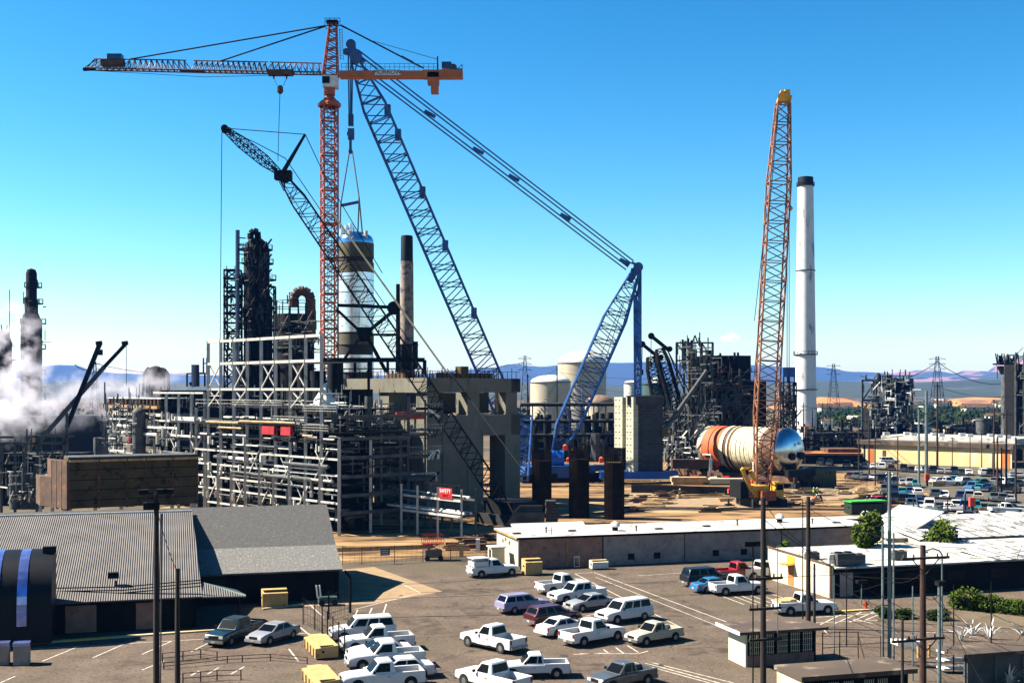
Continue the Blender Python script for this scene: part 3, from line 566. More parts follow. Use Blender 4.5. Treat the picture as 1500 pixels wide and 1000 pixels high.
wl = MB(); wl.add([SH(.3, 11.6, 0), SH(.3, -7.4, 0), SH(.3, -7.4, 4.3), SH(.3, 0, 7.8), SH(.3, 7, 4.45), SH(.3, 11.6, 3.0), SH(.6, 11.6, 0), SH(.6, -7.4, 0), SH(.6, -7.4, 4.3), SH(.6, 0, 7.8), SH(.6, 7, 4.45), SH(.6, 11.6, 3.0)],
                 [(0, 1, 2, 3, 4, 5), (11, 10, 9, 8, 7, 6), (0, 6, 7, 1), (5, 4, 10, 11), (0, 5, 11, 6)])
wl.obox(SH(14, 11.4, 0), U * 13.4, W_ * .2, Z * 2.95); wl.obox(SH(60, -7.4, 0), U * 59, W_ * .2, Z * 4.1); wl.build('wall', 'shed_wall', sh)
w2 = MB(); w2.obox(SH(70, 21.6, 0), U * 56.3, W_ * .2, Z * 2.75)
w2.add([SH(13.7, 21.6, 0), SH(13.7, 1.6, 0), SH(13.7, 1.6, 7.5), SH(13.7, 21.6, 2.72), SH(13.9, 21.6, 0), SH(13.9, 1.6, 0), SH(13.9, 1.6, 7.5), SH(13.9, 21.6, 2.72)], [(0, 1, 2, 3), (7, 6, 5, 4), (3, 2, 6, 7), (0, 3, 7, 4)])
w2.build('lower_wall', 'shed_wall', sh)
for t0, wd_ in ((46, 3.2), (40, 2.4), (34, 3.6), (29, 1.6), (24, 2.4), (18.5, 2.0)):
    MB().obox(SH(t0, 21.66, .1), U * wd_, -W_ * .05, Z * 2.2).build('door', 'steel_dark' if wd_ > 3 else 'block_brown', sh)
cn = MB(); slab(cn, SH(13.2, 18.6, 3.35), SH(13.2, 22.5, 2.7), SH(9.6, 22.3, 2.55), SH(9.9, 22.0, 2.6)); cn.build('canopy', 'roof_rib', sh)
cn = MB(); slab(cn, SH(13.2, 18.6, 3.36), SH(9.6, 21.95, 2.62), SH(10.2, 18.4, 2.5), SH(13.2, 16.5, 2.6)); cn.build('canopy', 'teal', sh)
MB().bar(SH(10.2, 21.7, 0), SH(10.2, 21.7, 2.5), .2).build('post', 'steel_dark', sh)
# floodlight on the ribbed roof and pipes running along it
fl = thing('floodlight', 'black floodlight on a short post above the ribbed shed roof', 'light', P(170, 862, 101)); MB().bar(P(171, 868, 101), P(170, 850, 101), .12).build('post', 'black', fl); MB().box(P(166, 842, 101), (.9, .5, .5), (U, W_)).build('lamp_head', 'black', fl)
for i, (ya, yb) in enumerate(((861, 849), (866, 853), (870, 858))):
    cable('%s of the three pipes crossing the ribbed shed roof' % ('uppermost', 'middle one', 'lowest')[i], [P(70, ya, 99), P(180, ya - 2, 99.5), P(294, yb, 100.5)], .06, 'roof_pipe', 'steel_dark', 'pipes along the shed roof', cat='pipe')
# dark canopy at the left edge
dc = thing('barrel_canopy', 'black barrel shaped canopy with two blue bands at the left edge', 'canopy', G(20, 942)); B0 = P(75, 570, 93.4).xy.to_3d()
prof = [(0, .2)] + [(0.15 + 4.2 * (1 - math.cos(a)), 3.2 + 3.85 * math.sin(a)) for a in [R(x) for x in range(0, 91, 10)]]
sh_ = MB(); n = len(prof); vs = []
for t in (0, 9): vs += [B0 - U * t + W_ * d + Z * z for d, z in prof] + [B0 - U * t + W_ * 4.35 + Z * .2]
n += 1; sh_.add(vs, [tuple(range(n))[::-1], tuple(range(n, 2 * n))] + [(i, (i + 1) % n, n + (i + 1) % n, n + i) for i in range(n)]); sh_.build('shell', 'canopy_dark', dc, smooth=True)
for t0, lo in ((1.8, 2), (3.8, 2)):
    bn = MB()
    for i in range(1, n - 2):
        (d0, z0), (d1, z1) = prof[i], prof[i + 1]
        nn = Vector((0, 0, 0)); o = -W_ * .03 + Z * .03
        bn.add([B0 - U * t0 + W_ * d0 + Z * z0 + o, B0 - U * (t0 + .72) + W_ * d0 + Z * z0 + o, B0 - U * (t0 + .72) + W_ * d1 + Z * z1 + o, B0 - U * t0 + W_ * d1 + Z * z1 + o], [(0, 1, 2, 3)])
    bn.obox(B0 - U * (t0 + .72) - W_ * .03 + Z * 1.6, U * .72, W_ * .02, Z * 1.63); bn.build('band', 'blue_band', dc, smooth=True)
MB().box(B0 - U * .4 + W_ * 3.2 + Z * 7.1, (1.0, .5, .5), (U, W_)).build('lamp_box', 'black', dc)
for i, (px, lb) in enumerate(((32, 'right one of two grey cabinets with blue tops under the canopy'), (2, 'left one of two grey cabinets with blue tops under the canopy'))):
    p = G(px, 972); cb = thing('cabinet', lb, 'cabinet', p, 'cabinets with blue tops'); MB().box(p + Z * .7, (1.1, .9, 1.4), (U, W_)).build('body', 'block', cb); MB().box(p + Z * 1.5, (1.16, .96, .22), (U, W_)).build('lid', 'blue_band', cb)

# ------------------------------------------------------------------ long low building
LB = Vector((0.75, 133, 0)); LL = 53.0
lb = thing('low_building', 'long low block building with a white roof beyond the parking lot', 'building', LB + U * 20 + W_ * 4)
def LP(t, d, z): return LB + U * t + W_ * d + Z * z
MB().obox(LP(0, 0, 0), U * 10, W_ * .25, Z * 3.4).build('wall', 'block_brown', lb); MB().obox(LP(10.05, -.02, 0), U * (LL - 10), W_ * .25, Z * 3.4).build('wall', 'block', lb)
MB().obox(LP(0, .26, 0), U * .25, W_ * 8.8, Z * 3.4).build('end_wall', 'stucco', lb); MB().obox(LP(0, 9.1, 0), U * LL, W_ * .2, Z * 3.4).build('rear_wall', 'block', lb); MB().obox(LP(LL - .2, .3, 0), U * .2, W_ * 8.7, Z * 3.4).build('end_wall', 'block', lb)
MB().obox(LP(-.25, -.25, 3.40), U * (LL + .4), W_ * 9.8, Z * .14).build('roof', 'roof_white', lb)
MB().obox(LP(-.28, -.3, 3.30), U * (LL + .5), W_ * .06, Z * .22).build('fascia', 'steel_dark', lb); MB().obox(LP(-.32, -.2, 3.30), U * .06, W_ * 9.6, Z * .20).build('fascia', 'pipe_ochre', lb)
MB().obox(LP(5.6, -.10, 0), U * .12, W_ * .08, Z * 3.3).build('downpipe', 'pipe_ochre', lb); MB().obox(LP(30.6, -.12, 0), U * .14, W_ * .08, Z * 3.3).build('downpipe', 'pipe_ochre', lb); MB().obox(LP(-.12, -.12, 0), U * .12, W_ * .1, Z * 3.3).build('downpipe', 'pipe_white', lb)
for t in (13.0, 16.2, 23.6, 27.2, 30.0 - .4 + 3, 38): MB().obox(LP(t, -.06, .55), U * .8, W_ * .03, Z * .7).build('vent', 'black', lb)
for t in (9.9, 20, 32.5): MB().obox(LP(t, -.05, 0), U * .08, W_ * .03, Z * 3.3).build('joint', 'black', lb)
for px, py in ((752, 833 - 26), (752, 812)): pass
for d, zz in ((3.5, 2.3), (5.0, 2.5), (6.2, 2.2)): MB().obox(LP(-.05, d, zz), U * .05, W_ * .5, Z * .4).build('wall_lamp', 'rust', lb)
for px, py in ((901, 772), (1142, 760), (1268, 755)):
    Y = (H - 3.6) * F / (py - HY + 4); p = P(px, HY, Y); p.z = 3.54; v_ = thing('roof_vent', 'mushroom shaped grey roof vent, %s on the long white roof' % {901: 'left one', 1142: 'middle one', 1268: 'right one'}[px], 'vent', p, 'vents on the long roof')
    MB().tube(p, p + Z * .45, .35, 10).build('base', 'black', v_); MB().lathe(p + Z * .45, [(.5, 0), (.62, .15), (.5, .4), (.2, .6), (0.01, .66)], 14).build('cowl', 'pipe_white', v_, True)
for px, py in ((757, 781), (838, 777), (965, 774), (1035, 770), (1225, 765)):
    Y = (H - 3.6) * F / (py - HY); p = P(px, HY, Y); p.z = 3.55; tag(MB().box(p + Z * .07, (.9, .5, .14), (U, W_)).build('roof_hatch', 'black'), 'flat dark hatch number %s from the left on the long white roof' % {757: 'one', 838: 'two', 965: 'three', 1035: 'four', 1225: 'five'}[px], 'hatch', 'hatches on the long roof')
p = LP(1.4, 6.5, 3.54); aw = MB(); slab(aw, p, p + U * 9, p + U * 9 + W_ * 1.6 + Z * .6, p + W_ * 1.6 + Z * .6, .1); tag(aw.build('roof_panel', 'pipe_white'), 'tilted white panel lying near the left end of the long roof', 'panel')
p = G(727, 828); ws = thing('utility_hut', 'small white hut beside the cream end wall', 'hut', p); MB().box(p + Z * 1.05, (1.5, 1.8, 2.1), (U, W_)).build('wall', 'stucco', ws); MB().box(p + Z * 2.17, (1.8, 2.1, .14), (U, W_)).build('roof', 'roof_white', ws)
MB().obox(p + U * .76 - W_ * .7 + Z * .05, U * .02, W_ * 1.4, Z * 1.9).build('door', 'block', ws); MB().obox(p - U * .76 - W_ * .5, -U * .02, W_ * .8, Z * 1.9).build('door', 'steel_dark', ws)
def skip(label, p, s, ax, m='yellow', name='skip', dark=True, group=None, lean=.12):
    t = thing(name, label, 'skip', p, group); a, b = ax; L, D, Hh = s
    MB().add([p - a * L / 2 - b * D / 2 + Z * .12, p + a * L / 2 - b * D / 2 + Z * .12, p + a * L / 2 + b * D / 2 + Z * .12, p - a * L / 2 + b * D / 2 + Z * .12,
              p - a * L / 2 - b * (D / 2 + lean) + Z * Hh * .85, p + a * L / 2 - b * (D / 2 + lean) + Z * Hh * .85, p + a * L / 2 + b * D / 2 + Z * Hh, p - a * L / 2 + b * D / 2 + Z * Hh],
             [(0, 3, 2, 1), (4, 5, 6, 7), (0, 1, 5, 4), (1, 2, 6, 5), (2, 3, 7, 6), (3, 0, 4, 7)]).build('body', m, t)
    rb = MB()
    for i in range(4):
        q = p - a * (L / 2 - L * (i + .5) / 4) - b * (D / 2 + .04 + lean * .5); rb.bar(q + Z * .15, q + Z * Hh * .8, .08)
    rb.build('ribs', m, t)
    MB().box(p + Z * (Hh + .02) - b * .02, (L * .96, D * .6, .06), ax).build('lid', m if not dark else 'yellow', t)
    for sg in (-1, 1): MB().tube(p + a * sg * (L / 2 + .02) + Z * Hh * .6 - b * .3, p + a * sg * (L / 2 + .14) + Z * Hh * .6 - b * .3, .09, 8).build('lifting_lug', 'black', t)
    return t
skip('yellow refuse bin against the brown block wall', G(779, 841), (1.9, 1.5, 1.7), (U, W_))
skip('white refuse bin by the grey block wall', G(877, 833), (1.9, 1.0, 1.0), (U, W_), 'pipe_white')
skip('yellow open skip in the shadow of the shed eave', G(402, 888), (2.3, 1.4, 1.6), (U, W_))
for i, (py, lb_) in enumerate(((950, 'long yellow skip by the wire gate, upper one'), (1000, 'long yellow skip cut by the bottom edge'))):
    dd = (G(487, 968) - G(455, 935)).normalized(); skip(lb_, G(470, py + 6), (4.6, 1.7, 1.0), (dd, Vector((-dd.y, dd.x, 0))), 'yellow', lean=.02, group='long yellow skips')
p = G(845, 830); sb = thing('notice_board', 'small dark notice board leaning on the block wall', 'board', p); MB().obox(p - U * .35, U * .7, W_ * .06 + Z * .0, Z * 1.2).build('frame', 'pipe_white', sb); MB().obox(p - U * .28 - W_ * .012 + Z * .12, U * .56, W_ * .01, Z * .96).build('panel', 'p_green', sb)
p = G(480, 886); ut = thing('utility_cart', 'small teal and white cart in the shed shadow', 'cart', p); MB().box(p + Z * .55, (1.7, .9, .5), (U, W_)).build('tray', 'teal', ut)
for s_ in (-.9, -.6): MB().bar(p + U * s_ + Z * .7, p + U * (s_ - .15) + Z * 1.9, .12).build('upright', 'pipe_white', ut)
for s_ in (-.6, .6): MB().tube(p + U * s_ - W_ * .5 + Z * .3, p + U * s_ + W_ * .5 + Z * .3, .28, 12).build('wheel', 'tyre', ut)

# ------------------------------------------------------------------ workshop with cream gable end, right
WC = Vector((30.5, 114.4, 0)); ws = thing('workshop', 'workshop with shade-toned walls, a sunlit cream end wall and pale roof', 'building', WC + U * 20 + W_ * 6)
def WP(t, d, z): return WC + U * t + W_ * d + Z * z
MB().add([WP(0, 0, 0), WP(0, 12.4, 0), WP(0, 12.4, 3.35), WP(0, 0, 3.15), WP(.3, 0, 0), WP(.3, 12.4, 0), WP(.3, 12.4, 3.35), WP(.3, 0, 3.15)], [(0, 1, 2, 3), (7, 6, 5, 4), (3, 2, 6, 7), (0, 3, 7, 4), (1, 5, 6, 2)]).build('end_wall', 'stucco', ws)
MB().obox(WP(.31, 0, 0), U * 45, W_ * .25, Z * 2.9).build('wall', 'shade_wall', ws); MB().obox(WP(.31, 12.1, 0), U * 45, W_ * .25, Z * 3.0).build('rear_wall', 'shade_wall', ws)
rf = MB(); slab(rf, WP(.32, -.4, 2.95), WP(46, -.4, 2.95), WP(46, 12.6, 3.2), WP(.32, 12.6, 3.2), .14); rf.build('roof', 'roof_white', ws)
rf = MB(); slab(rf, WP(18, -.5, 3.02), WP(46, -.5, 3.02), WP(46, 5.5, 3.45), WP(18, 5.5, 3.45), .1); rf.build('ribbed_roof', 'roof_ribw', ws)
MB().obox(WP(-.06, -.06, 0), U * .12, W_ * .2, Z * 3.2).build('corner_trim', 'rust', ws); MB().bar(WP(-.05, 0, 3.2), WP(-.05, 12.4, 3.4), .14).build('coping', 'rust', ws)
MB().obox(WP(-.05, 7.0, .1), U * .04, W_ * 1.1, Z * 2.1).build('door', 'orange_wall', ws); MB().obox(WP(-.05, 6.8, 2.3), U * .04, W_ * 1.5, Z * .75).build('sign_panel', 'crane_yellow', ws)
MB().obox(WP(-1.1, 6.7, 2.2), U * 1.1, W_ * 1.7, Z * .08).build('door_canopy', 'crane_yellow', ws)
for t in (3.2, 8, 13, 18, 24): MB().obox(WP(t, -.04, 1.2), U * 2.0, W_ * .03, Z * .9).build('window', 'glass', ws)
MB().obox(WP(1.0, -.05, .1), U * 1.4, W_ * .04, Z * 2.3).build('door', 'block', ws)
for px, py, sc_, lb_ in ((1235, 820, 1.0, 'large dark air handling unit at the left end of the workshop roof'), (1254, 818, .75, 'smaller dark air unit right of the large one'), (1316, 812, .7, 'dark rooftop box behind the twin steel poles'), (1190, 812, .6, 'dark unit standing behind the cream end wall')):
    Y = (H - 3.1) * F / (py + 6 - HY); p = P(px, HY, Y); p.z = 3.12; a_ = thing('air_unit', lb_, 'air unit', p, 'air units on the workshop roof')
    MB().box(p + Z * .55 * sc_, (2.0 * sc_, 1.3 * sc_, 1.1 * sc_), (U, W_)).build('casing', 'pipe_grey', a_)
    for k in (-.5, .5): MB().tube(p + U * k * sc_ + Z * 1.1 * sc_, p + U * k * sc_ + Z * 1.22 * sc_, .38 * sc_, 14).build('fan', 'black', a_)
    MB().path([p - U * 1.0 * sc_ + Z * .9 * sc_, p - U * 1.5 * sc_ + Z * .9 * sc_, p - U * 1.5 * sc_], .13 * sc_, 8).build('duct', 'pipe_white', a_)
# white sheds behind
bx = Vector((46.5, 137, 0)); b_ = thing('ribbed_shed', 'low shed with a white ribbed roof right of the conical tree', 'shed', bx + U * 15)
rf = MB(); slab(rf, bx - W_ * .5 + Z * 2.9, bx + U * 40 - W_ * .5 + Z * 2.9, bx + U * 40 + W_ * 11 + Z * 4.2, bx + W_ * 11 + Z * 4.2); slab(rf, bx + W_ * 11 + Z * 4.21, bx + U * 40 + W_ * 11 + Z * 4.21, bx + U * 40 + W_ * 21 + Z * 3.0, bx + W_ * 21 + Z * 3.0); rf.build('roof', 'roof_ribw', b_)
MB().obox(bx + U * .3, U * 39, W_ * .2, Z * 2.7).build('wall', 'stucco', b_); MB().obox(bx + U * .3 + W_ * .25, U * .2, W_ * 19, Z * 2.8).build('end_wall', 'stucco', b_)
bx = P(1300, 570, 139).xy.to_3d(); b_ = thing('white_shed', 'white walled shed between the two green trees', 'shed', bx)
MB().obox(bx, U * 8.5, W_ * .2, Z * 2.7).build('wall', 'stucco', b_); MB().obox(bx + W_ * .2, U * .2, W_ * 9, Z * 2.7).build('end_wall', 'stucco', b_)
rf = MB(); slab(rf, bx - U * .4 - W_ * .4 + Z * 2.72, bx + U * 9 - W_ * .4 + Z * 2.72, bx + U * 9 + W_ * 5 + Z * 4.0, bx - U * .4 + W_ * 5 + Z * 4.0); rf.build('roof', 'roof_white', b_)
for t in (1.0, 4.6): MB().obox(bx + U * t - W_ * .03, U * 1.0, W_ * .02, Z * 2.0).build('door', 'steel_dark' if t > 2 else 'pipe_grey', b_)
bx = P(1262, 570, 150).xy.to_3d(); b_ = thing('sloping_roof_shed', 'white shed whose roof slopes up behind the bushy tree', 'shed', bx)
rf = MB(); slab(rf, bx + Z * 2.6, bx + U * 5.5 + Z * 5.4, bx + U * 5.5 - W_ * 9 + Z * 5.4, bx - W_ * 9 + Z * 2.6); rf.build('roof', 'roof_white', b_); MB().obox(bx - W_ * 8.8, U * 5.3, W_ * .2, Z * 2.5).build('wall', 'stucco', b_)

# guard house
GC = Vector((16.8, 86, 0)); gh = thing('guard_house', 'small guard house with barred windows and a flat brown roof', 'hut', GC + U * 2.8)
def GP(t, d, z): return GC + U * t + W_ * d + Z * z
MB().obox(GP(0, 0, 0), U * .15, W_ * 2.7, Z * 2.45).build('end_wall', 'stucco', gh); MB().obox(GP(5.55, .01, 0), U * .15, W_ * 2.68, Z * 2.45).build('end_wall', 'shade_wall', gh); MB().obox(GP(.16, 2.5, 0), U * 5.4, W_ * .18, Z * 2.45).build('rear_wall', 'shade_wall', gh)
MB().obox(GP(.16, 0, 0), U * 5.38, W_ * .12, Z * .8).build('lower_wall', 'block_brown', gh)
MB().add([GP(-.7, -.6, 2.46), GP(6.4, -.6, 2.46), GP(6.1, 3.3, 2.46), GP(-.7, 3.3, 2.46), GP(-.7, -.6, 2.66), GP(6.4, -.6, 2.66), GP(6.1, 3.3, 2.66), GP(-.7, 3.3, 2.66)], [(0, 3, 2, 1), (4, 5, 6, 7), (0, 1, 5, 4), (1, 2, 6, 5), (2, 3, 7, 6), (3, 0, 4, 7)]).build('roof', 'brown_roof', gh)
MB().obox(GP(-.76, -.6, 2.44), U * .05, W_ * 3.9, Z * .26).build('fascia', 'pipe_white', gh)
for i, t in enumerate((.3, 1.5, 2.6, 3.6, 4.6)):
    wn = MB().obox(GP(t, .03, .85), U * .8, W_ * .04, Z * 1.5).build('window', 'glass_pale', gh); br = MB()
    for k in range(5): br.bar(GP(t + .08 + k * .16, -.02, .85), GP(t + .08 + k * .16, -.02, 2.35), .03)
    for k in range(4): br.bar(GP(t, -.03, 1.0 + k * .4), GP(t + .8, -.03, 1.0 + k * .4), .03)
    br.build('bars', 'stucco', wn)
G2 = P(1172, 570, 76).xy.to_3d() - Z * .75; g2 = thing('gate_hut', 'second low hut with a flat dark roof at the bottom edge', 'hut', G2)
MB().obox(G2 - W_ * .2 + Z * 2.2, U * 8.5, W_ * 3.6, Z * .3).build('roof', 'brown_roof', g2); MB().obox(G2 + U * .3, U * 7.6, W_ * .15, Z * 2.15).build('wall', 'shade_wall', g2); MB().obox(G2 + U * .1, U * .15, W_ * 3.2, Z * 2.15).build('end_wall', 'stucco', g2)
for t in (.9, 2.0, 3.1, 4.6, 5.6):
    wn = MB().obox(G2 + U * t - W_ * .03 + Z * .8, U * .75, W_ * .02, Z * 1.2).build('window', 'glass_pale', g2); br = MB()
    for k in range(5): br.bar(G2 + U * (t + .05 + k * .16) - W_ * .06 + Z * .8, G2 + U * (t + .05 + k * .16) - W_ * .06 + Z * 2.0, .03)
    br.build('bars', 'stucco', wn)
p = P(1412, 570, 80).xy.to_3d(); g3 = thing('lean_to', 'low lean-to with a ragged dark roof at the bottom right corner', 'shed', p); MB().obox(p + Z * 2.0, U * 8, W_ * 2.6, Z * .25).build('roof', 'brown_roof', g3); MB().obox(p + U * .3 + W_ * .3, U * 7, W_ * .15, Z * 1.95).build('wall', 'pipe_grey', g3)
for k in range(4): MB().bar(p + U * (.4 + k * 2.2) + W_ * .1, p + U * (.4 + k * 2.2) + W_ * .1 + Z * 2.0, .12).build('post', 'pipe_grey', g3)
p = G(1400, 985)
for k in range(3): tag(MB().obox(P(1383, 957 + 12 * k, 84), U * 2.0 - W_ * .6, W_ * .9, Z * .12).build('loose_sheet', 'pipe_white'), '%s of the white panels stacked left of the lean-to' % ('top one', 'middle one', 'lowest')[k], 'panel', 'stacked white panels')
tag(MB().obox(P(1315, 945, 86), U * 1.6 - W_ * .8, W_ * .9, Z * .35).build('loose_sheet', 'pipe_white'), 'white panel at the foot of the twin steel poles', 'panel')
def railing(label, pts, h=1.1, m='rust', name='railing', group=None, cat='railing', rails=2):
    t = thing(name, label, cat, pts[0], group)
    for p in pts: MB().bar(p, p + Z * h, .07).build('post', m, t)
    for k in range(rails):
        mb = MB()
        for a, b in zip(pts, pts[1:]): mb.bar(a + Z * h * (k + 1) / rails * .98, b + Z * h * (k + 1) / rails * .98, .05)
        mb.build('rail', m, t)
    return t
railing('rusty pipe railing right of the guard house', [G(1205, 970), G(1230, 968), G(1257, 968), G(1290, 975)], 2.2)
railing('low pipe railing at the bottom left of the lot', [G(238, 970), G(268, 967), G(294, 964), G(318, 967)], .7, 'rust')
railing('long low cable barrier along the bottom left', [G(240, 980), G(333, 970), G(355, 969), G(396, 967), G(450, 972)], .5, 'rust', 'barrier', None, 'barrier')
railing('low pipe railing along the very bottom left', [G(268, 1000), G(294, 998), G(318, 996), G(353, 995)], .7, 'rust')

# ------------------------------------------------------------------ fences
def fence(label, pts, h, m='rust', wires=5, step=None, name='wire_fence'):
    t = thing(name, label, 'fence', pts[0]); P_ = []
    for a, b in zip(pts, pts[1:]):
        n = max(1, int((b - a).length / (step or 3))); P_ += [a.lerp(b, i / n) for i in range(n)]
    P_.append(pts[-1])
    for p in P_: MB().tube(p, p + Z * h, .05, 6).build('post', m, t)
    wr = MB()
    for k in range(wires):
        for a, b in zip(pts, pts[1:]): wr.bar(a + Z * (h * (k + .6) / wires), b + Z * (h * (k + .6) / wires), .025)
    for a, b in zip(pts, pts[1:]):
        n = int((b - a).length / .55)
        for i in range(n): q = a.lerp(b, (i + .5) / n); wr.bar(q + Z * .05, q.lerp(b, .02) + Z * h, .014)
    wr.build('wire_mesh', m, t)
    return t
fence('rusty wire fence between the parking lot and the building site', [G(502, 826), G(530, 827), G(578, 825), G(660, 820), G(712, 815)], 2.1)
fence('wire fence with a bent gate post beside the white suv', [G(444, 914), G(461, 922), G(472, 930), G(505, 966)], 2.4, 'steel_dark', 4, 2.2)
fence('wire fence running back from the gate into the shed shadow', [G(482, 906), G(513, 897), G(481, 907)], 2.4, 'steel_dark', 3, 2)
tag(MB().path([G(513, 897), G(513, 897) + Z * 3.2, G(513, 897) + Z * 3.8 - U * .5], .12, 6).build('gate_post', 'steel_dark'), 'thick bent gate post in front of the shed shadow', 'post')
p = G(557, 826) + Z * 1.0; sg = thing('fence_sign', 'grey notice board hung on the rusty wire fence', 'sign', p); MB().obox(p - W_ * .1, U * 1.1, W_ * .03, Z * .8).build('panel', 'pipe_grey', sg)
for k in range(3): MB().obox(p - W_ * .115 + U * .12 + Z * (.15 + k * .2), U * .8, W_ * .01, Z * .07).build('text_line', 'sign_text', sg)
fence('fence behind the vessel transporter', [G(1162, 716), G(1225, 713), G(1270, 716)], 2.0, 'steel_dark', 4, 4)
tag(MB().obox(G(1178, 712), G(1225, 711) - G(1178, 712), W_ * .1, Z * 3.4).build('site_hoarding', 'olive'), 'olive hoarding standing right of the blue vessel head', 'hoarding')

# ------------------------------------------------------------------ poles and wires
def pole(label, px, top, Y, r, m='wood', arms=(), lamp=None, group='utility poles', name='utility_pole', base=None, cat='pole', insul=True):
    b = P(px, 570, Y); b.z = 0; tp = P(px, top, Y); t = thing(name, label, cat, b, group)
    MB().tube(b, tp, r, 10, r * .75).build('shaft', m, t, True)
    for (ay, hw, br) in arms:
        c = P(px, ay, Y); ar = MB().bar(c - U * hw - W_ * r * 1.2, c + U * hw - W_ * r * 1.2, .12, .14).build('crossarm', m, t)
        if insul:
            iz = MB()
            for k in (-.92, -.5, .5, .92): iz.tube(c + U * hw * k - W_ * r * 1.2 + Z * .07, c + U * hw * k - W_ * r * 1.2 + Z * .26, .05, 6)
            iz.build('insulators', 'pipe_grey', ar)
        if br: MB().bar(c - U * hw * .6 - W_ * r * 1.3, P(px, ay, Y) - Z * hw * .6 - W_ * r * 1.2, .05).bar(c + U * hw * .6 - W_ * r * 1.3, P(px, ay, Y) - Z * hw * .6 - W_ * r * 1.2, .05).build('brace', m, t)
    if lamp:
        c = tp
        for s_ in lamp: MB().box(c + U * s_ + Z * .1, (.6, .45, .3), (U, W_)).build('lamp_head', 'black', t)
        MB().bar(c - U * max(abs(x) for x in lamp), c + U * max(abs(x) for x in lamp), .1).build('lamp_bracket', 'black', t)
    return t
p1 = pole('tall dark wooden pole with floodlights in front of the shed roof', 229, 722, 76, .21, lamp=(-.75, .35, .75))
c = P(222, 740, 76); MB().box(c - W_ * .3, (1.0, .5, .45), (U, W_)).build('lamp_head', 'black', p1); MB().tube(P(237, 752, 75.6), P(235, 1010, 75.6), .05, 6).build('conduit', 'pipe_grey', p1)
pole('short dark wooden pole right of the floodlight pole', 260, 832, 78, .19)
pole('wooden pole with three crossarms standing in front of the guard house', 1118, 728, 68, .19, 'wood', [(846, 1.1, 0), (890, 1.0, 0), (935, 1.0, 0)])
pole('thick wooden pole rising past the cream gable wall', 1184, 727, 100, .22, 'wood')
pole('shorter dark pole close right of the thick one', 1193, 825, 97, .12, 'wood')
pole('thin steel pole left of the thick wooden pole', 1176, 731, 101, .06, 'steel_dark')
pole('thin grey pole in front of the cream gable wall', 1139, 800, 86, .045, 'pole_steel')
pole('thin pole carrying small lamps left of the crossarm pole', 1103, 798, 72, .05, 'steel_dark', lamp=(-.35, .3))
pole('thick brown wooden pole with two crossarms at right', 1352, 798, 74, .22, 'wood_brown', [(816, 1.7, 1), (934, 1.35, 1)])
pole('left one of the twin tall green steel poles', 1293, 770, 88, .11, 'pole_steel')
pole('right one of the twin tall green steel poles', 1303, 690, 88, .15, 'pole_steel')
pole('thin third steel pole touching the twin ones', 1309, 780, 87, .08, 'pole_steel')
pole('pale square lamp post beside the brown pole', 1376, 856, 78, .14, 'pole_steel', lamp=(0.1,))
pole('thin steel pole left of the brown pole', 1337, 858, 82, .06, 'pole_steel')
pole('thin pole over the striped bays right of the gable', 1240, 828, 93, .05, 'steel_dark')
pole('short lamp post by the red hydrant at the dark wall', 1262, 853, 111, .06, 'pole_steel', lamp=(-.2, .2), name='lamp_post', cat='lamp post')
pole('thin dark pole between the pale lamp post and the right bushes', 1397, 856, 84, .05, 'steel_dark'); pole('thin grey pole in front of the left end of the workshop wall', 1222, 842, 90, .045, 'pole_steel'); pole('dark wooden pole cut by the bottom edge left of the white panels', 1322, 905, 73, .10, 'wood', [(938, .8, 0)]); pole('thin dark pole near the right edge above the lean-to', 1452, 850, 86, .05, 'steel_dark')
gn = thing('street_lamp', 'street lamp with a curved neck right of the brown pole', 'street lamp', P(1380, 570, 90).xy.to_3d()); MB().path([P(1380, 570, 90).xy.to_3d(), P(1380, 812, 90), P(1376, 806, 90), P(1366, 803, 90), P(1356, 806, 90)], .06, 6).build('shaft', 'pole_steel', gn); MB().box(P(1354, 808, 90), (.5, .25, .14)).build('lamp_head', 'pipe_white', gn)
FARP = [(1258, 610, 700, .18, 'wood'), (1273, 616, 703, .18, 'wood'), (1282, 640, 716, .14, 'wood'), (1315, 640, 716, .14, 'wood'), (1346, 600, 714, .26, 'pole_steel'), (1357, 572, 700, .42, 'pole_steel'), (1373, 560, 684, .30, 'wood'), (1300, 690, 738, .12, 'wood'), (1395, 640, 690, .12, 'wood'), (1421, 640, 690, .12, 'wood'),
        (1438, 630, 690, .14, 'wood'), (1456, 585, 700, .20, 'wood_brown'), (1461, 640, 722, .22, 'wood_brown'), (1467, 655, 722, .16, 'wood_brown'), (1474, 600, 722, .22, 'wood'), (1488, 640, 735, .20, 'wood'), (1338, 728, 776, .10, 'wood'), (1369, 735, 773, .12, 'pole_steel'), (1388, 732, 760, .12, 'wood'), (1414, 723, 755, .14, 'steel_dark'),
        (773, 548, 640, .4, 'steel_dark'), (816, 536, 645, .3, 'steel_dark'), (853, 560, 655, .30, 'pole_steel'), (862, 585, 650, .16, 'steel_dark'), (877, 590, 658, .2, 'steel_dark'), (1166, 640, 690, .14, 'wood'), (1205, 590, 660, .22, 'wood'), (1190, 600, 662, .2, 'wood'), (1177, 590, 660, .2, 'wood'), (1216, 600, 664, .2, 'wood'), (1232, 610, 668, .2, 'wood'), (1300, 610, 672, .2, 'wood')]
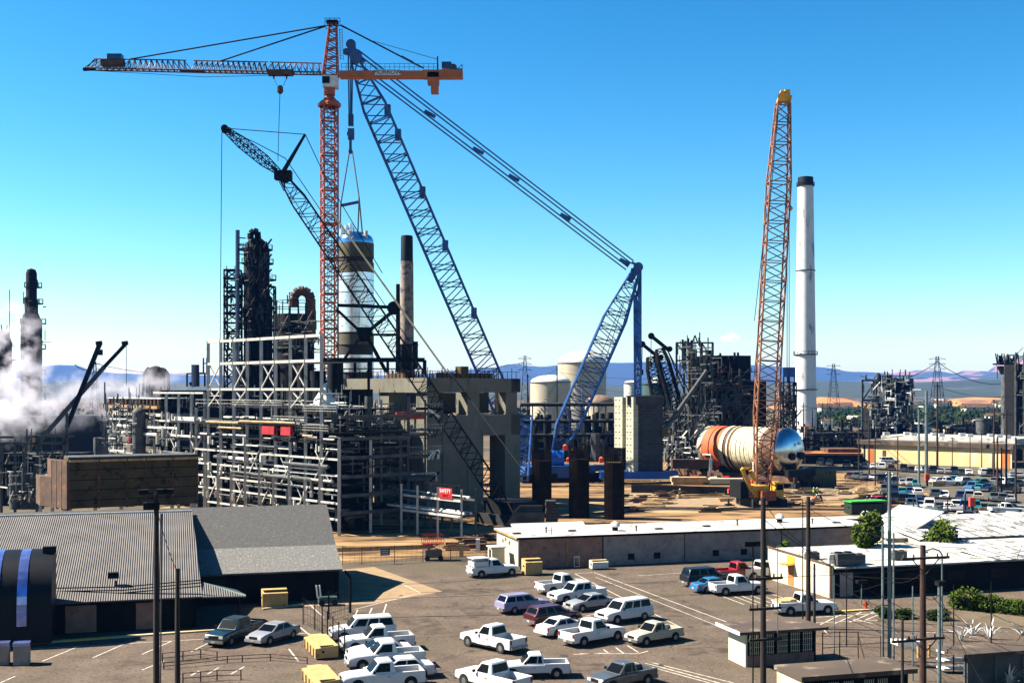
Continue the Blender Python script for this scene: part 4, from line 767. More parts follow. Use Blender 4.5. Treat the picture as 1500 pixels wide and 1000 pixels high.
FL = ['at the left end of the yellow shed', 'by the orange door of the yellow shed', 'just right of the orange door pole', 'before the pale left part of the yellow wall', 'thin one left of the thick pale pole', 'thick tall one before the middle of the yellow wall', 'tall dark one right of the thick pale pole',
      'short one beside the far left skip cars', 'first of the short ones before the yellow wall right part', 'second of the short ones before the yellow wall right part', 'third of the short ones before the yellow wall right part', 'tallest brown one by the right orange door', 'second brown one by the right orange door', 'thin brown one by the right orange door',
      'dark one below the right edge tower', 'rightmost one near the photo edge', 'thin one between two rows before the white roof', 'short pale one left of the conical tree', 'dark one above the conical tree', 'grey one by the right road barrier', 'left of the smaller cream tank', 'between the two cream tanks', 'pale one crossing the blue back mast',
      'thin one right of the blue back mast', 'nearest the pale ballast tower', 'right of the blue vessel head', 'first right of the white chimney', 'left one before the chimney foot', 'between boom and chimney foot', 'second right of the white chimney', 'third right of the white chimney', 'behind the left end of the yellow shed']
for i, (px, t_, b_, r_, m_) in enumerate(FARP):
    Y = H * F / (b_ - HY); zone = 'the far parking lot' if px > 1250 else ('the tank farm' if px < 900 else 'the foot of the white chimney')
    pole('%s pole, %s' % ('pale steel' if m_ == 'pole_steel' else 'dark wooden', FL[i]), px, t_, Y, r_, m_, [(t_ + 8 * 200 / Y, 1.4, 0)] if i % 2 == 0 else (), group='far poles', insul=False)
# wires
W1 = [((1118, 735, 68), (1184, 800, 100), (1217, 826, 114)), ((1118, 760, 68), (1352, 905, 80)), ((1118, 846, 68), (1500, 812, 120)), ((1184, 745, 100), (1352, 800, 74)), ((1352, 836, 74), (1500, 918, 80)), ((1352, 852, 74), (1400, 900, 78), (1500, 960, 80)), ((1184, 830, 100), (1352, 846, 74)), ((1217, 850, 113), (1352, 910, 82), (1500, 945, 78)),
      ((1118, 890, 68), (1193, 870, 97), (1303, 850, 88)), ((1303, 850, 88), (1352, 838, 74)), ((1352, 816, 74), (1500, 806, 110)), ((1325, 816, 74), (1184, 812, 100)), ((1240, 895, 93), (1352, 925, 80)), ((1303, 800, 88), (1500, 790, 130)), ((1184, 790, 100), (1303, 762, 88)), ((1118, 740, 68), (1085, 690, 40)),
      ((229, 742, 76), (260, 838, 78)), ((1240, 905, 93), (1500, 990, 80)), ((1118, 935, 68), (1352, 934, 74)), ((1352, 870, 74), (1376, 870, 78), (1440, 1000, 70))]
WT = ['top wire from the crossarm pole past the thick pole to the gable corner', 'long wire from the crossarm pole over the guard house to the brown pole', 'wire from the upper crossarm over the workshop to the right edge', 'wire from the thick pole top to the brown pole top', 'wire falling from the brown pole to the right edge', 'looped wire falling from the brown pole to the bottom right', 'wire from the thick pole to below the brown pole crossarm', 'wire from the gable corner along the dark wall',
      'wire from the middle crossarm to the twin steel poles', 'short wire joining the twin steel poles to the brown pole', 'wire from the brown pole top crossarm to the right edge', 'wire from the brown pole top crossarm to the thick pole', 'low wire over the striped bays to the brown pole', 'high wire from the twin steel poles over the ribbed roof', 'wire from the thick pole up to the twin steel poles', 'thick cable hanging from the crossarm pole top', 'wire from the floodlight pole to the short dark pole',
      'lowest wire from the striped bays to the right edge', 'wire joining the lowest crossarms of the two wooden poles', 'wire past the pale lamp post to the bottom edge']
for i, w_ in enumerate(W1): cable(WT[i], [P(*q) for q in w_], .022, sag=.35)
for i, w_ in enumerate([((773, 552, 500), (816, 540, 470)), ((735, 537, 600), (769, 531, 900), (826, 540, 600)), ((816, 545, 470), (1000, 552, 480)), ((1205, 596, 900), (1273, 620, 264)), ((1273, 622, 264), (1373, 600, 300), (1474, 604, 240)), ((1232, 616, 380), (1346, 602, 245), (1474, 610, 240)), ((985, 640, 300), (1258, 614, 270)),
                                 ((1258, 640, 270), (1373, 620, 300)), ((1373, 566, 310), (1500, 578, 300)), ((816, 560, 470), (1258, 600, 270)), ((1020, 590, 320), (1177, 600, 380)), ((1020, 600, 320), (1205, 596, 380))]):
    cable(['wire left of the tank farm poles', 'wire above the cream tanks', 'wire from the tank farm to the black unit', 'wire right of the chimney foot', 'wire past the large pylon foot', 'wire over the yellow shed roof', 'wire before the black unit to the yellow shed', 'wire from the yellow shed to its middle pole', 'wire from the tall dark pole to the right edge', 'wire from the tank farm to the yellow shed', 'upper wire over the banded vessel', 'lower wire over the banded vessel'][i], [P(*q) for q in w_], .07, sag=1.5, group='far wires')
def pylon(label, px, top, base, Y, wd_=6.5):
    b = P(px, base, Y); b.z = 0; tp = P(px, top, Y); t = thing('power_pylon', label, 'pylon', b, 'lattice power pylons')
    lattice(t, 'tower', 'steel_dark', b, tp, (1, 0, 0), wd_, wd_, 10, t1=(.99, .15), rc=.15, rl=.08)
    hh = tp.z
    for k, f in enumerate((.80, .88, .96)):
        q = b + Z * hh * f; aw_ = wd_ * .6; MB().bar(q - V(1, 0, 0) * aw_, q + V(1, 0, 0) * aw_, .22).bar(q - V(1, 0, 0) * aw_, q + Z * hh * .04, .15).bar(q + V(1, 0, 0) * aw_, q + Z * hh * .04, .15).build('crossarm', 'steel_dark', t)
    return t
pylon('large lattice pylon against the pink ridge', 1373, 522, 600, 760, 9); pylon('lattice pylon right of the white chimney', 1221, 533, 590, 900, 9); pylon('small lattice pylon beside the cream tank', 769, 521, 590, 640, 6); pylon('distant pylon left of the boxy steam unit', 139, 530, 560, 700, 6)
cable('thick pair of lines reaching from the large pylon', [P(1373, 530, 760), P(1260, 550, 900)], .25, sag=8, group='pylon lines'); cable('thick line running right from the large pylon', [P(1373, 530, 760), P(1500, 555, 800)], .25, sag=8, group='pylon lines'); cable('line between the tank pylon and the concrete frame', [P(769, 531, 640), P(735, 536, 700), P(700, 548, 700)], .2, group='pylon lines')
cable('long far wire over the steam at left', [P(110, 534, 500), P(139, 532, 700), P(300, 545, 700)], .2, sag=3, group='pylon lines')

# ------------------------------------------------------------------ main process unit (steel rack), plant grid
O = Vector((-48.3, 190, 0))
def A(a, b, z): return O + E1 * a + E2 * b + Z * z
pr = thing('pipe_rack', 'tall pale steel pipe rack full of pipes in front of the dark columns', 'pipe rack', A(16, 5, 0))
rnd = random.Random(5); BAY = 4.04
for k in range(9):
    zt = 27.7 if k < 9 else 17
    MB().bar(A(k * BAY, 0, 0), A(k * BAY, 0, zt), .42).build('column', 'steel_pale', pr)
for a in (-4, 36.6): MB().bar(A(a, 0, 0), A(a, 0, 17 if a < 0 else 13), .40).build('column', 'steel_pale', pr)
for a in (2, 6, 10, 14.2, 18.3, 22.2, 26.4, 30.5, 34.2): MB().bar(A(a, -1.6, 0), A(a, -1.6, rnd.choice((7.5, 8.5, 10, 12.5))), .26).build('column', 'steel_pale', pr)
for k in (0, 2, 4, 6, 8): MB().bar(A(k * BAY, 8, 0), A(k * BAY, 8, 24), .36).build('column', 'steel_dark', pr)
for z in (20, 24, 27.5): MB().bar(A(0, 0, z), A(8 * BAY, 0, z), .40 if z != 20 else .34).build('beam', 'steel_pale', pr)
MB().bar(A(0, 8, 24), A(8 * BAY, 8, 24), .3).build('beam', 'steel_dark', pr)
for k in (0, 2, 4, 6):
    for z0, z1 in ((20, 24), (17.2, 20)): MB().bar(A(k * BAY, -.05, z0), A((k + 1) * BAY, -.05, z1), .16).build('brace', 'steel_pale', pr); MB().bar(A(k * BAY, .12, z1), A((k + 1) * BAY, .12, z0), .16).build('brace', 'steel_pale', pr)
for k in (0, 4, 8): MB().bar(A(k * BAY, 0, 24), A(k * BAY, 8, 24), .25).build('cross_beam', 'steel_dark', pr)
for z in (2.2, 4.4, 6.2, 8.2, 10.4, 12.6, 14.6):
    a0 = rnd.choice((-4, 0)); MB().bar(A(a0, -.1, z), A(36.6, -.1, z), .26).build('beam', 'steel_pale' if z < 11 else 'steel_dark', pr)
for z in (17, 13.8, 10.2, 6.6, 3.0):
    MB().obox(A(-4, .4, z), E1 * (40.4 if z < 14 else 36.5), E2 * 11.4, Z * .25).build('deck', 'steel_dark', pr)  # dark floors, mostly added to block sky light inside the rack
dkr = MB()
for z in (17, 13.8):
    for k in range(40): q = A(-4 + k * 0.93, -.1, z + .25); dkr.bar(q, q + Z * 1.1, .05)
    for h_ in (.55, 1.1): dkr.bar(A(-4, -.1, z + .25 + h_), A(33, -.1, z + .25 + h_), .05)
dkr.build('handrail', 'steel_pale', pr)
for k, (a, z) in enumerate([(1, 5), (9, 4.2), (17, 5.3), (26, 4.4), (31, 9.5), (13, 9.2), (22, 8.1)]):
    MB().bar(A(a, -.3, z - 2), A(a + 3.4, -.3, z + 2), .13).bar(A(a, -.2, z + 2), A(a + 3.4, -.2, z - 2), .13).build('brace', 'steel_pale', pr)
for k in range(46):
    z = rnd.choice((2.6, 3.6, 4.9, 5.5, 6.9, 7.4, 8.8, 9.4, 11.0, 11.6, 12.9, 15.0, 15.6)); a0 = rnd.uniform(-4, 26); L_ = rnd.uniform(4, 16); a1 = min(36, a0 + L_); b_ = rnd.uniform(-1.2, 1.6); r_ = rnd.choice((.10, .14, .18, .26))
    m_ = rnd.choice(('pipe_white', 'pipe_white', 'pipe_grey', 'pipe_grey', 'steel_pale', 'pipe_grey')) if z < 10.5 else rnd.choice(('pipe_grey', 'pipe_grey', 'pipe_white', 'steel_dark'))
    pts = [A(a0, b_, z), A(a1, b_, z)]
    if k % 3 == 0: pts.append(A(a1, b_, z - rnd.uniform(1, 2.4)))
    if k % 4 == 0: pts.insert(0, A(a0, b_ + 1.5, z))
    MB().path(pts, r_, 7).build('pipe', m_, pr, True)
for a0, a1, z in ((1, 11, 14.9), (11.5, 27, 15.2), (5, 12, 14.1), (29, 31.5, 13.5)): MB().path([A(a0, -.9, z), A(a1, -.9, z)], .16, 7).build('pipe', 'pipe_ochre', pr, True)
for a, L_ in ((18.0, 3.4), (23.2, 2.6)): MB().obox(A(a, -1.0, 13.4), E1 * L_, E2 * .5, Z * 1.2).build('red_panel', 'red', pr)
vv = MB()
for k in range(70):
    a, b_, z = rnd.uniform(-3, 35), rnd.uniform(-.9, 1.4), rnd.choice((2.8, 4.8, 7.0, 9.0, 11.2)) + rnd.uniform(0, .5); vv.tube(A(a, b_, z), A(a, b_, z + rnd.uniform(.4, 1.3)), rnd.uniform(.1, .3), 7)
tag(vv.build('valve', 'pipe_white', pr), kind='stuff')
vv = MB()
for k in range(110):
    a, b_, z = rnd.uniform(-3, 35), rnd.uniform(1.6, 8), rnd.choice((.2, 3.3, 6.9, 10.5, 14.1)); vv.tube(A(a, b_, z), A(a, b_, z + rnd.uniform(.8, 2.6)), rnd.uniform(.3, .8), 8)
tag(vv.build('equipment', 'steel_dark', pr), kind='stuff')
# end face of the rack (shaded), pipes stacked on the decks
for b_ in (0, 5.2, 10.4, 11.8): MB().bar(A(36.7, b_, 0), A(36.7, b_, 13.4 if b_ < 11 else 19), .36).build('column', 'steel_pale' if b_ in (0, 5.2) else 'pipe_grey', pr)
for z in (3, 5.4, 8, 10.6, 13.2, 16.2): MB().bar(A(36.75, 0, z), A(36.75, 12, z), .45).build('beam', 'pipe_grey', pr)
for z in (4, 6.7, 9.2, 11.8, 12.2, 14.6): MB().path([A(36.2, .4, z), A(36.2, 11, z)], rnd.choice((.12, .2, .28)), 7).build('pipe', rnd.choice(('pipe_grey', 'pipe_grey', 'steel_dark')), pr, True)
MB().obox(A(33.2, 12.2, 15.6), E1 * .2 + E2 * 0, E2 * 5.4, Z * 1.1).build('red_panel', 'red', pr)
for a, b_, z0, z1 in ((32.5, 2, 13, 17), (32.2, 8, 13, 19)): MB().tube(A(a, b_, z0), A(a, b_, z1), .5, 10).build('column_pipe', 'pipe_grey', pr, True)
# left wing of the plant
lw = thing('pipe_rack', 'lower pale steel pipe rack behind the brown cladded boxes', 'pipe rack', A(-24, 6, 0), 'plant pipe racks')
pr['group'] = 'plant pipe racks'
for k in range(9): MB().bar(A(-41 + k * 4.5, 2, 0), A(-41 + k * 4.5, 2, (19.5, 15)[k < 4]), .40).build('column', 'steel_pale', lw)
for z in (3, 6, 8.6, 11.6, 14.6): MB().bar(A(-41, 1.9, z), A(-5, 1.9, z), .3).build('beam', 'steel_pale' if z != 11.6 else 'pipe_grey', lw)
MB().bar(A(-23, 1.9, 19.4), A(-5, 1.9, 19.4), .3).build('beam', 'steel_pale', lw)
for z in (14.6, 10, 6, 3): MB().obox(A(-42, 2.3, z), E1 * 37, E2 * 12, Z * .25).build('deck', 'steel_dark', lw)
for k, (a, z) in enumerate([(-40, 12.5), (-40, 8), (-18.5, 12), (-18.5, 8), (-9.5, 10)]): MB().bar(A(a, 1.8, z - 2), A(a + 3.8, 1.8, z + 2), .16).bar(A(a, 1.7, z + 2), A(a + 3.8, 1.7, z - 2), .16).build('brace', 'steel_pale', lw)
for k in range(30):
    z = rnd.choice((7.2, 8.9, 9.4, 12.2, 12.8, 13.4, 6.6)); a0 = rnd.uniform(-41, -12); a1 = min(-5, a0 + rnd.uniform(3, 11)); b_ = rnd.uniform(.6, 2.2); pts = [A(a0, b_, z), A(a1, b_, z)]
    if k % 2: pts.append(A(a1, b_, z - 1.6))
    MB().path(pts, rnd.choice((.14, .2, .3)), 7).build('pipe', rnd.choice(('pipe_white', 'pipe_white', 'pipe_grey', 'steel_pale')), lw, True)
MB().obox(A(-17, 1.4, 14.8), E1 * 12, E2 * .6, Z * .6).build('white_beam', 'pipe_white', lw)
for s_ in (0, 2.2): MB().obox(A(-31 + s_, .8, 10.2), E1 * 1.6, E2 * .8, Z * 1.1).build('red_panel', 'red', lw)
MB().tube(A(-25.2, .2, 0), A(-25.2, .2, 16.0), 1.15, 20).lathe(A(-25.2, .2, 16), [(1.15, 0), (1.05, .35), (.7, .7), (.01, .9)], 20).build('standpipe', 'pipe_grey', lw, True)
MB().tube(A(-44.2, 1, 0), A(-44.2, 1, 11.0), .8, 16).build('standpipe', 'pipe_grey', lw, True)
vv = MB()
for k in range(90):
    a, b_, z = rnd.uniform(-40, -6), rnd.uniform(.8, 2.2), rnd.choice((6.2, 8.8, 10.3, 12, 14.9)); vv.tube(A(a, b_, z), A(a, b_, z + rnd.uniform(.4, 1.4)), rnd.uniform(.1, .3), 7)
tag(vv.build('valve', 'steel_pale', lw), kind='stuff')
ff = thing('air_cooler', 'long row of brown topped air coolers on the left pipe rack', 'cooler', A(-32, 3, 15), None)
MB().obox(A(-41.5, 1.4, 15.3), E1 * 22, E2 * 7, Z * .5).build('base', 'steel_pale', ff); MB().obox(A(-41, 1.8, 15.8), E1 * 21, E2 * 6, Z * 1.0).build('plenum', 'steel_dark', ff)
for k in range(7): MB().obox(A(-40.6 + k * 2.95, 1.3, 16.6), E1 * 2.3, E2 * .6, Z * .5).build('header_box', 'pipe_ochre', ff)
for k in range(15): MB().tube(A(-40.2 + k * 1.42, 1.6, 17.2), A(-40.2 + k * 1.42, 1.6, 18.3), .34, 8).build('fan_ring', 'rust', ff)
MB().obox(A(-41, 1.5, 18.35), E1 * 21.4, E2 * 5.5, Z * .14).build('top_rail', 'pipe_white', ff)
vd = thing('steam_unit', 'dark boxy steam unit with hooped pipes on its top at left', 'process unit', P(228, 570, 300).xy.to_3d())
MB().tube(P(228, 600, 300), P(228, 546, 300), 2.4, 16).lathe(P(228, 546, 300), [(2.4, 0), (2.0, .9), (.9, 1.6), (.01, 1.8)], 16).build('drum', 'steel_dark', vd, True)
MB().path([P(222, 541, 300), P(240, 541, 300), P(246, 548, 300), P(247, 590, 300)], .5, 8).build('hoop_pipe', 'black', vd, True)
MB().path([P(209, 580, 300), P(211, 548, 300), P(216, 539, 300), P(222, 541, 300)], .35, 8).build('hoop_pipe', 'black', vd, True)
dk = thing('process_block', 'dark low process block with a railed roof left of the tall frame', 'process unit', P(270, 570, 250).xy.to_3d()); MB().obox(P(235, 604, 240).xy.to_3d(), V(14, 2, 0), V(-2, 10, 0), Z * 19.8).build('body', 'steel_dark', dk)
fr = MB(); 
for px in (274, 282, 291, 300): fr.bar(P(px, 566, 245), P(px, 547, 245), .3)
fr.bar(P(274, 547, 245), P(302, 547, 245), .3); fr.path([P(279, 560, 244), P(281, 564, 244), P(285, 564, 244), P(286, 550, 244)], .4, 7); fr.build('roof_frame', 'black', dk); MB().tube(P(286, 566, 244), P(286, 534, 244), .8, 10).build('vent_stack', 'p_navy', dk)
MB().bar(P(298, 548, 243), P(298, 524, 243), .25).bar(P(303, 548, 243), P(303, 524, 243), .25).bar(P(298, 532, 243), P(303, 532, 243), .2).build('ladder', 'steel_dark', dk)

# brown cladded boxes in front
bb = thing('cladded_box', 'long brown cladded box with a pale top rail behind the shed roof', 'box', P(190, 570, 165).xy.to_3d(), 'brown cladded boxes')
q0 = P(101, 570, 158).xy.to_3d(); q1 = P(289, 570, 166).xy.to_3d(); dd = (q1 - q0).normalized(); LQ = (q1 - q0).length; nn = Vector((-dd.y, dd.x, 0))
MB().obox(q0 + Z * 4.2, q1 - q0, nn * 4.5, Z * 6.6).build('cladding', 'box_brown', bb); 
for k, f in enumerate((0, .225, .44, .585, .80, 1)): MB().obox(q0 + dd * (LQ * f - .12) - nn * .12 + Z * 4.1, dd * .24, nn * .12, Z * 6.9).build('stiffener', 'rust', bb)
for k in range(4): MB().obox(q0 - nn * .06 + Z * (5.2 + k * 1.35), q1 - q0, nn * .06, Z * .1).build('seam', 'steel_dark', bb)
for f0, f1 in ((0, .22), (.23, .435), (.445, .58), (.59, .795), (.805, .995)): MB().obox(q0 + dd * LQ * f0 - nn * .35 + Z * 10.35, dd * LQ * (f1 - f0), nn * .5, Z * .3).build('pale_ledge', 'timber', bb)
MB().obox(q0 - nn * .2 + Z * 10.8, q1 - q0, nn * 4.9, Z * .22).build('top', 'pipe_grey', bb)
for f in (.01, .2, .4, .6, .8, .98): MB().bar(q0 + dd * LQ * f + nn * .3, q0 + dd * LQ * f + nn * .3 + Z * 4.2, .4).build('leg', 'steel_pale', bb)
b2 = thing('cladded_box', 'short rusty ribbed box joined to the left end of the long brown box', 'box', P(80, 570, 160).xy.to_3d(), 'brown cladded boxes')
s0 = P(58, 570, 163).xy.to_3d(); s1 = q0 - dd * .3
MB().obox(s0 + Z * 4.2, (P(75, 570, 161).xy.to_3d() - s0), nn * 4, Z * 4).build('cladding', 'rust', b2); s2 = P(75, 570, 161).xy.to_3d(); MB().obox(s2 + Z * 4.2, s1 - s2, nn * 4, Z * 6.3).build('cladding', 'rust', b2)
for f in (0, .33, .66, 1): 
    for q_, e_ in ((s2.lerp(s1, f), 6.3),): MB().obox(q_ - nn * .14 + Z * 4.0, dd * .3, nn * .14, Z * (e_ + .2)).build('stiffener', 'crane_jib', b2)
for f in (.05, .5, .95): MB().bar(s0.lerp(s1, f) + nn * .5, s0.lerp(s1, f) + nn * .5 + Z * 4.2, .35).build('leg', 'steel_pale', b2)

# far left steel frame and the dark long building
fl = thing('steel_structure', 'grey steel frame at the left edge below the crossing crane booms', 'frame', P(30, 570, 190).xy.to_3d())
for px, y0 in ((2, 650), (22, 648), (54, 638), (94, 640), (98, 605)): MB().bar(P(px, 740, 190).xy.to_3d(), P(px, y0, 190), .35).build('column', 'pipe_grey', fl)
for a, b_ in (((0, 649), (98, 649)), ((0, 678), (56, 678)), ((46, 639), (108, 639)), ((0, 640), (20, 640))): MB().bar(P(a[0], a[1], 190), P(b_[0], b_[1], 190), .35).build('beam', 'pipe_grey', fl)
for k in range(3): MB().tube(P(25 + 14 * k, 745, 192), P(25 + 14 * k, 690 + 3 * k, 192), 1.2, 12).build('vessel', 'pipe_grey', fl, True)
MB().obox(P(0, 740, 205).xy.to_3d() + Z * 0, V(14, 0, 0), V(0, 6, 0), Z * 9).build('equipment', 'steel_dark', fl)
dw = thing('dark_warehouse', 'long dark flat building below the steam at left', 'building', P(50, 570, 320).xy.to_3d()); MB().obox(P(-120, 570, 320).xy.to_3d(), V(48, 4, 0), V(-2, 20, 0), Z * 12.4).build('wall', 'canopy_dark', dw)
MB().obox(P(-120, 570, 319.8).xy.to_3d() + Z * 12.4, V(48.5, 4, 0), V(-2, 20.6, 0), Z * .4).build('roof', 'pipe_grey', dw)

# dark columns behind the frame
dt = thing('distillation_column', 'tall dark distillation column crowded with platforms and pipes', 'column', P(376, 570, 258).xy.to_3d(), 'dark distillation columns')
c = P(376, 570, 258); MB().lathe(c.xy.to_3d(), [(3.6, 0), (3.6, 22), (3.0, 24), (2.75, 24.2), (2.75, 50), (2.3, 51.5), (1.0, 52.6), (.01, 52.8)], 24).build('shell', 'steel_dark', dt, True)
for k, z in enumerate((26, 29.5, 33, 36.5, 40, 43.5, 47, 50)):
    rr = 3.7 if k % 2 else 3.4; off = V((-.6, .5, .2, -.3)[k % 4], 0, 0); pm = MB(); pm.lathe(c.xy.to_3d() + off + Z * z, [(2.7, 0), (rr, 0), (rr, .2), (2.7, .2), (2.7, 0)], 20)
    for i in range(12):
        an = i * math.pi / 6; q = c.xy.to_3d() + off + V(math.cos(an) * rr, math.sin(an) * rr, z); pm.bar(q, q + Z * 1.1, .1); q2 = c.xy.to_3d() + off + V(math.cos(an + .52) * rr, math.sin(an + .52) * rr, z); pm.bar(q + Z * 1.1, q2 + Z * 1.1, .1)
    pm.build('platform', 'steel_dark', dt)
for k in range(9):
    an = math.pi * (1.1 + .1 * k) + (k % 3) * .3; q = c.xy.to_3d() + V(math.cos(an) * 3.1, math.sin(an) * 3.1, 0); z1 = rnd.uniform(34, 51); MB().path([q + Z * rnd.uniform(18, 24), q + Z * z1, q * 1.0 + Z * z1 - V(math.cos(an), math.sin(an), 0) * .5], rnd.choice((.18, .28, .4)), 7).build('riser_pipe', 'steel_dark' if k % 3 else 'pipe_grey', dt, True)
MB().path([P(367, 350, 256), P(367, 342, 256), P(372, 338, 256), P(377, 340, 256), P(378, 350, 256)], .7, 8).build('overhead_pipe', 'steel_dark', dt, True)
MB().obox(P(358, 420, 254.5), V(1.1, 0, 0), V(0, .5, 0), -Z * 4.6).build('panel', 'timber', dt)
for i in range(7): MB().bar(P(392, 490 - i * 22, 255), P(398, 482 - i * 22, 255), .3).build('bracket', 'steel_dark', dt)
st = thing('stair_tower', 'dark lattice stair tower left of the tall distillation column', 'stair tower', P(341, 570, 256).xy.to_3d())
lattice(st, 'frame', 'steel_dark', P(341, 640, 256).xy.to_3d(), P(341, 396, 256), (1, 0, 0), 3.0, 3.0, 20, rc=.2, rl=.13)
for k in range(10): MB().box(P(341, 408 + k * 13, 256), (3.4, 3.4, .25)).build('landing', 'steel_dark', st)
st2 = thing('stair_tower', 'dark lattice tower right of the tall distillation column', 'stair tower', P(395, 570, 262).xy.to_3d()); lattice(st2, 'frame', 'steel_dark', P(395, 640, 262).xy.to_3d(), P(395, 420, 262), (1, 0, 0), 2.2, 2.2, 18, rc=.18, rl=.11)
ml = thing('steel_mast', 'thin blue black mast standing left of the tall distillation column', 'mast', P(348, 570, 253).xy.to_3d()); MB().tube(P(348, 640, 253).xy.to_3d(), P(348, 337, 253), .45, 10).build('shaft', 'p_navy', ml)
for y_ in (348, 358, 372, 385, 400, 412): MB().bar(P(348, y_, 253), P(360, y_ + 1, 254), .22).build('bracket', 'steel_dark', ml)
dr = thing('coke_drum', 'wide black drum with a thick hooped pipe arching over its top', 'drum', P(431, 570, 240).xy.to_3d())
c = P(431, 570, 240).xy.to_3d(); MB().lathe(c, [(4.0, 0), (4.0, 34.5), (3.9, 35), (0.01, 35.2)], 24).build('shell', 'steel_dark', dr, True)
rl = MB()
for i in range(16):
    an = i * math.pi / 8; q = c + V(math.cos(an) * 4.1, math.sin(an) * 4.1, 35); rl.bar(q, q + Z * 2.6, .16)
    q2 = c + V(math.cos(an + .4) * 4.1, math.sin(an + .4) * 4.1, 35)
    for h_ in (1.3, 2.6): rl.bar(q + Z * h_, q2 + Z * h_, .14)
rl.build('handrail', 'steel_dark', dr)
MB().path([P(430, 450, 239), P(430, 436, 239), P(433, 430, 239), P(438, 426, 239), P(445, 426, 239), P(452, 430, 239), P(455, 438, 239), P(455.5, 500, 238)], 1.0, 12).build('hoop_pipe', 'rust', dr, True)
for s_ in (-1, 1): MB().tube(P(431 + 30 * s_ * .9, 560, 238), P(431 + 30 * s_ * .9, 462, 238), .3, 8).build('riser_pipe', 'steel_dark', dr)
MB().box(P(428, 440, 239), (1.6, 1, .3)).tube(P(424, 445, 239), P(424, 428, 239), .14, 6).tube(P(421, 445, 239), P(421, 432, 239), .14, 6).build('vents', 'steel_dark', dr)
for z in (20, 24, 28, 32): MB().lathe(c + Z * z, [(4.0, 0), (4.35, 0), (4.35, .25), (4.0, .25)], 24).build('ring', 'steel_dark', dr)
dark_backing = thing('process_block', 'dark process block added as backing behind the pale steel frame', 'process unit', A(15, 14, 0)); MB().obox(A(-2, 14, 0), E1 * 16, E2 * 8, Z * 20).build('body', 'steel_dark', dark_backing)  # added dark backing that blackens the gaps between the posts
for a, h_ in ((3, 24), (7, 23), (12, 25)): MB().tube(A(a, 16, 0), A(a, 16, h_), 1.3, 12).build('vessel', 'steel_dark', dark_backing, True)
for a in range(0, 14, 2): MB().bar(A(a, 13.8, 2), A(a, 13.8, 21.5), .2).build('pipe', 'pipe_grey' if a % 4 else 'steel_dark', dark_backing)
tp_ = thing('tarpaulin_tent', 'white cone shaped tent top on the rack deck behind the braces', 'tent', A(27.5, 4, 17.3)); MB().lathe(A(28, 3.4, 17.3), [(1.9, 0), (1.6, 1.2), (.05, 3.6)], 10).build('canvas', 'pipe_white', tp_)

# left distillation tower with steam around it
lt = thing('distillation_column', 'slender dark distillation column in the steam at far left', 'column', P(47, 570, 330).xy.to_3d(), 'dark distillation columns'); c = P(46, 570, 330).xy.to_3d()
MB().lathe(c, [(2.8, 0), (2.8, 38.5), (1.5, 41.8), (1.45, 41.9), (1.45, 52), (1.1, 53), (.01, 53.4)], 20).build('shell', 'steel_dark', lt, True)
for z, rr in ((48, 2.3), (43.5, 2.6), (38, 3.4), (31, 3.3), (24, 3.3), (17, 3.3)):
    pm = MB().lathe(c + V(.5, 0, z), [(1.2, 0), (rr, 0), (rr, .25), (1.2, .25)], 18)
    for i in range(10):
        an = i * math.pi / 5; q = c + V(.5 + math.cos(an) * rr, math.sin(an) * rr, z); pm.bar(q, q + Z * 1.4, .14); q2 = c + V(.5 + math.cos(an + .63) * rr, math.sin(an + .63) * rr, z); pm.bar(q + Z * 1.4, q2 + Z * 1.4, .12)
    pm.build('platform', 'steel_dark', lt)
MB().path([P(35, 600, 328), P(34, 466, 328), P(38, 458, 328), P(37, 435, 328)], .35, 8).build('riser_pipe', 'pipe_grey', lt, True); MB().path([P(41, 417, 329), P(41, 408, 329), P(54, 410, 329), P(54, 420, 329)], .3, 8).build('overhead_pipe', 'steel_dark', lt)
lt2 = thing('distillation_column', 'broad dark column cut by the left edge inside the steam', 'column', P(4, 570, 335).xy.to_3d(), 'dark distillation columns'); MB().lathe(P(3, 570, 335).xy.to_3d(), [(2.6, 0), (2.6, 33), (1.8, 36), (.01, 36.5)], 20).build('shell', 'steel_dark', lt2, True); MB().tube(P(14, 500, 335), P(14, 424, 335), .12, 6).build('mast', 'steel_dark', lt2)

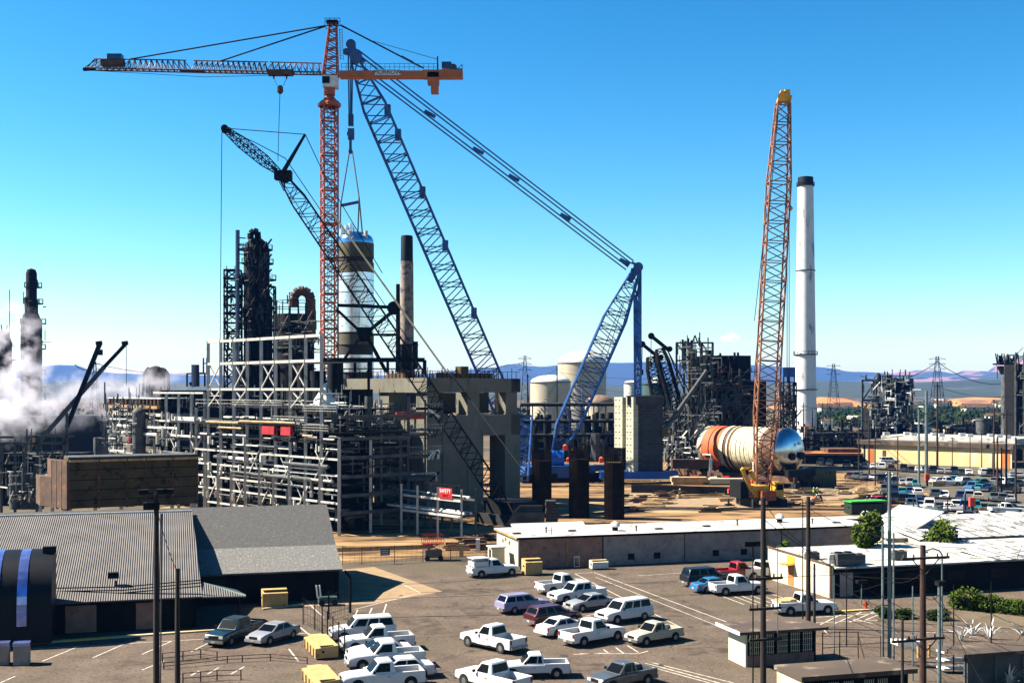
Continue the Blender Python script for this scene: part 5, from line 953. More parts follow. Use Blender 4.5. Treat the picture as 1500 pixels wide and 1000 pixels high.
# ------------------------------------------------------------------ steam
def steam_mat(name, dens, scale):
    m = bpy.data.materials.new(name); m.use_nodes = True; n = m.node_tree; n.nodes.clear()
    out = n.nodes.new('ShaderNodeOutputMaterial'); v = n.nodes.new('ShaderNodeVolumePrincipled'); v.inputs['Color'].default_value = (.80, .77, .84, 1); v.inputs['Anisotropy'].default_value = .2
    tc = n.nodes.new('ShaderNodeTexCoord'); no = n.nodes.new('ShaderNodeTexNoise'); no.inputs['Scale'].default_value = scale; no.inputs['Detail'].default_value = 4; no.inputs['Roughness'].default_value = .6
    n.links.new(tc.outputs['Object'], no.inputs['Vector'])
    mr = n.nodes.new('ShaderNodeMapRange'); mr.inputs['From Min'].default_value = .49; mr.inputs['From Max'].default_value = .60; n.links.new(no.outputs['Fac'], mr.inputs['Value'])
    gr = n.nodes.new('ShaderNodeTexGradient'); gr.gradient_type = 'SPHERICAL'; mp = n.nodes.new('ShaderNodeMapping'); mp.inputs['Location'].default_value = (-1, -1, -1); mp.inputs['Scale'].default_value = (2, 2, 2)
    n.links.new(tc.outputs['Generated'], mp.inputs['Vector']); n.links.new(mp.outputs[0], gr.inputs[0])
    pw = n.nodes.new('ShaderNodeMath'); pw.operation = 'POWER'; pw.inputs[1].default_value = .7; n.links.new(gr.outputs['Fac'], pw.inputs[0])
    mu = n.nodes.new('ShaderNodeMath'); mu.operation = 'MULTIPLY'; n.links.new(mr.outputs[0], mu.inputs[0]); n.links.new(pw.outputs[0], mu.inputs[1])
    m2 = n.nodes.new('ShaderNodeMath'); m2.operation = 'MULTIPLY'; m2.inputs[1].default_value = dens; n.links.new(mu.outputs[0], m2.inputs[0])
    n.links.new(m2.outputs[0], v.inputs['Density']); n.links.new(v.outputs[0], out.inputs['Volume']); return m
def steam(label, c, s, dens, scale):
    mb = MB(); vs = []; n, k = 20, 12
    for j in range(k + 1):
        ph = math.pi * j / k
        for i in range(n): vs.append(V(math.sin(ph) * math.cos(2 * math.pi * i / n) * s[0], math.sin(ph) * math.sin(2 * math.pi * i / n) * s[1], math.cos(ph) * s[2]) * .5)
    mb.add(vs, [(j * n + i, j * n + (i + 1) % n, (j + 1) * n + (i + 1) % n, (j + 1) * n + i)[::-1] for j in range(k) for i in range(n)])
    M['_s'] = steam_mat('steam', dens, scale); o = mb.build('steam', '_s'); o.location = c; return tag(o, label, 'steam', 'steam clouds', 'stuff')
steam('pinkish white steam billowing between the two dark left columns', P(22, 548, 305), (20, 14, 40), .28, .20)
steam('low steam bank drifting right of the slender dark column', P(96, 585, 300), (44, 16, 18), .13, .19)
steam('steam puff around the boxy unit with hooped pipes', P(205, 566, 285), (24, 12, 13), .16, .26)
steam('steam bank low over the dark warehouse roof at left', P(28, 600, 290), (30, 12, 15), .14, .20)
steam('small white puff of steam right of the black unit', P(1068, 494, 300), (6, 4, 3), .9, .6)

# ------------------------------------------------------------------ hoisted vessel
vs_ = thing('reactor_vessel', 'tall upright vessel with a blue domed top and olive bands behind the tower crane', 'vessel', P(521, 570, 222).xy.to_3d())
c = P(521, 570, 222).xy.to_3d(); zz = lambda py: H - (py - HY) / F * 222
MB().lathe(c, [(3.35, zz(357)), (3.3, zz(352)), (3.0, zz(347)), (2.3, zz(343)), (1.2, zz(340)), (.01, zz(339))], 40).build('dome', 'dome_blue', vs_, True)
for y0, y1, m_, r_ in ((378, 357, 'olive', 3.38), (385, 378, 'vessel_dark', 3.2), (400, 385, 'olive', 3.38), (487, 400, 'vessel_steel', 3.35), (490, 487, 'vessel_dark', 3.2), (505, 490, 'olive', 3.38), (520, 505, 'vessel_dark', 3.2), (545, 520, 'vessel_steel', 3.35), (600, 545, 'vessel_dark', 3.2)):
    MB().lathe(c, [(r_, zz(y0)), (r_, zz(y1))], 40).build('shell_band', m_, vs_, True)
for px, h_ in ((508, 330), (514, 327), (501, 335), (519, 333)): MB().tube(P(px, 346, 221), P(px, h_, 221), .5 if px != 519 else .15, 10).build('nozzle', 'vessel_steel', vs_, True)
for s_ in (-1, 1): MB().tube(P(521 + s_ * 12 + 3, 350, 220), P(521 + s_ * 12 + 3, 338, 220), .35, 8).build('lifting_lug', 'steel_pale', vs_)

# ------------------------------------------------------------------ tower crane
TY = 210.0; tcx = P(482.5, 570, TY).x; tb_ = V(tcx, TY, 0)
tc_ = thing('tower_crane', 'tall orange tower crane with its jib reaching left', 'tower crane', tb_)
d45 = (V(.92, .39, 0)).normalized(); zt = P(0, 150, TY).z
lattice(tc_, 'mast', 'crane_orange', tb_, tb_ + Z * zt, d45, 2.45, 2.45, 46, rc=.17, rl=.085, frames=4)
ld = MB()
for k in range(30): ld.bar(tb_ + V(-.3, 0, k * 2.3), tb_ + V(.3, 0, k * 2.3 + 1.9), .09)
ld.bar(tb_ + V(-.3, .1, 2), tb_ + V(-.3, .1, zt), .09).bar(tb_ + V(.35, .1, 2), tb_ + V(.35, .1, zt), .09); ld.build('ladder', 'steel_pale', tc_)
MB().lathe(tb_ + Z * (zt - .6), [(1.75, -.3), (2.05, -.2), (2.05, .35), (1.5, .8), (1.0, 1.3), (.85, 1.6)], 8).build('slewing_collar', 'crane_orange', tc_)
MB().tube(tb_ + Z * (zt + 1.2), tb_ + Z * P(0, 127, TY).z, 1.0, 12).build('slewing_ring', 'crane_orange', tc_)
cb = MB().obox(P(472.5, 127, TY - 1.2), V(2.5, 0, 0), V(0, 2.3, 0), Z * 2.2).build('cab', 'pipe_white', tc_); MB().obox(P(471.8, 122, TY - 1.25), V(1.3, 0, 0), V(0, -.02, 0), Z * 1.2).build('cab_window', 'glass', cb); MB().obox(P(472.3, 122, TY - 1.2), V(-.02, 0, 0), V(0, 2.0, 0), Z * 1.2).build('cab_window', 'glass', cb)
ap0 = P(484, 112, TY); ap1 = P(488, 32, TY)
lattice(tc_, 'apex_tower', 'crane_orange', ap0, ap1, (1, 0, 0), 2.5, 2.3, 12, t1=(.98, .45), rc=.15, rl=.08)
MB().box(P(487, 33, TY), (2.0, 1.4, .5)).build('apex_head', 'steel_dark', tc_); ra = MB()
for z in (27, 32): ra.bar(P(476, z, TY - 1), P(498, z, TY - 1), .08)
for px in (476, 483, 490, 498): ra.bar(P(px, 27, TY - 1), P(px, 38, TY - 1), .08)
ra.build('apex_handrail', 'steel_dark', tc_); MB().bar(P(475, 38, TY), P(482, 46, TY), .12).bar(P(475, 38, TY - 1), P(499, 38, TY - 1), .14).build('apex_platform', 'steel_dark', tc_)
ld = MB(); ld.bar(P(497, 42, TY), P(499, 88, TY), .1).bar(P(501, 42, TY), P(503, 88, TY), .1)
for k in range(12): ld.bar(P(497.2, 44 + k * 3.8, TY), P(501.2, 44 + k * 3.8, TY), .08)
ld.build('ladder', 'p_violet_shade', tc_)
# jib: triangular lattice, apex chord on top
def tri_jib(a0, a1, b0, b1, wd_, n, name, m):
    t0, t1, u0, u1 = a0, a1, b0, b1; mb = MB(); sv = V(0, wd_ / 2, 0)
    for k in range(n):
        f0, f1, fm = k / n, (k + 1) / n, (k + .5) / n; tm = t0.lerp(t1, fm)
        for s_ in (-1, 1): mb.bar(u0.lerp(u1, f0) + sv * s_, tm, .11).bar(tm, u0.lerp(u1, f1) + sv * s_, .11)
        mb.bar(u0.lerp(u1, f0) - sv, u0.lerp(u1, f0) + sv, .09); mb.bar(u0.lerp(u1, f0) - sv, u0.lerp(u1, f1) + sv, .08)
    o = mb.build(name, m, tc_); MB().tube(t0, t1, .11, 6).build('chord', m, o)
    for s_ in (-1, 1): MB().tube(u0 + sv * s_, u1 + sv * s_, .13, 6).build('chord', m, o)
tri_jib(P(471, 93, TY), P(395, 91, TY), P(478, 108, TY), P(392, 106.5, TY), 1.8, 9, 'jib', 'crane_jib')
tri_jib(P(392, 91, TY), P(284, 89, TY), P(392, 106.5, TY), P(282, 104.5, TY), 1.7, 14, 'jib', 'crane_jib')
tri_jib(P(273, 88.5, TY), P(139, 86.5, TY), P(282, 104.5, TY), P(126, 101, TY), 1.6, 17, 'jib', 'crane_jib')
MB().bar(P(126, 101, TY), P(139, 86.5, TY), .14).bar(P(122, 102, TY), P(140, 101, TY), .5).build('jib_tip', 'steel_dark', tc_)
MB().obox(P(147, 95, TY - .8), V(3.9, 0, 0), V(0, 1.6, 0), Z * .9).build('jib_box', 'rust', tc_); MB().obox(P(156.5, 86.5, TY - .7), V(2.5, 0, 0), V(0, 1.4, 0), Z * .95).build('jib_cabinet', 'p_navy', tc_)
MB().bar(P(264, 103.5, TY), P(298, 105, TY), .55).build('jib_joint', 'rust', tc_)
MB().path([P(476, 38, TY), P(190, 87, TY)], .13, 6).build('tie_bar', 'steel_dark', tc_); MB().path([P(476, 39, TY), P(322, 90, TY)], .13, 6).build('tie_bar', 'steel_dark', tc_)
for s_ in (-.9, .9): MB().path([P(499, 37, TY + s_), P(620, 100, TY + s_)], .14, 6).build('tie_bar', 'steel_dark', tc_)
MB().bar(P(588, 83, TY - 1), P(605, 92, TY - 1), .35).build('tie_sleeve', 'p_navy', tc_); MB().path([P(500, 39, TY), P(545, 60, TY), P(640, 87, TY)], .05, 5).build('rope', 'black', tc_)
gd = MB(); gd.obox(P(497, 113, TY - .9), V(14.6, 0, 0), V(0, 1.8, 0), Z * 1.15); gd.obox(P(619, 113, TY - 1.0), V(7.0, 0, 0), V(0, 2.0, 0), Z * 1.3); gd.build('counter_jib', 'crane_girder', tc_)
MB().obox(P(549, 110, TY - .95), V(4.5, 0, 0), V(0, .04, 0), Z * .95).build('name_panel', 'sign_text', tc_); text('MORROW', tc_, P(567.5, 106, TY - 1.0), (1, 0, 0), (0, 0, 1), 1.05, 'text_dark')
hr = MB()
for k in range(22): q = P(500 + k * 7.1, 103, TY - .9); hr.bar(q, q + Z * 1.15, .06)
for h_ in (.55, 1.15): hr.bar(P(500, 103, TY - .9) + Z * h_, P(640, 103, TY - .9) + Z * h_, .06)
hr.build('handrail', 'steel_dark', tc_)
MB().obox(P(626, 122, TY - 1), V(2.0, 0, 0), V(0, 2, 0), Z * 2.0).build('counterweight', 'crane_girder', tc_); MB().obox(P(631, 135, TY - .95), V(1.3, 0, 0), V(0, 1.9, 0), Z * 2.4).build('counterweight', 'crane_girder', tc_)
MB().obox(P(647, 100, TY - .8), V(1.7, 0, 0), V(0, 1.6, 0), Z * 1.15).tube(P(664, 99, TY - .8), P(664, 99, TY + .8), .65, 14).obox(P(659, 103, TY - .9), V(2.1, 0, 0), V(0, 1.8, 0), Z * .3).build('winch', 'p_navy', tc_)
MB().bar(P(641, 103, TY), P(641, 83, TY), .22).bar(P(668, 103, TY - .9), P(677, 95, TY - .9), .1).bar(P(677, 106, TY - .9), P(677, 94, TY - .9), .1).build('rope_post', 'steel_dark', tc_)
MB().box(P(410.5, 107, TY), (4.3, 2.2, .7)).build('trolley', 'rust', tc_); tr = MB()
for s_, e_ in ((-1.4, -.5), (1.4, .5)): tr.bar(P(410.5, 110, TY) + V(s_, 0, 0), P(410.5, 126, TY) + V(e_, 0, 0), .07)
tr.bar(P(402, 108, TY), P(401, 116, TY), .2).bar(P(419, 108, TY), P(420, 116, TY), .2).build('falls', 'black', tc_); MB().lathe(P(410.5, 138, TY), [(.2, 0), (.55, .4), (.5, 1.2), (.3, 1.5)], 10).build('hook_block', 'rust', tc_)
MB().path([P(410, 138, TY), P(407, 236, TY)], .06, 5).build('hoist_rope', 'black', tc_)
cable('', [P(126, 103, TY), P(300, 113, TY), P(420, 110, TY), P(474, 108, TY)], .05, name='trolley_rope', parent=tc_)
# tie frame between the crane mast and the structure
tf = thing('mast_tie_frame', 'dark tubular tie frame bracing the tower crane beside the upright vessel', 'tie frame', P(583, 570, 206).xy.to_3d()); Yt = 205
for a, b_, w_ in (((494, 447), (577, 450), .55), ((493, 453), (526, 484), .45), ((578, 454), (536, 488), .55), ((540, 490), (583, 490), .4), ((526, 497), (478, 560), .40), ((540, 497), (566, 545), .55)): MB().bar(P(a[0], a[1], Yt), P(b_[0], b_[1], Yt + 1), w_).build('tube', 'steel_dark', tf)
MB().tube(P(583, 545, Yt), P(583, 416, Yt), .42, 10, .34).build('post', 'steel_dark', tf)
MB().tube(P(577, 451, Yt - .8), P(577, 451, Yt + .8), 1.2, 12).build('node', 'steel_dark', tf); MB().add([P(521, 479, Yt - .5), P(547, 479, Yt - .5), P(541, 500, Yt - .5), P(527, 500, Yt - .5), P(521, 479, Yt + .5), P(547, 479, Yt + .5), P(541, 500, Yt + .5), P(527, 500, Yt + .5)], [(0, 3, 2, 1), (4, 5, 6, 7), (0, 1, 5, 4), (1, 2, 6, 5), (2, 3, 7, 6), (3, 0, 4, 7)]).build('node', 'steel_dark', tf)
MB().bar(P(470, 527, Yt), P(622, 527, Yt), .75).bar(P(622, 527, Yt), P(622, 548, Yt), .6).bar(P(470, 540, Yt), P(622, 540, Yt), .2).build('base_beam', 'steel_dark', tf)
for px in (520, 543, 568, 590): MB().bar(P(px, 527, Yt), P(px, 556, Yt), .45).build('base_post', 'steel_dark', tf)
cable('long grey strut running down right from the tower crane to the concrete frame', [P(487, 312, 203), P(655, 546, 192)], .22, 'guy_strut', 'concrete', None, cat='strut')
cable('black guy wire slanting down over the dark concrete face', [P(655, 540, 184), P(770, 694, 170)], .09, 'guy_wire', 'black', None, cat='wire')

# dark crawler crane whose boom crosses the tower crane
dcn = thing('crawler_crane', 'black lattice boom crane with a short jib whose boom crosses the orange mast', 'crane', P(742, 570, 178).xy.to_3d(), 'lattice boom cranes')
lattice(dcn, 'boom', 'steel_dark', P(744, 748, 178), P(416, 262, 186), V(1, 0, 0), 2.4, 2.2, 44, t0=(.06, .3), t1=(.07, .5), rc=.12, rl=.055)
lattice(dcn, 'jib', 'steel_dark', P(412, 255, 186), P(329, 189, 188), V(1, 0, -1), 1.3, 1.3, 16, t0=(.3, .4), t1=(.3, .5), rc=.09, rl=.045)
MB().box(P(415, 257, 186), (2.6, 1.6, 1.4)).tube(P(418, 260, 185), P(418, 260, 187.4), .9, 12).build('boom_head', 'black', dcn); MB().tube(P(329, 188, 187.5), P(329, 188, 188.6), .6, 12).box(P(332, 191, 188), (1.2, .9, .8)).build('jib_head', 'black', dcn)
MB().bar(P(413, 252, 185.5), P(447, 197, 186.5), .4).bar(P(416, 253, 187), P(447, 197, 186.5), .3).build('jib_strut', 'black', dcn)
for pts in ([(330, 188), (447, 197)], [(447, 197), (475, 256), (560, 400)], [(332, 190), (372, 208), (418, 232), (600, 500)], [(396, 240), (416, 280), (418, 266)]): MB().path([P(x, y, 186) for x, y in pts], .07, 5).build('pendant', 'black', dcn)
MB().path([P(411, 262, 185), P(600, 560, 182)], .06, 5).build('pendant', 'black', dcn); MB().path([P(325, 191, 188), P(322, 545, 188)], .06, 5).build('hoist_rope', 'black', dcn)
MB().box(P(746, 745, 179), (7, 5, 2.6), (E1, E2)).build('upperworks', 'black', dcn)
for s_ in (-2.6, 2.6): MB().box(P(746, 570, 179).xy.to_3d() + E2 * s_ + Z * .8, (8, 1.2, 1.4), (E1, E2)).build('track', 'tyre', dcn)

# ------------------------------------------------------------------ concrete table structure
KC = Vector((-13.4, 188, 0))
def KP(l, r, z): return KC - E1 * l + E2 * r + Z * z
ks = thing('concrete_structure', 'massive raw concrete frame with square openings in the middle of the site', 'concrete frame', KP(11, 10, 0))
for l in (0, 10.2, 19.8):
    for r in (0, 8.4, 16.6):
        if l > 0 and 0 < r < 16 and l < 19: continue
        MB().obox(KP(l, r, 0), -E1 * 3.9, E2 * (3.4 if r else 3.9), Z * 16).build('column', 'concrete', ks)
for l in (.3, 10.4, 20.2):
    for r in (.3, 8.6, 17): MB().obox(KP(l, r, 16.0), -E1 * 2.8, E2 * 2.6, Z * 3.6).build('column', 'concrete', ks)
for z, h_, o_ in ((12.4, 3.4, .06), (19.5, 2.3, .1)):
    MB().obox(KP(-o_, -o_, z), -E1 * (23.8 + 2 * o_), E2 * 2.2, Z * h_).build('ring_beam', 'concrete', ks); MB().obox(KP(-o_, 2.2 - o_, z + .003), -E1 * 2.2, E2 * (17.8), Z * (h_ - .006)).build('ring_beam', 'concrete', ks)
    MB().obox(KP(-o_, 17.9, z + .01), -E1 * (23.8), E2 * 2.1, Z * (h_ - .02)).build('ring_beam', 'concrete', ks); MB().obox(KP(21.6, 2.1, z + .01), -E1 * 2.2, E2 * 15.8, Z * (h_ - .02)).build('ring_beam', 'concrete', ks)
MB().obox(KP(2, 2.3, 14.6), -E1 * 19.4, E2 * 15.4, Z * .6).build('floor_slab', 'concrete', ks)
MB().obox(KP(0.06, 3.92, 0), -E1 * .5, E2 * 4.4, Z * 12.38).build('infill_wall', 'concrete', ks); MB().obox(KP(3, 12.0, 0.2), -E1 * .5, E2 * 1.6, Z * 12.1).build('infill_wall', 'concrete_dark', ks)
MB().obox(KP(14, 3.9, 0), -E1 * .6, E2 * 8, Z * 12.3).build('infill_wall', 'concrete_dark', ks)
for r0 in (4.2, 12.2): MB().obox(KP(3.2, r0, 16.0), -E1 * .3, E2 * 3.6, Z * 3.45).build('infill_wall', 'concrete_dark', ks); MB().obox(KP(9, r0 - 1.2, 16.0), -E1 * .3, E2 * 2.4, Z * 3.4).build('infill_wall', 'concrete_dark', ks)  # dark-coloured panels paint the shade inside the upper openings
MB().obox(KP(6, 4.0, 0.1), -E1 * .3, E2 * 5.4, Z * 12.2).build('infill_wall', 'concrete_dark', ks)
fw = MB()
for k in range(24): q = KP(k * 1.0 + .3, .1, 21.8); fw.bar(q, q + Z * (1.1 if k % 3 else 1.6), .1)
for k in range(20): q = KP(.1, k * 1.0 + .2, 21.8); fw.bar(q, q + Z * (1.1 if k % 3 else 1.7), .1)
fw.bar(KP(0, .1, 22.9), KP(23.8, .1, 22.9), .07).bar(KP(.1, 0, 22.9), KP(.1, 20, 22.9), .07); fw.build('guard_rail', 'steel_dark', ks)
for l, r in ((6, .2), (.2, 2), (.2, 8.5)): MB().obox(KP(l, r, 21.82), -E1 * (5 if l > 1 else .25), E2 * (5.5 if l < 1 else .25), Z * .8).build('formwork', 'rust', ks)
MB().obox(KP(0, 7, 21.8), -E1 * 1.4, E2 * 1.6, Z * 1.9).build('formwork', 'box_brown', ks)
rb_ = MB()
for k in range(260): q = KP(rnd.uniform(1, 22), rnd.uniform(.5, 19), 21.8); rb_.bar(q, q + Z * rnd.uniform(.5, 1.5), .07)
tag(rb_.build('rebar', 'rust', ks), kind='stuff')
mb = MB().obox(KP(24, 1.2, 13), -E1 * .0 + -E1 * 14, E2 * .25, Z * .5); mb.build('edge_beam', 'concrete', ks)
# walkway rails and pipes bridging rack and concrete (cast the striped shadows)
wk = thing('walkway_frame', 'dark pipe walkways layered in front of the lit concrete wall', 'walkway', A(33, 14, 0))
for z in (16.4, 13.4, 10.2, 7.0, 4.0):
    for a in (30, 33, 36): MB().bar(A(a, 12.4, z), A(a, 18.8, z), .35).build('beam', 'pipe_grey', wk)
    if z in (13.4, 7.0, 4.0): MB().obox(A(34.4, 12.4, z), -E1 * 1.6, E2 * 6.2, Z * .25).build('grating', 'pipe_grey', wk)
for a in (29.5, 36):
    for b_ in (12.3, 15.4, 18.6): MB().bar(A(a, b_, 0), A(a, b_, 18.5), .3).build('column', 'pipe_grey' if b_ > 12.4 else 'steel_pale', wk)
hr = MB()
for z in (16.8, 13.8, 10.6):
    for k in range(12): q = A(36.1, 12.6 + k * .52, z); hr.bar(q, q + Z * 1.1, .05)
    for h_ in (.55, 1.1): hr.bar(A(36.1, 12.6, z + h_), A(36.1, 18.8, z + h_), .05)
hr.build('handrail', 'steel_pale', wk)
for k in range(14): z = rnd.choice((4.9, 7.8, 11, 14.2, 17.2)); MB().path([A(36.3, 12.4 + rnd.uniform(0, 2), z), A(36.3, 15.5 + rnd.uniform(0, 3), z), A(36.3, 15.5 + rnd.uniform(0, 3), z - 1.2)], rnd.choice((.12, .2)), 6).build('pipe', rnd.choice(('pipe_white', 'pipe_grey', 'steel_dark')), wk, True)

# small pipe bridge with the red sign
pb = thing('pipe_bridge', 'small pale pipe bridge carrying a red safety banner', 'pipe bridge', P(630, 570, 160).xy.to_3d())
q0, q1 = P(588, 570, 167).xy.to_3d(), P(676, 570, 157).xy.to_3d(); dd = (q1 - q0).normalized(); nn = Vector((-dd.y, dd.x, 0)); LQ = (q1 - q0).length
for f in (0, .28, .62, 1):
    for o_ in (0, 2.4): MB().bar(q0 + dd * LQ * f + nn * o_, q0 + dd * LQ * f + nn * o_ + Z * 6.8, .28).build('column', 'steel_pale' if o_ == 0 else 'pipe_grey', pb)
for z in (3.2, 5.3): MB().bar(q0 + Z * z, q1 + Z * z, .28).build('beam', 'steel_pale', pb); MB().bar(q0 + nn * 2.4 + Z * z, q1 + nn * 2.4 + Z * z, .25).build('beam', 'pipe_grey', pb)
for k, (o_, z) in enumerate(((.5, 3.6), (1.1, 3.6), (1.7, 3.6), (.6, 5.7), (1.4, 5.7))): MB().path([q0 - dd * 4 + nn * o_ + Z * z, q1 + nn * o_ + Z * z], .18, 7).build('pipe', 'pipe_white' if k % 2 == 0 else 'pipe_grey', pb, True)
hr = MB(); 
for k in range(14): q = q0 + dd * LQ * k / 13 + Z * 6.2; hr.bar(q, q + Z * 1.1, .06)
hr.bar(q0 + Z * 7.3, q1 + Z * 7.3, .06); hr.build('handrail', 'steel_dark', pb)
sn = thing('safety_banner', 'red safety banner with white writing hung on the small pipe bridge', 'banner', q0 + dd * LQ * .66 - nn * .3 + Z * 5.6)
a_ = q0 + dd * LQ * .66 - nn * .25 + Z * 5.45; MB().obox(a_, dd * 2.85, nn * .04, Z * 1.45).build('cloth', 'red', sn); text('SAFETY', sn, a_ + dd * 1.42 - nn * .03 + Z * 1.0, dd, Z, .72); text('FIRST', sn, a_ + dd * 1.42 - nn * .03 + Z * .38, dd, Z, .5, 'tail')

# ------------------------------------------------------------------ blue heavy lift crane
bc = thing('heavy_lift_crane', 'huge blue twin mast lattice crane spanning the middle of the picture', 'crane', P(800, 570, 262).xy.to_3d(), 'lattice boom cranes')
b0, b1 = P(775, 683, 268), P(520, 90, 238)
lattice(bc, 'main_boom', 'crane_blue', b0, b1, V(1, 0, .4), 4.7, 4.0, 46, t0=(.06, .4), t1=(.10, .35), rc=.26, rl=.10)
for py, f in ((160, .9), (193, .85), (272, .72), (348, .56), (447, .4)):
    q = b0.lerp(b1, (683 - py) / 593.0) + V(2.0, 0, .8); MB().box(q, (1.2, 1.4, 2.2)).build('boom_joint', 'crane_blue', bc)
MB().bar(P(520, 92, 238), P(514, 64, 238), 1.6).bar(P(532, 92, 238), P(518, 74, 238), 1.2).tube(P(514, 65, 237), P(514, 65, 239), 1.0, 14).tube(P(507, 76, 237), P(507, 76, 239), .7, 12).tube(P(521, 82, 236.6), P(521, 82, 239.4), 1.3, 14).build('boom_head', 'crane_blue', bc)
m0, m1 = P(812, 668, 262), P(931, 398, 268)
lattice(bc, 'back_mast', 'crane_blue', m0, m1, V(1, 0, -.4), 4.9, 4.2, 26, t0=(.16, .25), t1=(.26, .35), rc=.24, rl=.10)
MB().bar(P(921, 412, 268), P(936, 388, 268), 1.6).tube(P(935, 391, 266.6), P(935, 391, 269.4), 1.1, 14).bar(P(924, 396, 268), P(938, 398, 268), 1.0).build('mast_head', 'crane_blue', bc)
cwx = 934; MB().bar(P(cwx - 3.4, 432, 268), P(cwx - 2.5, 590, 264), .9).bar(P(cwx + 3.0, 395, 268), P(cwx + 3.0, 590, 264), .9).build('back_stay', 'crane_blue', bc); MB().bar(P(934, 440, 268.2), P(934, 590, 264.2), .8, 1.2).build('back_stay', 'blue_bright', bc)
MB().bar(P(929, 415, 268), P(933, 434, 268), .35).bar(P(936, 415, 268), P(933, 434, 268), .35).build('back_stay_link', 'crane_blue', bc)
for i, ch in enumerate('LAMPSON'): text(ch, bc, P(934.5, 527 + i * 9.3, 263.0), (1, 0, 0), (0, 0, 1), 1.35)
for (xa, ya, xb, yb) in ((524, 73, 928, 382), (522, 78, 925, 386), (532, 98, 920, 391), (530, 103, 917, 395)): MB().path([P(xa, ya, 238), P(xb, yb, 268)], .15, 6).build('pendant', 'crane_blue', bc)
for f in (.25, .42, .55, .745, .98): q = P(520, 84, 238).lerp(P(922, 389, 268), f); MB().bar(q - V(1.1, 0, -.6), q + V(1.1, 0, -.6), 1.4 if f > .7 else .6, .7).build('pendant_link', 'crane_blue', bc)
MB().path([P(925, 384, 268), P(936, 390, 268)], .3, 6).build('pendant', 'crane_blue', bc)
for x0, x1 in ((510, 511.5), (513.5, 513.5), (516.5, 515)): MB().path([P(x0, 78, 238), P(x1, 184, 238)], .16, 5).build('hoist_rope', 'p_navy', bc)
MB().obox(P(510, 184, 238), V(1.0, 0, 0), V(0, .9, 0), Z * 2.3).obox(P(509.5, 204, 238), V(1.2, 0, 0), V(0, .9, 0), Z * 2.2).tube(P(513.5, 196, 237.8), P(513.5, 196, 239.2), .75, 12).build('hook_block', 'crane_blue', bc)
MB().bar(P(513.5, 203, 238), P(513.5, 222, 238), .5).tube(P(511, 222, 238), P(516, 222, 238), .5, 8).build('hook', 'p_navy', bc)
for pts in ([(512, 222, 238), (499, 300, 225), (498, 345, 222)], [(516, 222, 238), (526, 290, 225)], [(526, 290, 225), (524, 345, 221)], [(526, 290, 225), (531, 345, 221)]): MB().path([P(*q) for q in pts], .14, 5).build('sling', 'black', bc)
MB().path([P(500, 301, 225), P(525, 296, 225)], .3, 8).build('spreader_bar', 'p_navy', bc)
for x0, x1, y1 in ((905, 880, 520), (907, 886, 530)): MB().path([P(x0 + 8, 440, 268), P(x1, y1, 264)], .08, 5).build('pendant', 'black', bc)
cr = MB().box(P(812, 700, 262).xy.to_3d() + Z * 2.2, (16, 9, 2.4), (U, W_)).build('crawler_bed', 'crane_blue', bc)
for s_ in (-5, 5): MB().box(P(812, 700, 262).xy.to_3d() + W_ * s_ + Z * 1.0, (18, 1.8, 1.9), (U, W_)).build('track', 'black', bc)
MB().tube(P(816, 672, 259) - V(1.5, 0, 0), P(816, 672, 259) + V(1.5, 0, 0), 1.9, 18).build('winch_drum', 'blue_bright', bc); MB().box(P(822, 690, 258), (7, 4, 2.5)).build('power_pack', 'crane_blue', bc)
lattice(bc, 'boom_foot', 'crane_blue', P(762, 700, 245), P(768, 612, 250), V(1, 0, 0), 3.2, 3.2, 8, rc=.22, rl=.12)
MB().obox(P(880, 702, 252), V(16.5, 1, 0), V(0, 5, 0), Z * 1.6).build('rear_carrier', 'blue_bright', bc); MB().obox(P(836, 690, 262), V(14, 0, 0), V(0, 1.2, 0), Z * 1.4).build('connecting_beam', 'crane_blue', bc)
# ballast towers
def ballast(label, px, wd_, top, base, Y, m, stripes, dep=3.2, ev=(U, W_)):
    b = P(px, 570, Y).xy.to_3d(); hz = P(0, top, Y).z; bz = P(0, base, Y).z; t = thing('ballast_tower', label, 'ballast', b + Z * bz, 'crane ballast towers'); a_, e_ = ev; ww = wd_ / F * Y
    n = int((hz - bz) / 1.35)
    for k in range(n): MB().obox(b + Z * (bz + k * (hz - bz) / n) , a_ * ww, e_ * dep, Z * ((hz - bz) / n - .05)).build('ballast_plate', m, t)
    sl_ = MB()
    for k in range(n):
        for f in stripes: sl_.obox(b + a_ * ww * f - e_ * .03 + Z * (bz + (k + .4) * (hz - bz) / n), a_ * .28, e_ * .03, Z * .22)
    sl_.build('lifting_slots', 'black', t); return t
ballast('wide grey slotted ballast tower at the tail of the blue crane', 929, 42, 592, 697, 254, 'ballast_dark', (.2, .7), 3.0, (V(1, 0, 0), V(0, 1, 0)))
MB_ = thing('cap_stone', 'dark cap slab on top of the ballast towers', 'slab', P(935, 586, 254)); MB().obox(P(919, 592.5, 253.5), V(7.8, 0, 0), V(0, 4, 0), Z * 1.9).build('slab', 'ballast_dark', MB_)
ballast('pale dotted ballast tower painted as a sunlit side, the left of the two narrow ones', 900, 12, 581, 655, 257, 'ballast', (.12, .55), 3.0, (E1.normalized() * 1.3, E2)); ballast('pale dotted ballast tower painted as a sunlit side, the right of the two narrow ones', 917, 11, 581, 693, 254.5, 'ballast', (.12, .55), 2.2, (E1.normalized() * 1.3, E2))
MB().obox(P(911, 693, 259), V(1.2, 0, 0), V(0, 2, 0), Z * 16.2).build('dark_fin', 'black', MB_)

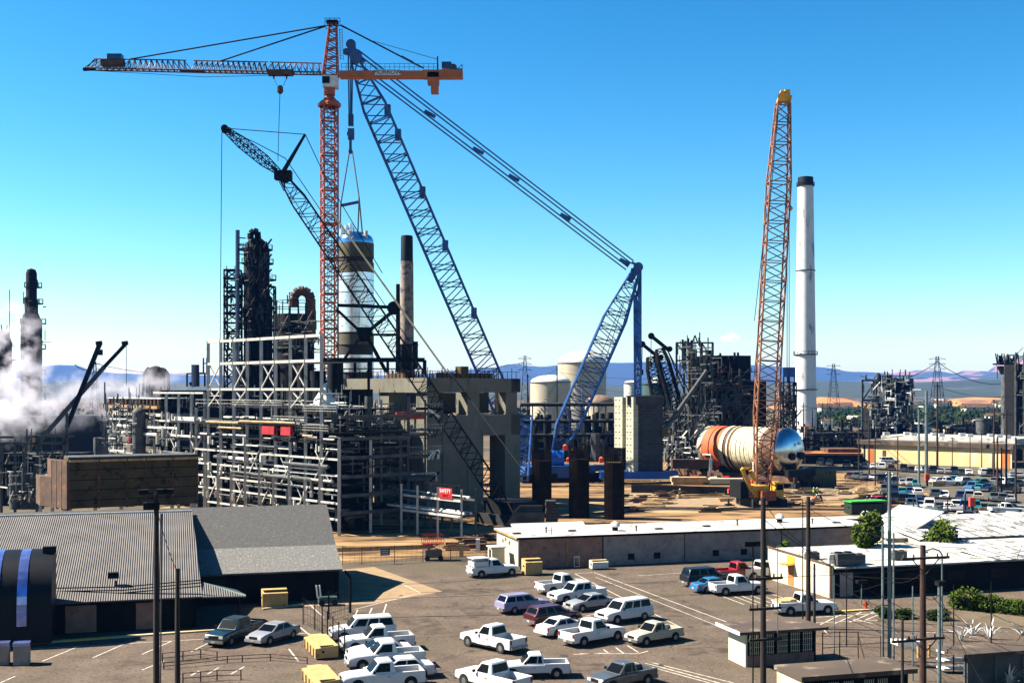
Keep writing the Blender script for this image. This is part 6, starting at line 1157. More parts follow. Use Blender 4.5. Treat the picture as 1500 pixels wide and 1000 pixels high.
# rebar cages
def cage(label, px, wd_, top, Y):
    b = P(px, 570, Y).xy.to_3d(); ww = wd_ / F * Y; hz = P(0, top, Y).z; t = thing('rebar_cage', label, 'rebar cage', b, 'tall dark rebar cages')
    MB().tube(b + V(0, ww / 2, 0), b + V(0, ww / 2, hz * .82), ww * .43, 20).build('formwork', 'cage_dark', t, True)
    vb = MB(); hp = MB()
    for i in range(34): an = i / 34 * 2 * math.pi; q = b + V(math.cos(an) * ww / 2, ww / 2 + math.sin(an) * ww / 2, 0); vb.bar(q, q + Z * (hz + rnd.uniform(-.6, .5)), .10)
    for k in range(int(hz / .45)):
        for i in range(16): a1, a2 = i / 16 * 2 * math.pi, (i + 1) / 16 * 2 * math.pi; hp.bar(b + V(math.cos(a1) * ww / 2, ww / 2 + math.sin(a1) * ww / 2, k * .45), b + V(math.cos(a2) * ww / 2, ww / 2 + math.sin(a2) * ww / 2, k * .45), .07)
    vb.build('vertical_bars', 'cage_dark', t); hp.build('hoops', 'cage_dark', t)
cage('dark rebar cage nearest the concrete frame', 794, 28, 657, 186); cage('dark rebar cage in the middle with bare bars on top', 849, 29, 654, 185); cage('dark rebar cage on the right beside the pale ballast', 901, 29, 660, 183)

# trailer with lettering and stacked plates by the concrete
p0 = P(738, 768, 160); tl = thing('lettered_trailer', 'grey trailer body with dark italic lettering in front of the concrete', 'trailer', p0.xy.to_3d())
MB().add([P(740, 770, 158), P(798, 770, 158), P(798, 750, 158), P(752, 750, 158), P(740, 770, 161), P(798, 770, 161), P(798, 750, 161), P(752, 750, 161)], [(0, 1, 2, 3), (7, 6, 5, 4), (3, 2, 6, 7), (0, 3, 7, 4), (1, 5, 6, 2)]).build('side_panel', 'ballast_dark', tl)
text('Bigge', tl, P(772, 760, 157.9), (1, 0, 0), (0, 0, 1), 1.25, 'text_dark', shear=.35)
MB().obox(P(752, 790, 158).xy.to_3d() + Z * .5, V(4, 0, 0), V(0, 3, 0), Z * 1.4).build('chassis', 'black', tl)
for k in range(5): MB().path([P(752 + k * 2, 749 - k * 2.2, 159), P(795, 749 - k * 2.2, 159)], .05, 5).build('deck_rail', 'pipe_grey', tl)
pl = thing('plate_stack', 'stack of weathered grey plates at the right end of the lettered trailer', 'stack', P(808, 570, 159).xy.to_3d())
for k in range(8): MB().obox(P(799, 770, 158) + Z * (k * .42) + V((k % 3) * .05, 0, 0), V(1.6 - .07 * (k > 5) * 4, 0, 0), V(0, 2, 0), Z * .36).build('plate', 'concrete_dark', pl)
sk = G(733, 828)

# ------------------------------------------------------------------ horizontal vessel on transporter
hx = (E1 * 1.0).normalized(); vc0 = P(1047, 660, 262); r_ = 4.75
vc0 = Vector((vc0.x, vc0.y, 7.3)); AX = Vector((.60, -.80, 0)); hv = thing('horizontal_vessel', 'giant orange and cream banded vessel with a polished end lying on a transporter', 'vessel', vc0.xy.to_3d())
LV = 20.3
def band(s0, s1, m_, rr=r_, nm='shell_band'): MB().lathe(vc0, [(rr, s0), (rr, s1)], 48, AX).build(nm, m_, hv, True)
for s0, s1, m_, rr in ((-1.0, .3, 'vessel_cream', 4.7), (.3, 2.4, 'vessel_orange', 4.75), (2.4, 2.7, 'vessel_dark', 4.6), (2.7, 5.6, 'vessel_orange', 4.75), (5.6, 6.6, 'vessel_cream', 4.85), (6.6, 7.6, 'rust', 4.7), (7.6, 8.0, 'vessel_cream', 4.85), (8.0, 8.6, 'rust', 4.74), (8.6, 12.6, 'vessel_cream', 4.75), (12.6, 12.8, 'vessel_dark', 4.7), (12.8, 16.6, 'vessel_cream', 4.78), (16.6, 17.5, 'rust', 4.85), (17.5, LV, 'rust', 4.72)): band(s0, s1, m_, rr)
MB().lathe(vc0, [(.01, -3.3), (2.0, -3.0), (3.6, -2.2), (4.6, -.9), (4.7, -.99)], 40, AX).build('head', 'vessel_cream', hv, True)
hd_ = MB(); hd_.lathe(vc0, [(4.72, LV), (4.62, LV + .45), (4.1, LV + 1.0), (3.1, LV + 1.5), (1.7, LV + 1.85), (.01, LV + 1.95)], 48, AX, mats=[0] * 5); hd_.build('head', 'head_blue', hv, True)
sd = Vector((.80, .60, 0)); hc = vc0 + AX * (LV + 1.1)
for s_, z_ in ((-.9, -1.0), (2.0, -.9)): MB().tube(hc + sd * s_ + Z * z_, hc + sd * s_ + Z * z_ + AX * 1.3, .75, 16).build('nozzle', 'black', hv, True)
for s_, z_ in ((.2, 1.4), (1.6, 1.6)): MB().tube(hc + sd * s_ + Z * z_, hc + sd * s_ + Z * z_ + AX * .9, .3, 10).build('nozzle', 'pipe_white', hv)
tp2 = thing('transporter', 'dark rust transporter beams under the giant banded vessel', 'transporter', vc0.xy.to_3d())
for s_ in (-3, 3): MB().obox(vc0.xy.to_3d() + AX * -9 + sd * (s_ - .5) + Z * 1.0, AX * 34, sd * 1.0, Z * 1.3).build('beam', 'rust', tp2)
for k in range(5): MB().obox(vc0.xy.to_3d() + AX * (k * 6.0 - .8) - sd * 4.2 + Z * 2.3, AX * .9, sd * 8.4, Z * 1.4).build('cradle', 'black', tp2)
for k in range(12):
    for s_ in (-3, 3): MB().tube(vc0.xy.to_3d() + AX * (-8 + k * 3) + sd * (s_ - .8) + Z * .6, vc0.xy.to_3d() + AX * (-8 + k * 3) + sd * (s_ + .8) + Z * .6, .6, 14).build('wheel', 'tyre', tp2)
for px, y0, y1, Y in ((1041, 671, 690, 240), (1105, 676, 696, 226)): q = P(px, y1, Y); ps = tag(MB().bar(q, P(px, y0, Y), .55).build('support_post', 'pipe_white'), 'white support post under the %s part of the banded vessel' % ('orange' if px < 1080 else 'cream'), 'post', 'white support posts')
tag(MB().obox(P(985, 686, 250), V(8.5, 0, 0), V(0, 2, 0), Z * 1.9).build('steel_girder', 'rust'), 'rust brown girder lying left of the banded vessel', 'girder')
for k, (x0, x1, y_) in enumerate(((984, 1036, 703), (986, 1030, 707), (1040, 1092, 705))): tag(MB().obox(P(x0, y_ + 3, 222 + 3 * (k % 2)), V((x1 - x0) / F * 222, 0, 0), V(0, 2.4, 0), Z * .9).build('timber_stack', 'timber' if k < 2 else 'tank_cream'), ('upper pile of sawn timber left of the yellow crane', 'lower pile of sawn timber left of the yellow crane', 'long cream beam with dark writing left of the yellow crane')[k], 'timber', 'timber piles')
cbm = thing('site_wall', 'long dark barrier wall running behind the dirt yard', 'barrier', P(1000, 570, 228).xy.to_3d()); MB().obox(P(925, 570, 232).xy.to_3d(), V(24, -8, 0), V(0, .5, 0), Z * 1.5).build('panel', 'black', cbm)
for k, (px, py) in enumerate(((984, 700), (1012, 699), (1040, 701), (1058, 700))): tag(MB().path([P(px, py, 226), P(px + 10, py - 1, 226)], .35, 8).build('steel_drum', 'red' if k % 2 else 'pipe_white'), '%s of the row of loose drums beside the dark barrier wall' % ordn[k], 'drum', 'loose drums')

# yellow crawler crane
YB = P(1115, 570, 206).xy.to_3d(); yc = thing('crawler_crane', 'yellow crawler crane with a tan lattice boom beside the banded vessel', 'crane', YB, 'lattice boom cranes')
lattice(yc, 'boom', 'boom_tan', P(1115, 732, 206), P(1147, 152, 207), V(1, 0, 0), 3.6, 3.0, 40, t0=(.22, .55), t1=(.20, .60), rc=.16, rl=.08)
MB().bar(P(1141, 152, 207), P(1147, 134, 207), .9).bar(P(1153, 152, 207), P(1153, 132, 207), .9).tube(P(1147, 142, 206), P(1147, 142, 208), .9, 14).bar(P(1156, 150, 207), P(1159, 140, 207), .4).build('boom_head', 'crane_yellow', yc)
for (x0, y0), (x1, y1), rr in (((1156, 150), (1158, 303), .06), ((1153, 250), (1153, 560), .06), ((1156, 260), (1156, 560), .06), ((1140, 160), (1105, 470), .06), ((1140, 165), (1104, 560), .06)): MB().path([P(x0, y0, 207), P(x1, y1, 207)], rr, 5).build('pendant', 'black', yc)
MB().lathe(P(1158, 309, 207), [(.05, 0), (.4, .35), (.4, .6), (.1, .9)], 12).build('hook_ball', 'crane_yellow', yc)
ux, uy = V(.97, .24, 0), V(-.24, .97, 0)
MB().box(YB + ux * -1.6 + Z * 2.6, (3.6, 5.0, 2.0), (ux, uy)).build('upperworks', 'crane_yellow', yc); MB().box(YB + ux * -3.9 + Z * 2.9, (1.9, 4.4, 2.9), (ux, uy)).build('counterweight', 'black', yc); MB().box(YB + ux * 2.9 + Z * 2.6, (1.5, 2.4, 2.8), (ux, uy)).build('cab', 'crane_yellow', yc); MB().obox(YB + ux * 2.3 - uy * 1.22 + Z * 2.7, ux * 1.2, -uy * .03, Z * 1.0).build('cab_window', 'glass', yc); MB().box(YB - uy * 3.2 + Z * 2.0 + ux * -.4, (2.6, 1.4, 1.6), (ux, uy)).build('engine_deck', 'crane_orange', yc)
for s_ in (-2.6, 2.6): MB().box(YB + ux * s_ + Z * .75, (1.1, 7, 1.3), (ux, uy)).build('track', 'tyre', yc)
MB().box(YB + Z * 1.3, (5, 3, .7), (ux, uy)).build('carbody', 'rust', yc)
for x0, y0, x1, y1 in ((1087, 686, 1103, 724), (1099, 689, 1106, 703)): MB().bar(P(x0, y0, 203), P(x1, y1, 203), .62).build('gantry', 'crane_yellow', yc)
MB().bar(P(1087, 686, 203), P(1098, 686, 204), .4).build('gantry', 'crane_yellow', yc)
for k, (px, py) in enumerate(((1070, 719), (1089, 714), (1104, 706))): tag(MB().box(P(px, py, 208), (.9, .8, .8)).build('fuel_drum', 'orange_vest'), 'bright orange drum, %s beside the yellow crane' % ('left one', 'middle one', 'right one')[k], 'drum', 'orange drums')

# small dark cranes and the black unit beyond
for k, (x0, y0, x1, y1, Y) in enumerate(((1003, 640, 958, 495, 280), (974, 640, 945, 507, 290))):
    t = thing('crawler_crane', ('right one of two small dark lattice cranes left of the black unit', 'left one of two small dark lattice cranes behind the blue back stay')[k], 'crane', P(x0, 570, Y).xy.to_3d(), 'lattice boom cranes')
    lattice(t, 'boom', 'steel_dark', P(x0, y0, Y), P(x1 + 8, y1 + 16, Y), V(1, 0, .3), 2.6, 2.4, 16, t0=(.2, .5), t1=(.15, .6), rc=.3, rl=.12); MB().bar(P(x1 - 4, y1 - 3, Y), P(x1 + 22, y1 + 18, Y), .8).tube(P(x1 - 4, y1 - 3, Y - .6), P(x1 - 4, y1 - 3, Y + .6), .8, 10).tube(P(x1 + 23, y1 + 16, Y - .6), P(x1 + 23, y1 + 16, Y + .6), .7, 10).build('head', 'black', t)
    for dx in (18, 30): MB().path([P(x1 + 20, y1 + 18, Y), P(x0 + dx, y0 - 20, Y)], .14, 5).build('pendant', 'black', t)
    MB().path([P(x1 - 4, y1, Y), P(x1 - 5, y1 + 38, Y)], .08, 5).build('hoist_rope', 'black', t); MB().tube(P(x1 - 5, y1 + 34, Y), P(x1 - 5, y1 + 42, Y), .4, 8).build('hook', 'black', t)
    MB().box(P(x0, 650, Y), (8, 5, 4)).build('upperworks', 'steel_dark', t)
sp = thing('strut_tube', 'pale tube leaning against the black unit right of the ballast tower', 'tube', P(975, 628, 255)); MB().tube(P(974, 629, 254), P(1035, 543, 262), .45, 10).build('tube', 'pipe_grey', sp); MB().box(P(974, 632, 254), (1.3, 1, 2)).build('foot', 'olive', sp)
bu = thing('process_unit', 'black boxy process unit with open steel crown beside the banded vessel', 'process unit', P(1060, 570, 300).xy.to_3d())
MB().obox(P(1034, 660, 300).xy.to_3d(), V(11.5, 1, 0), V(-1, 12, 0), Z * 28.5).build('block', 'steel_dark', bu); MB().obox(P(1020, 660, 305).xy.to_3d(), V(15, 1, 0), V(-1, 8, 0), Z * 15).build('block', 'steel_dark', bu); MB().obox(P(1100, 660, 305).xy.to_3d(), V(4, .4, 0), V(-1, 8, 0), Z * 22).build('block', 'steel_dark', bu)
MB().tube(P(1014, 660, 296).xy.to_3d(), P(1014, 512, 296), 1.2, 14).build('vessel', 'olive', bu, True); MB().obox(P(1018, 600, 297), V(2.6, 0, 0), V(0, 3, 0), Z * 13).build('panel', 'pipe_grey', bu)
for px in (991, 1002, 1010, 1028, 1044): MB().bar(P(px, 660, 294).xy.to_3d(), P(px, 502, 294), .5).build('column', 'pipe_grey', bu)
for y_ in (502, 528, 560, 590): MB().bar(P(990, y_, 294), P(1045, y_, 294), .4).build('beam', 'pipe_grey', bu)
MB().bar(P(991, 502, 294), P(1010, 528, 294), .3).build('brace', 'pipe_grey', bu); MB().bar(P(1028, 502, 294), P(1044, 528, 294), .3).build('brace', 'pipe_grey', bu)
for k, px in enumerate((1000, 1004, 1008, 1013, 1040, 1052, 1055, 1062, 1068, 1076, 1081)): MB().tube(P(px, 540, 299), P(px, (497, 499, 495, 498, 527, 520, 517, 522, 521, 516, 516)[k], 299), .3, 7).build('vent', 'steel_dark', bu)
MB().bar(P(1014, 502, 295), P(1018, 491, 295), .3).bar(P(1022, 502, 295), P(1018, 491, 295), .3).build('lifting_frame', 'steel_dark', bu)
for y_ in (545, 558, 572, 588, 604): MB().obox(P(1032, y_, 299), V(13.5, 1, 0), V(0, -1, 0), Z * .25).build('platform', 'pipe_grey', bu)
eq = MB()
for k in range(230):
    pxx = rnd.uniform(1022, 1106); q = P(pxx, 570, 297.5); q.z = rnd.uniform(1, 23 if pxx < 1088 else 13); d_ = rnd.choice((V(1, 0, 0), V(0, 0, 1), V(0, 0, 1), V(.7, 0, .7))); eq.bar(q, q + d_ * rnd.uniform(1, 5), rnd.uniform(.12, .5))
tag(eq.build('equipment', 'pipe_grey', bu), kind='stuff')
for k, (px, py, w_, h_) in enumerate(((1040, 524, 2.6, 3), (1056, 530, 2, 2), (1070, 526, 3, 2.5), (1090, 560, 3.4, 3), (1100, 572, 2.6, 3), (1036, 512, 1.6, 4))): MB().obox(P(px, py + h_ * 6, 299), V(w_, 0, 0), V(0, 3, 0), Z * h_).build('roof_box', 'steel_dark', bu)
for k in range(14): MB().bar(P(1036 + k * 5, 545, 298.5), P(1036 + k * 5, 538, 298.5), .14).build('post', 'steel_dark', bu)
bt = thing('pipe_tangle', 'dense low tangle of dark pipework below the small cranes', 'pipework', P(1000, 570, 275).xy.to_3d()); pt_ = MB()
for k in range(260):
    q = P(rnd.uniform(975, 1045), 570, rnd.uniform(268, 290)); q.z = rnd.uniform(0, 9); d_ = rnd.choice((V(1, 0, 0), V(0, 1, 0), V(0, 0, 1), V(.7, 0, .7))); pt_.bar(q, q + d_ * rnd.uniform(1, 5), rnd.uniform(.12, .4))
tag(pt_.build('pipes', 'steel_dark', bt), kind='stuff')
# background rows of pipework and posts in the tank farm
for (x0, x1, Y, hh_, lb_) in ((762, 905, 330, 15.5, 'long dark pipe rack below the cream tanks'), (1190, 1262, 340, 7, 'dark pipe rack right of the chimney foot'), (1100, 1165, 320, 8, 'dark pipe rack behind the tan boom')):
    q0, q1 = P(x0, 570, Y).xy.to_3d(), P(x1, 570, Y + 6).xy.to_3d(); t = thing('pipe_rack', lb_, 'pipe rack', q0.lerp(q1, .5), 'far pipe racks'); n = int((q1 - q0).length / 3.4)
    for k in range(n + 1): MB().bar(q0.lerp(q1, k / n), q0.lerp(q1, k / n) + Z * hh_, .35).build('column', 'pipe_grey', t)
    for z in (.45, .7, 1.0):
        MB().bar(q0 + Z * hh_ * z, q1 + Z * hh_ * z, .5).build('beam', 'steel_dark', t); MB().path([q0 + Z * (hh_ * z + .5), q1 + Z * (hh_ * z + .5)], .3, 6).build('pipe', 'pipe_grey', t)
    eq = MB()
    for k in range(70): q = q0.lerp(q1, rnd.random()) + V(0, rnd.uniform(1, 9), 0); eq.tube(q, q + Z * rnd.uniform(1.5, hh_ * .9), rnd.uniform(.3, 1.1), 7)
    tag(eq.build('equipment', 'steel_dark', t), kind='stuff')

# ------------------------------------------------------------------ chimneys and tanks
ch = thing('chimney', 'tall white chimney with a black top right of the tan boom', 'chimney', P(1180, 570, 480).xy.to_3d(), 'chimneys'); c = P(1180, 570, 480).xy.to_3d(); zc = lambda py: H - (py - HY) / F * 480
MB().lathe(c, [(4.3, 0), (4.25, zc(570)), (3.1, zc(273))], 40).build('shaft', 'chimney', ch, True); MB().lathe(c, [(3.15, zc(273)), (3.05, zc(262)), (3.0, zc(260)), (2.5, zc(259.5)), (2.4, zc(262))], 40).build('cap', 'black', ch, True)
for py, rr in ((273, 3.5), (397, 3.9), (520, 4.7), (571, 4.9)):
    pm = MB().lathe(c + Z * zc(py), [(rr - .6, 0), (rr, 0), (rr, .35), (rr - .6, .35)], 32)
    if py in (520, 273):
        for i in range(20): an = i * math.pi / 10; q = c + V(math.cos(an) * rr, math.sin(an) * rr, zc(py)); pm.bar(q, q + Z * 1.5, .12)
        pm.lathe(c + Z * (zc(py) + 1.4), [(rr - .1, 0), (rr, 0), (rr, .15), (rr - .1, .15)], 32)
    pm.build('ring', 'steel_dark' if py != 397 else 'pipe_grey', ch)
MB().obox(c + V(-1.6, -4.4, zc(628)), V(7, 0, 0), V(0, -.8, 0), Z * 1.2).build('walkway', 'orange_wall', ch)
c2 = thing('chimney', 'shorter weathered brick chimney with a black top left of the blue boom', 'chimney', P(596, 570, 300).xy.to_3d(), 'chimneys'); c = P(596, 570, 300).xy.to_3d(); zc = lambda py: H - (py - HY) / F * 300
MB().lathe(c, [(2.0, 0), (1.62, zc(383))], 28).build('shaft', 'brick', c2, True); MB().lathe(c, [(1.55, zc(383)), (1.5, zc(348)), (1.42, zc(345.5)), (1.2, zc(345)), (1.1, zc(350))], 28).build('cap', 'black', c2, True)
MB().tube(c + V(1.9, 0, zc(500)), c + V(1.9, 0, zc(540)), .9, 10).tube(c + V(-.5, -1, zc(505)), c + V(-.5, -1, zc(560)), 1.9, 12).build('collar', 'steel_dark', c2); MB().lathe(c + Z * zc(506), [(1.8, 0), (2.9, 0), (2.9, .3), (1.8, .3)], 20).build('platform', 'steel_dark', c2)
def tank(label, x0, x1, top, shoulder, base, Y, m, domem='tank_white'):
    cx = (x0 + x1) / 2; c = P(cx, 570, Y).xy.to_3d(); r = (x1 - x0) / 2 / F * Y; zs = P(0, shoulder, Y).z; zt_ = P(0, top, Y).z; t = thing('storage_tank', label, 'storage tank', c, 'storage tanks')
    MB().lathe(c, [(r, 0), (r, zs)], 56).build('shell', m, t, True); dm = []
    for k in range(9): an = k / 8 * math.pi / 2; dm.append((max(.01, r * math.cos(an) * 1.0), zs + (zt_ - zs) * math.sin(an)))
    MB().lathe(c, dm, 56).build('dome', domem, t, True); MB().lathe(c + Z * (zs - .1), [(r, 0), (r + .35, 0), (r + .35, .4), (r, .4)], 56).build('rim', 'pipe_grey', t)
    s_ = MB()
    for k in range(18): an = math.pi * (1.05 + k * .03); q = c + V(math.cos(an) * (r + .4), math.sin(an) * (r + .4), zs * k / 18); s_.box(q, (1.2, .6, .2))
    s_.build('stair', 'pipe_grey', t); return t
tank('large cream storage tank with a white dome behind the blue back mast', 817, 888, 514, 532, 600, 640, 'tank_cream'); tank('smaller cream storage tank left of the domed one', 777, 836, 549, 560, 600, 560, 'tank_cream'); tank('low cream tank with a shallow dome right of the back mast foot', 857, 900, 578, 590, 598, 520, 'tank_cream', 'head_tan')
tank('small white tank between the ballast tower and the small cranes', 914, 938, 557, 561, 600, 500, 'tank_white'); tank('white storage tank behind the small dark cranes', 955, 976, 552, 556, 600, 520, 'tank_white'); tank('pale green tank behind the small dark cranes', 938, 985, 560, 562, 600, 470, 'teal', 'teal')
wt = thing('water_tower', 'dark legged tower with a blue tank left of the white chimney', 'tower', P(1155, 570, 420).xy.to_3d()); MB().obox(P(1147, 552, 420), V(4.4, 0, 0), V(0, 4, 0), Z * 3.4).build('tank', 'crane_blue', wt)
for px in (1148, 1164): MB().bar(P(px, 640, 421).xy.to_3d(), P(px, 545, 421), .4).build('leg', 'steel_dark', wt)
MB().tube(P(1155, 600, 422), P(1155, 552, 422), 1.4, 12, .5).build('hopper', 'rust', wt); lattice(wt, 'frame', 'steel_dark', P(1155, 660, 423).xy.to_3d(), P(1155, 560, 423), V(1, 0, 0), 4.5, 4.5, 8, rc=.25, rl=.15)

# right hand plant, yellow shed, far tower
ys = thing('yellow_shed', 'long yellow walled shed with a dark flat roof beyond the far cars', 'shed', P(1370, 570, 345).xy.to_3d())
q0, q1 = P(1261, 570, 330).xy.to_3d(), P(1482, 570, 302).xy.to_3d(); dd = (q1 - q0).normalized(); nn = Vector((-dd.y, dd.x, 0)); LQ = (q1 - q0).length
MB().obox(q0, dd * LQ, nn * .3, Z * 4.9).build('wall', 'yellow_wall', ys); MB().obox(q0 + dd * .02 + nn * .32, dd * .3, nn * 24, Z * 4.8).build('end_wall', 'yellow_wall', ys)
MB().obox(q0 - dd * .8 - nn * .8 + Z * 4.92, dd * (LQ + 1.5), nn * 16, Z * 1.1).build('roof', 'brown_roof', ys); MB().obox(q0 + dd * 3 + nn * 6 + Z * 6.05, dd * (LQ - 4), nn * 18, Z * 1.2).build('upper_roof', 'roof_white', ys)
for f, w_, m_ in ((.02, .012, 'black'), (.05, .045, 'orange_wall'), (.155, .025, 'rust'), (.94, .05, 'orange_wall')): MB().obox(q0 + dd * LQ * f - nn * .06, dd * LQ * w_, nn * .05, Z * (4.7 if m_ != 'rust' else 3.4)).build('door', m_, ys)
for k in range(10): q = q0 + dd * LQ * (.1 + k * .09) + nn * (7 + (k * 5) % 9) + Z * 7.3; MB().box(q + Z * .3, (1.6, 1.2, .9)).build('roof_unit', 'pipe_white', ys)
dsd = thing('dark_shed', 'dark open shed with an orange edge left of the yellow shed', 'shed', P(1225, 570, 320).xy.to_3d()); MB().obox(P(1180, 570, 320).xy.to_3d(), V(15.5, 0, 0), V(0, 10, 0), Z * 2.4).build('body', 'black', dsd); MB().obox(P(1178, 570, 319.5).xy.to_3d() + Z * 2.42, V(15.8, 0, 0), V(0, 11, 0), Z * .5).build('roof', 'orange_wall', dsd); MB().obox(P(1213, 570, 322).xy.to_3d() + Z * 2.95, V(9, 0, 0), V(0, 8, 0), Z * 1.0).build('upper_roof', 'rust', dsd)
rp = thing('process_unit', 'grey open steel process unit behind the yellow shed', 'process unit', P(1300, 570, 400).xy.to_3d())
for px in (1263, 1284): MB().bar(P(px, 640, 400).xy.to_3d(), P(px, 556, 400), .6).build('column', 'pipe_grey', rp)
MB().bar(P(1263, 557, 400), P(1285, 557, 400), .6).bar(P(1265, 584, 400), P(1282, 558, 400), .4).bar(P(1263, 586, 400), P(1320, 586, 400), .7).bar(P(1284, 574, 400), P(1292, 592, 400), .5).build('beam', 'pipe_grey', rp)
MB().obox(P(1290, 640, 404).xy.to_3d(), V(8.5, 0, 0), V(0, 9, 0), Z * 23).build('block', 'steel_dark', rp); MB().obox(P(1276, 640, 404).xy.to_3d(), V(13, 0, 0), V(0, 9, 0), Z * 13).build('block', 'steel_dark', rp)
for k in range(9): MB().bar(P(1288 + k * 6, 640, 401).xy.to_3d(), P(1288 + k * 6, (546, 550, 544, 548, 552, 545, 550, 560, 566)[k], 401), .3).build('column', 'steel_dark', rp)
for y_ in (550, 560, 570, 580, 592): MB().bar(P(1286, y_, 401), P(1337, y_, 401), .3).build('beam', 'steel_dark', rp)
eq = MB()
for k in range(120): q = P(rnd.uniform(1284, 1338), 570, 402); q.z = rnd.uniform(3, 23); eq.tube(q, q + Z * rnd.uniform(1, 3), rnd.uniform(.3, .9), 6)
tag(eq.build('equipment', 'steel_dark', rp), kind='stuff'); MB().tube(P(1292, 590, 400), P(1292, 566, 400), 1.0, 10).build('vessel', 'pipe_white', rp)
ft = thing('process_tower', 'dark headed grey tower at the right edge beyond the yellow shed', 'tower', P(1476, 570, 360).xy.to_3d())
MB().tube(P(1474, 640, 360).xy.to_3d(), P(1474, 545, 360), 1.5, 16).build('shaft', 'pipe_grey', ft, True); MB().tube(P(1474, 548, 360), P(1474, 536, 360), 1.6, 16, 2.8).box(P(1474, 533, 360), (6.2, 5, .5)).build('head', 'steel_dark', ft)
lattice(ft, 'frame', 'pipe_grey', P(1483, 640, 361).xy.to_3d(), P(1483, 520, 361), V(1, 0, 0), 2.6, 2.6, 14, rc=.2, rl=.11)
eq = MB()
for k in range(40): q = P(1474 + rnd.uniform(-14, 14), 532, 360); eq.bar(q, q + Z * rnd.uniform(.8, 3.4) + V(rnd.uniform(-.8, .8), 0, 0), .25)
tag(eq.build('roof_equipment', 'steel_dark', ft), kind='stuff'); MB().bar(P(1461, 533, 360), P(1461, 518, 360), .25).build('mast', 'steel_dark', ft)
for k, (px, py, w_, h_, m_, lb_) in enumerate(((1450, 622, 10, 5, 'pipe_white', 'white boxy building beyond the yellow shed roof'), (1430, 625, 6, 3, 'tank_cream', 'small cream hut beyond the yellow shed roof'), (1412, 624, 6, 2.4, 'pipe_white', 'white tank hut beyond the shed roof'), (1246, 622, 9, 4, 'stucco', 'cream house left of the grey process unit'), (1206, 628, 5, 4, 'pipe_white', 'white hooped hut right of the chimney foot'), (1365, 596, 14, 7, 'teal', 'green grey shed right of the steel pole tops'), (1470, 628, 8, 4, 'stucco', 'cream house at the foot of the right edge tower'))):
    q = G(px, py); hb = thing('outbuilding', lb_, 'building', q, 'buildings in the middle distance'); MB().obox(q, V(w_, 0, 0), V(0, w_ * .8, 0), Z * h_).build('wall', m_, hb); MB().add([q + V(-.4, -.4, h_), q + V(w_ + .4, -.4, h_), q + V(w_ + .4, w_ * .8 + .4, h_), q + V(-.4, w_ * .8 + .4, h_), q + V(-.4, w_ * .4, h_ * 1.3), q + V(w_ + .4, w_ * .4, h_ * 1.3)], [(0, 1, 5, 4), (2, 3, 4, 5), (0, 4, 3), (1, 2, 5)]).build('roof', 'roof_white' if k % 2 else 'rust', hb)
    for f in (.2, .6): MB().obox(q + V(w_ * f, -.05, h_ * .35), V(w_ * .15, 0, 0), V(0, .04, 0), Z * h_ * .3).build('window', 'glass', hb)
for k in range(34):
    px = rnd.uniform(1195, 1510); Y = rnd.uniform(900, 2300); q = P(px, 570, Y).xy.to_3d(); w_ = rnd.uniform(12, 26); hb = thing('distant_house', 'tiny pale house among the trees below the hills at right', 'house', q, 'distant houses'); MB().obox(q, V(w_, 0, 0), V(0, 12, 0), Z * 6).build('wall', 'pipe_white' if k % 3 else 'stucco', hb); MB().add([q + V(-1, -1, 6), q + V(w_ + 1, -1, 6), q + V(w_ + 1, 13, 6), q + V(-1, 13, 6), q + V(-1, 6, 9), q + V(w_ + 1, 6, 9)], [(0, 1, 5, 4), (2, 3, 4, 5), (0, 4, 3), (1, 2, 5)]).build('roof', 'rust' if k % 2 else 'roof_grey', hb)

# green lid skip, clutter on the dirt, scissor lift
skip('long skip with a bright green cover at the edge of the dirt', G(1268, 752), (6.5, 2.2, 1.9), (U, W_), 'mesh_green', lean=0); q = G(1268, 752); tag(MB().box(q + Z * 2.05, (6.6, 2.3, .2), (U, W_)).build('tarpaulin', 'green_lid'), 'bright green cover over the long skip', 'cover')
sl_ = thing('scissor_lift', 'red railed scissor lift parked behind the rusty fence', 'lift', G(634, 820)); q = G(634, 820); MB().box(q + Z * .8, (2.0, 1.2, .9), (U, W_)).build('chassis', 'p_grey', sl_)
MB().bar(q + U * -.8 + Z * 1.2, q + U * .8 + Z * 1.9, .1).bar(q + U * .8 + Z * 1.2, q + U * -.8 + Z * 1.9, .1).build('scissors', 'red', sl_); MB().box(q + Z * 1.95, (2.5, 1.3, .12), (U, W_)).build('deck', 'red', sl_); rr_ = MB()
for s_ in range(6):
    for e_ in (-.62, .62): rr_.bar(q + U * (-1.2 + s_ * .48) + W_ * e_ + Z * 2.0, q + U * (-1.2 + s_ * .48) + W_ * e_ + Z * 3.0, .06)
for e_ in (-.62, .62):
    for h_ in (2.5, 3.0): rr_.bar(q - U * 1.2 + W_ * e_ + Z * h_, q + U * 1.2 + W_ * e_ + Z * h_, .06)
rr_.build('handrail', 'red', sl_)
for s_ in (-.8, .8): MB().tube(q + U * s_ - W_ * .7 + Z * .3, q + U * s_ - W_ * .5 + Z * .3, .3, 12).build('wheel', 'tyre', sl_)
nm = ['brown timber bundle', 'rusty plate', 'dark crate', 'pale timber stack', 'rusty pipe bundle']
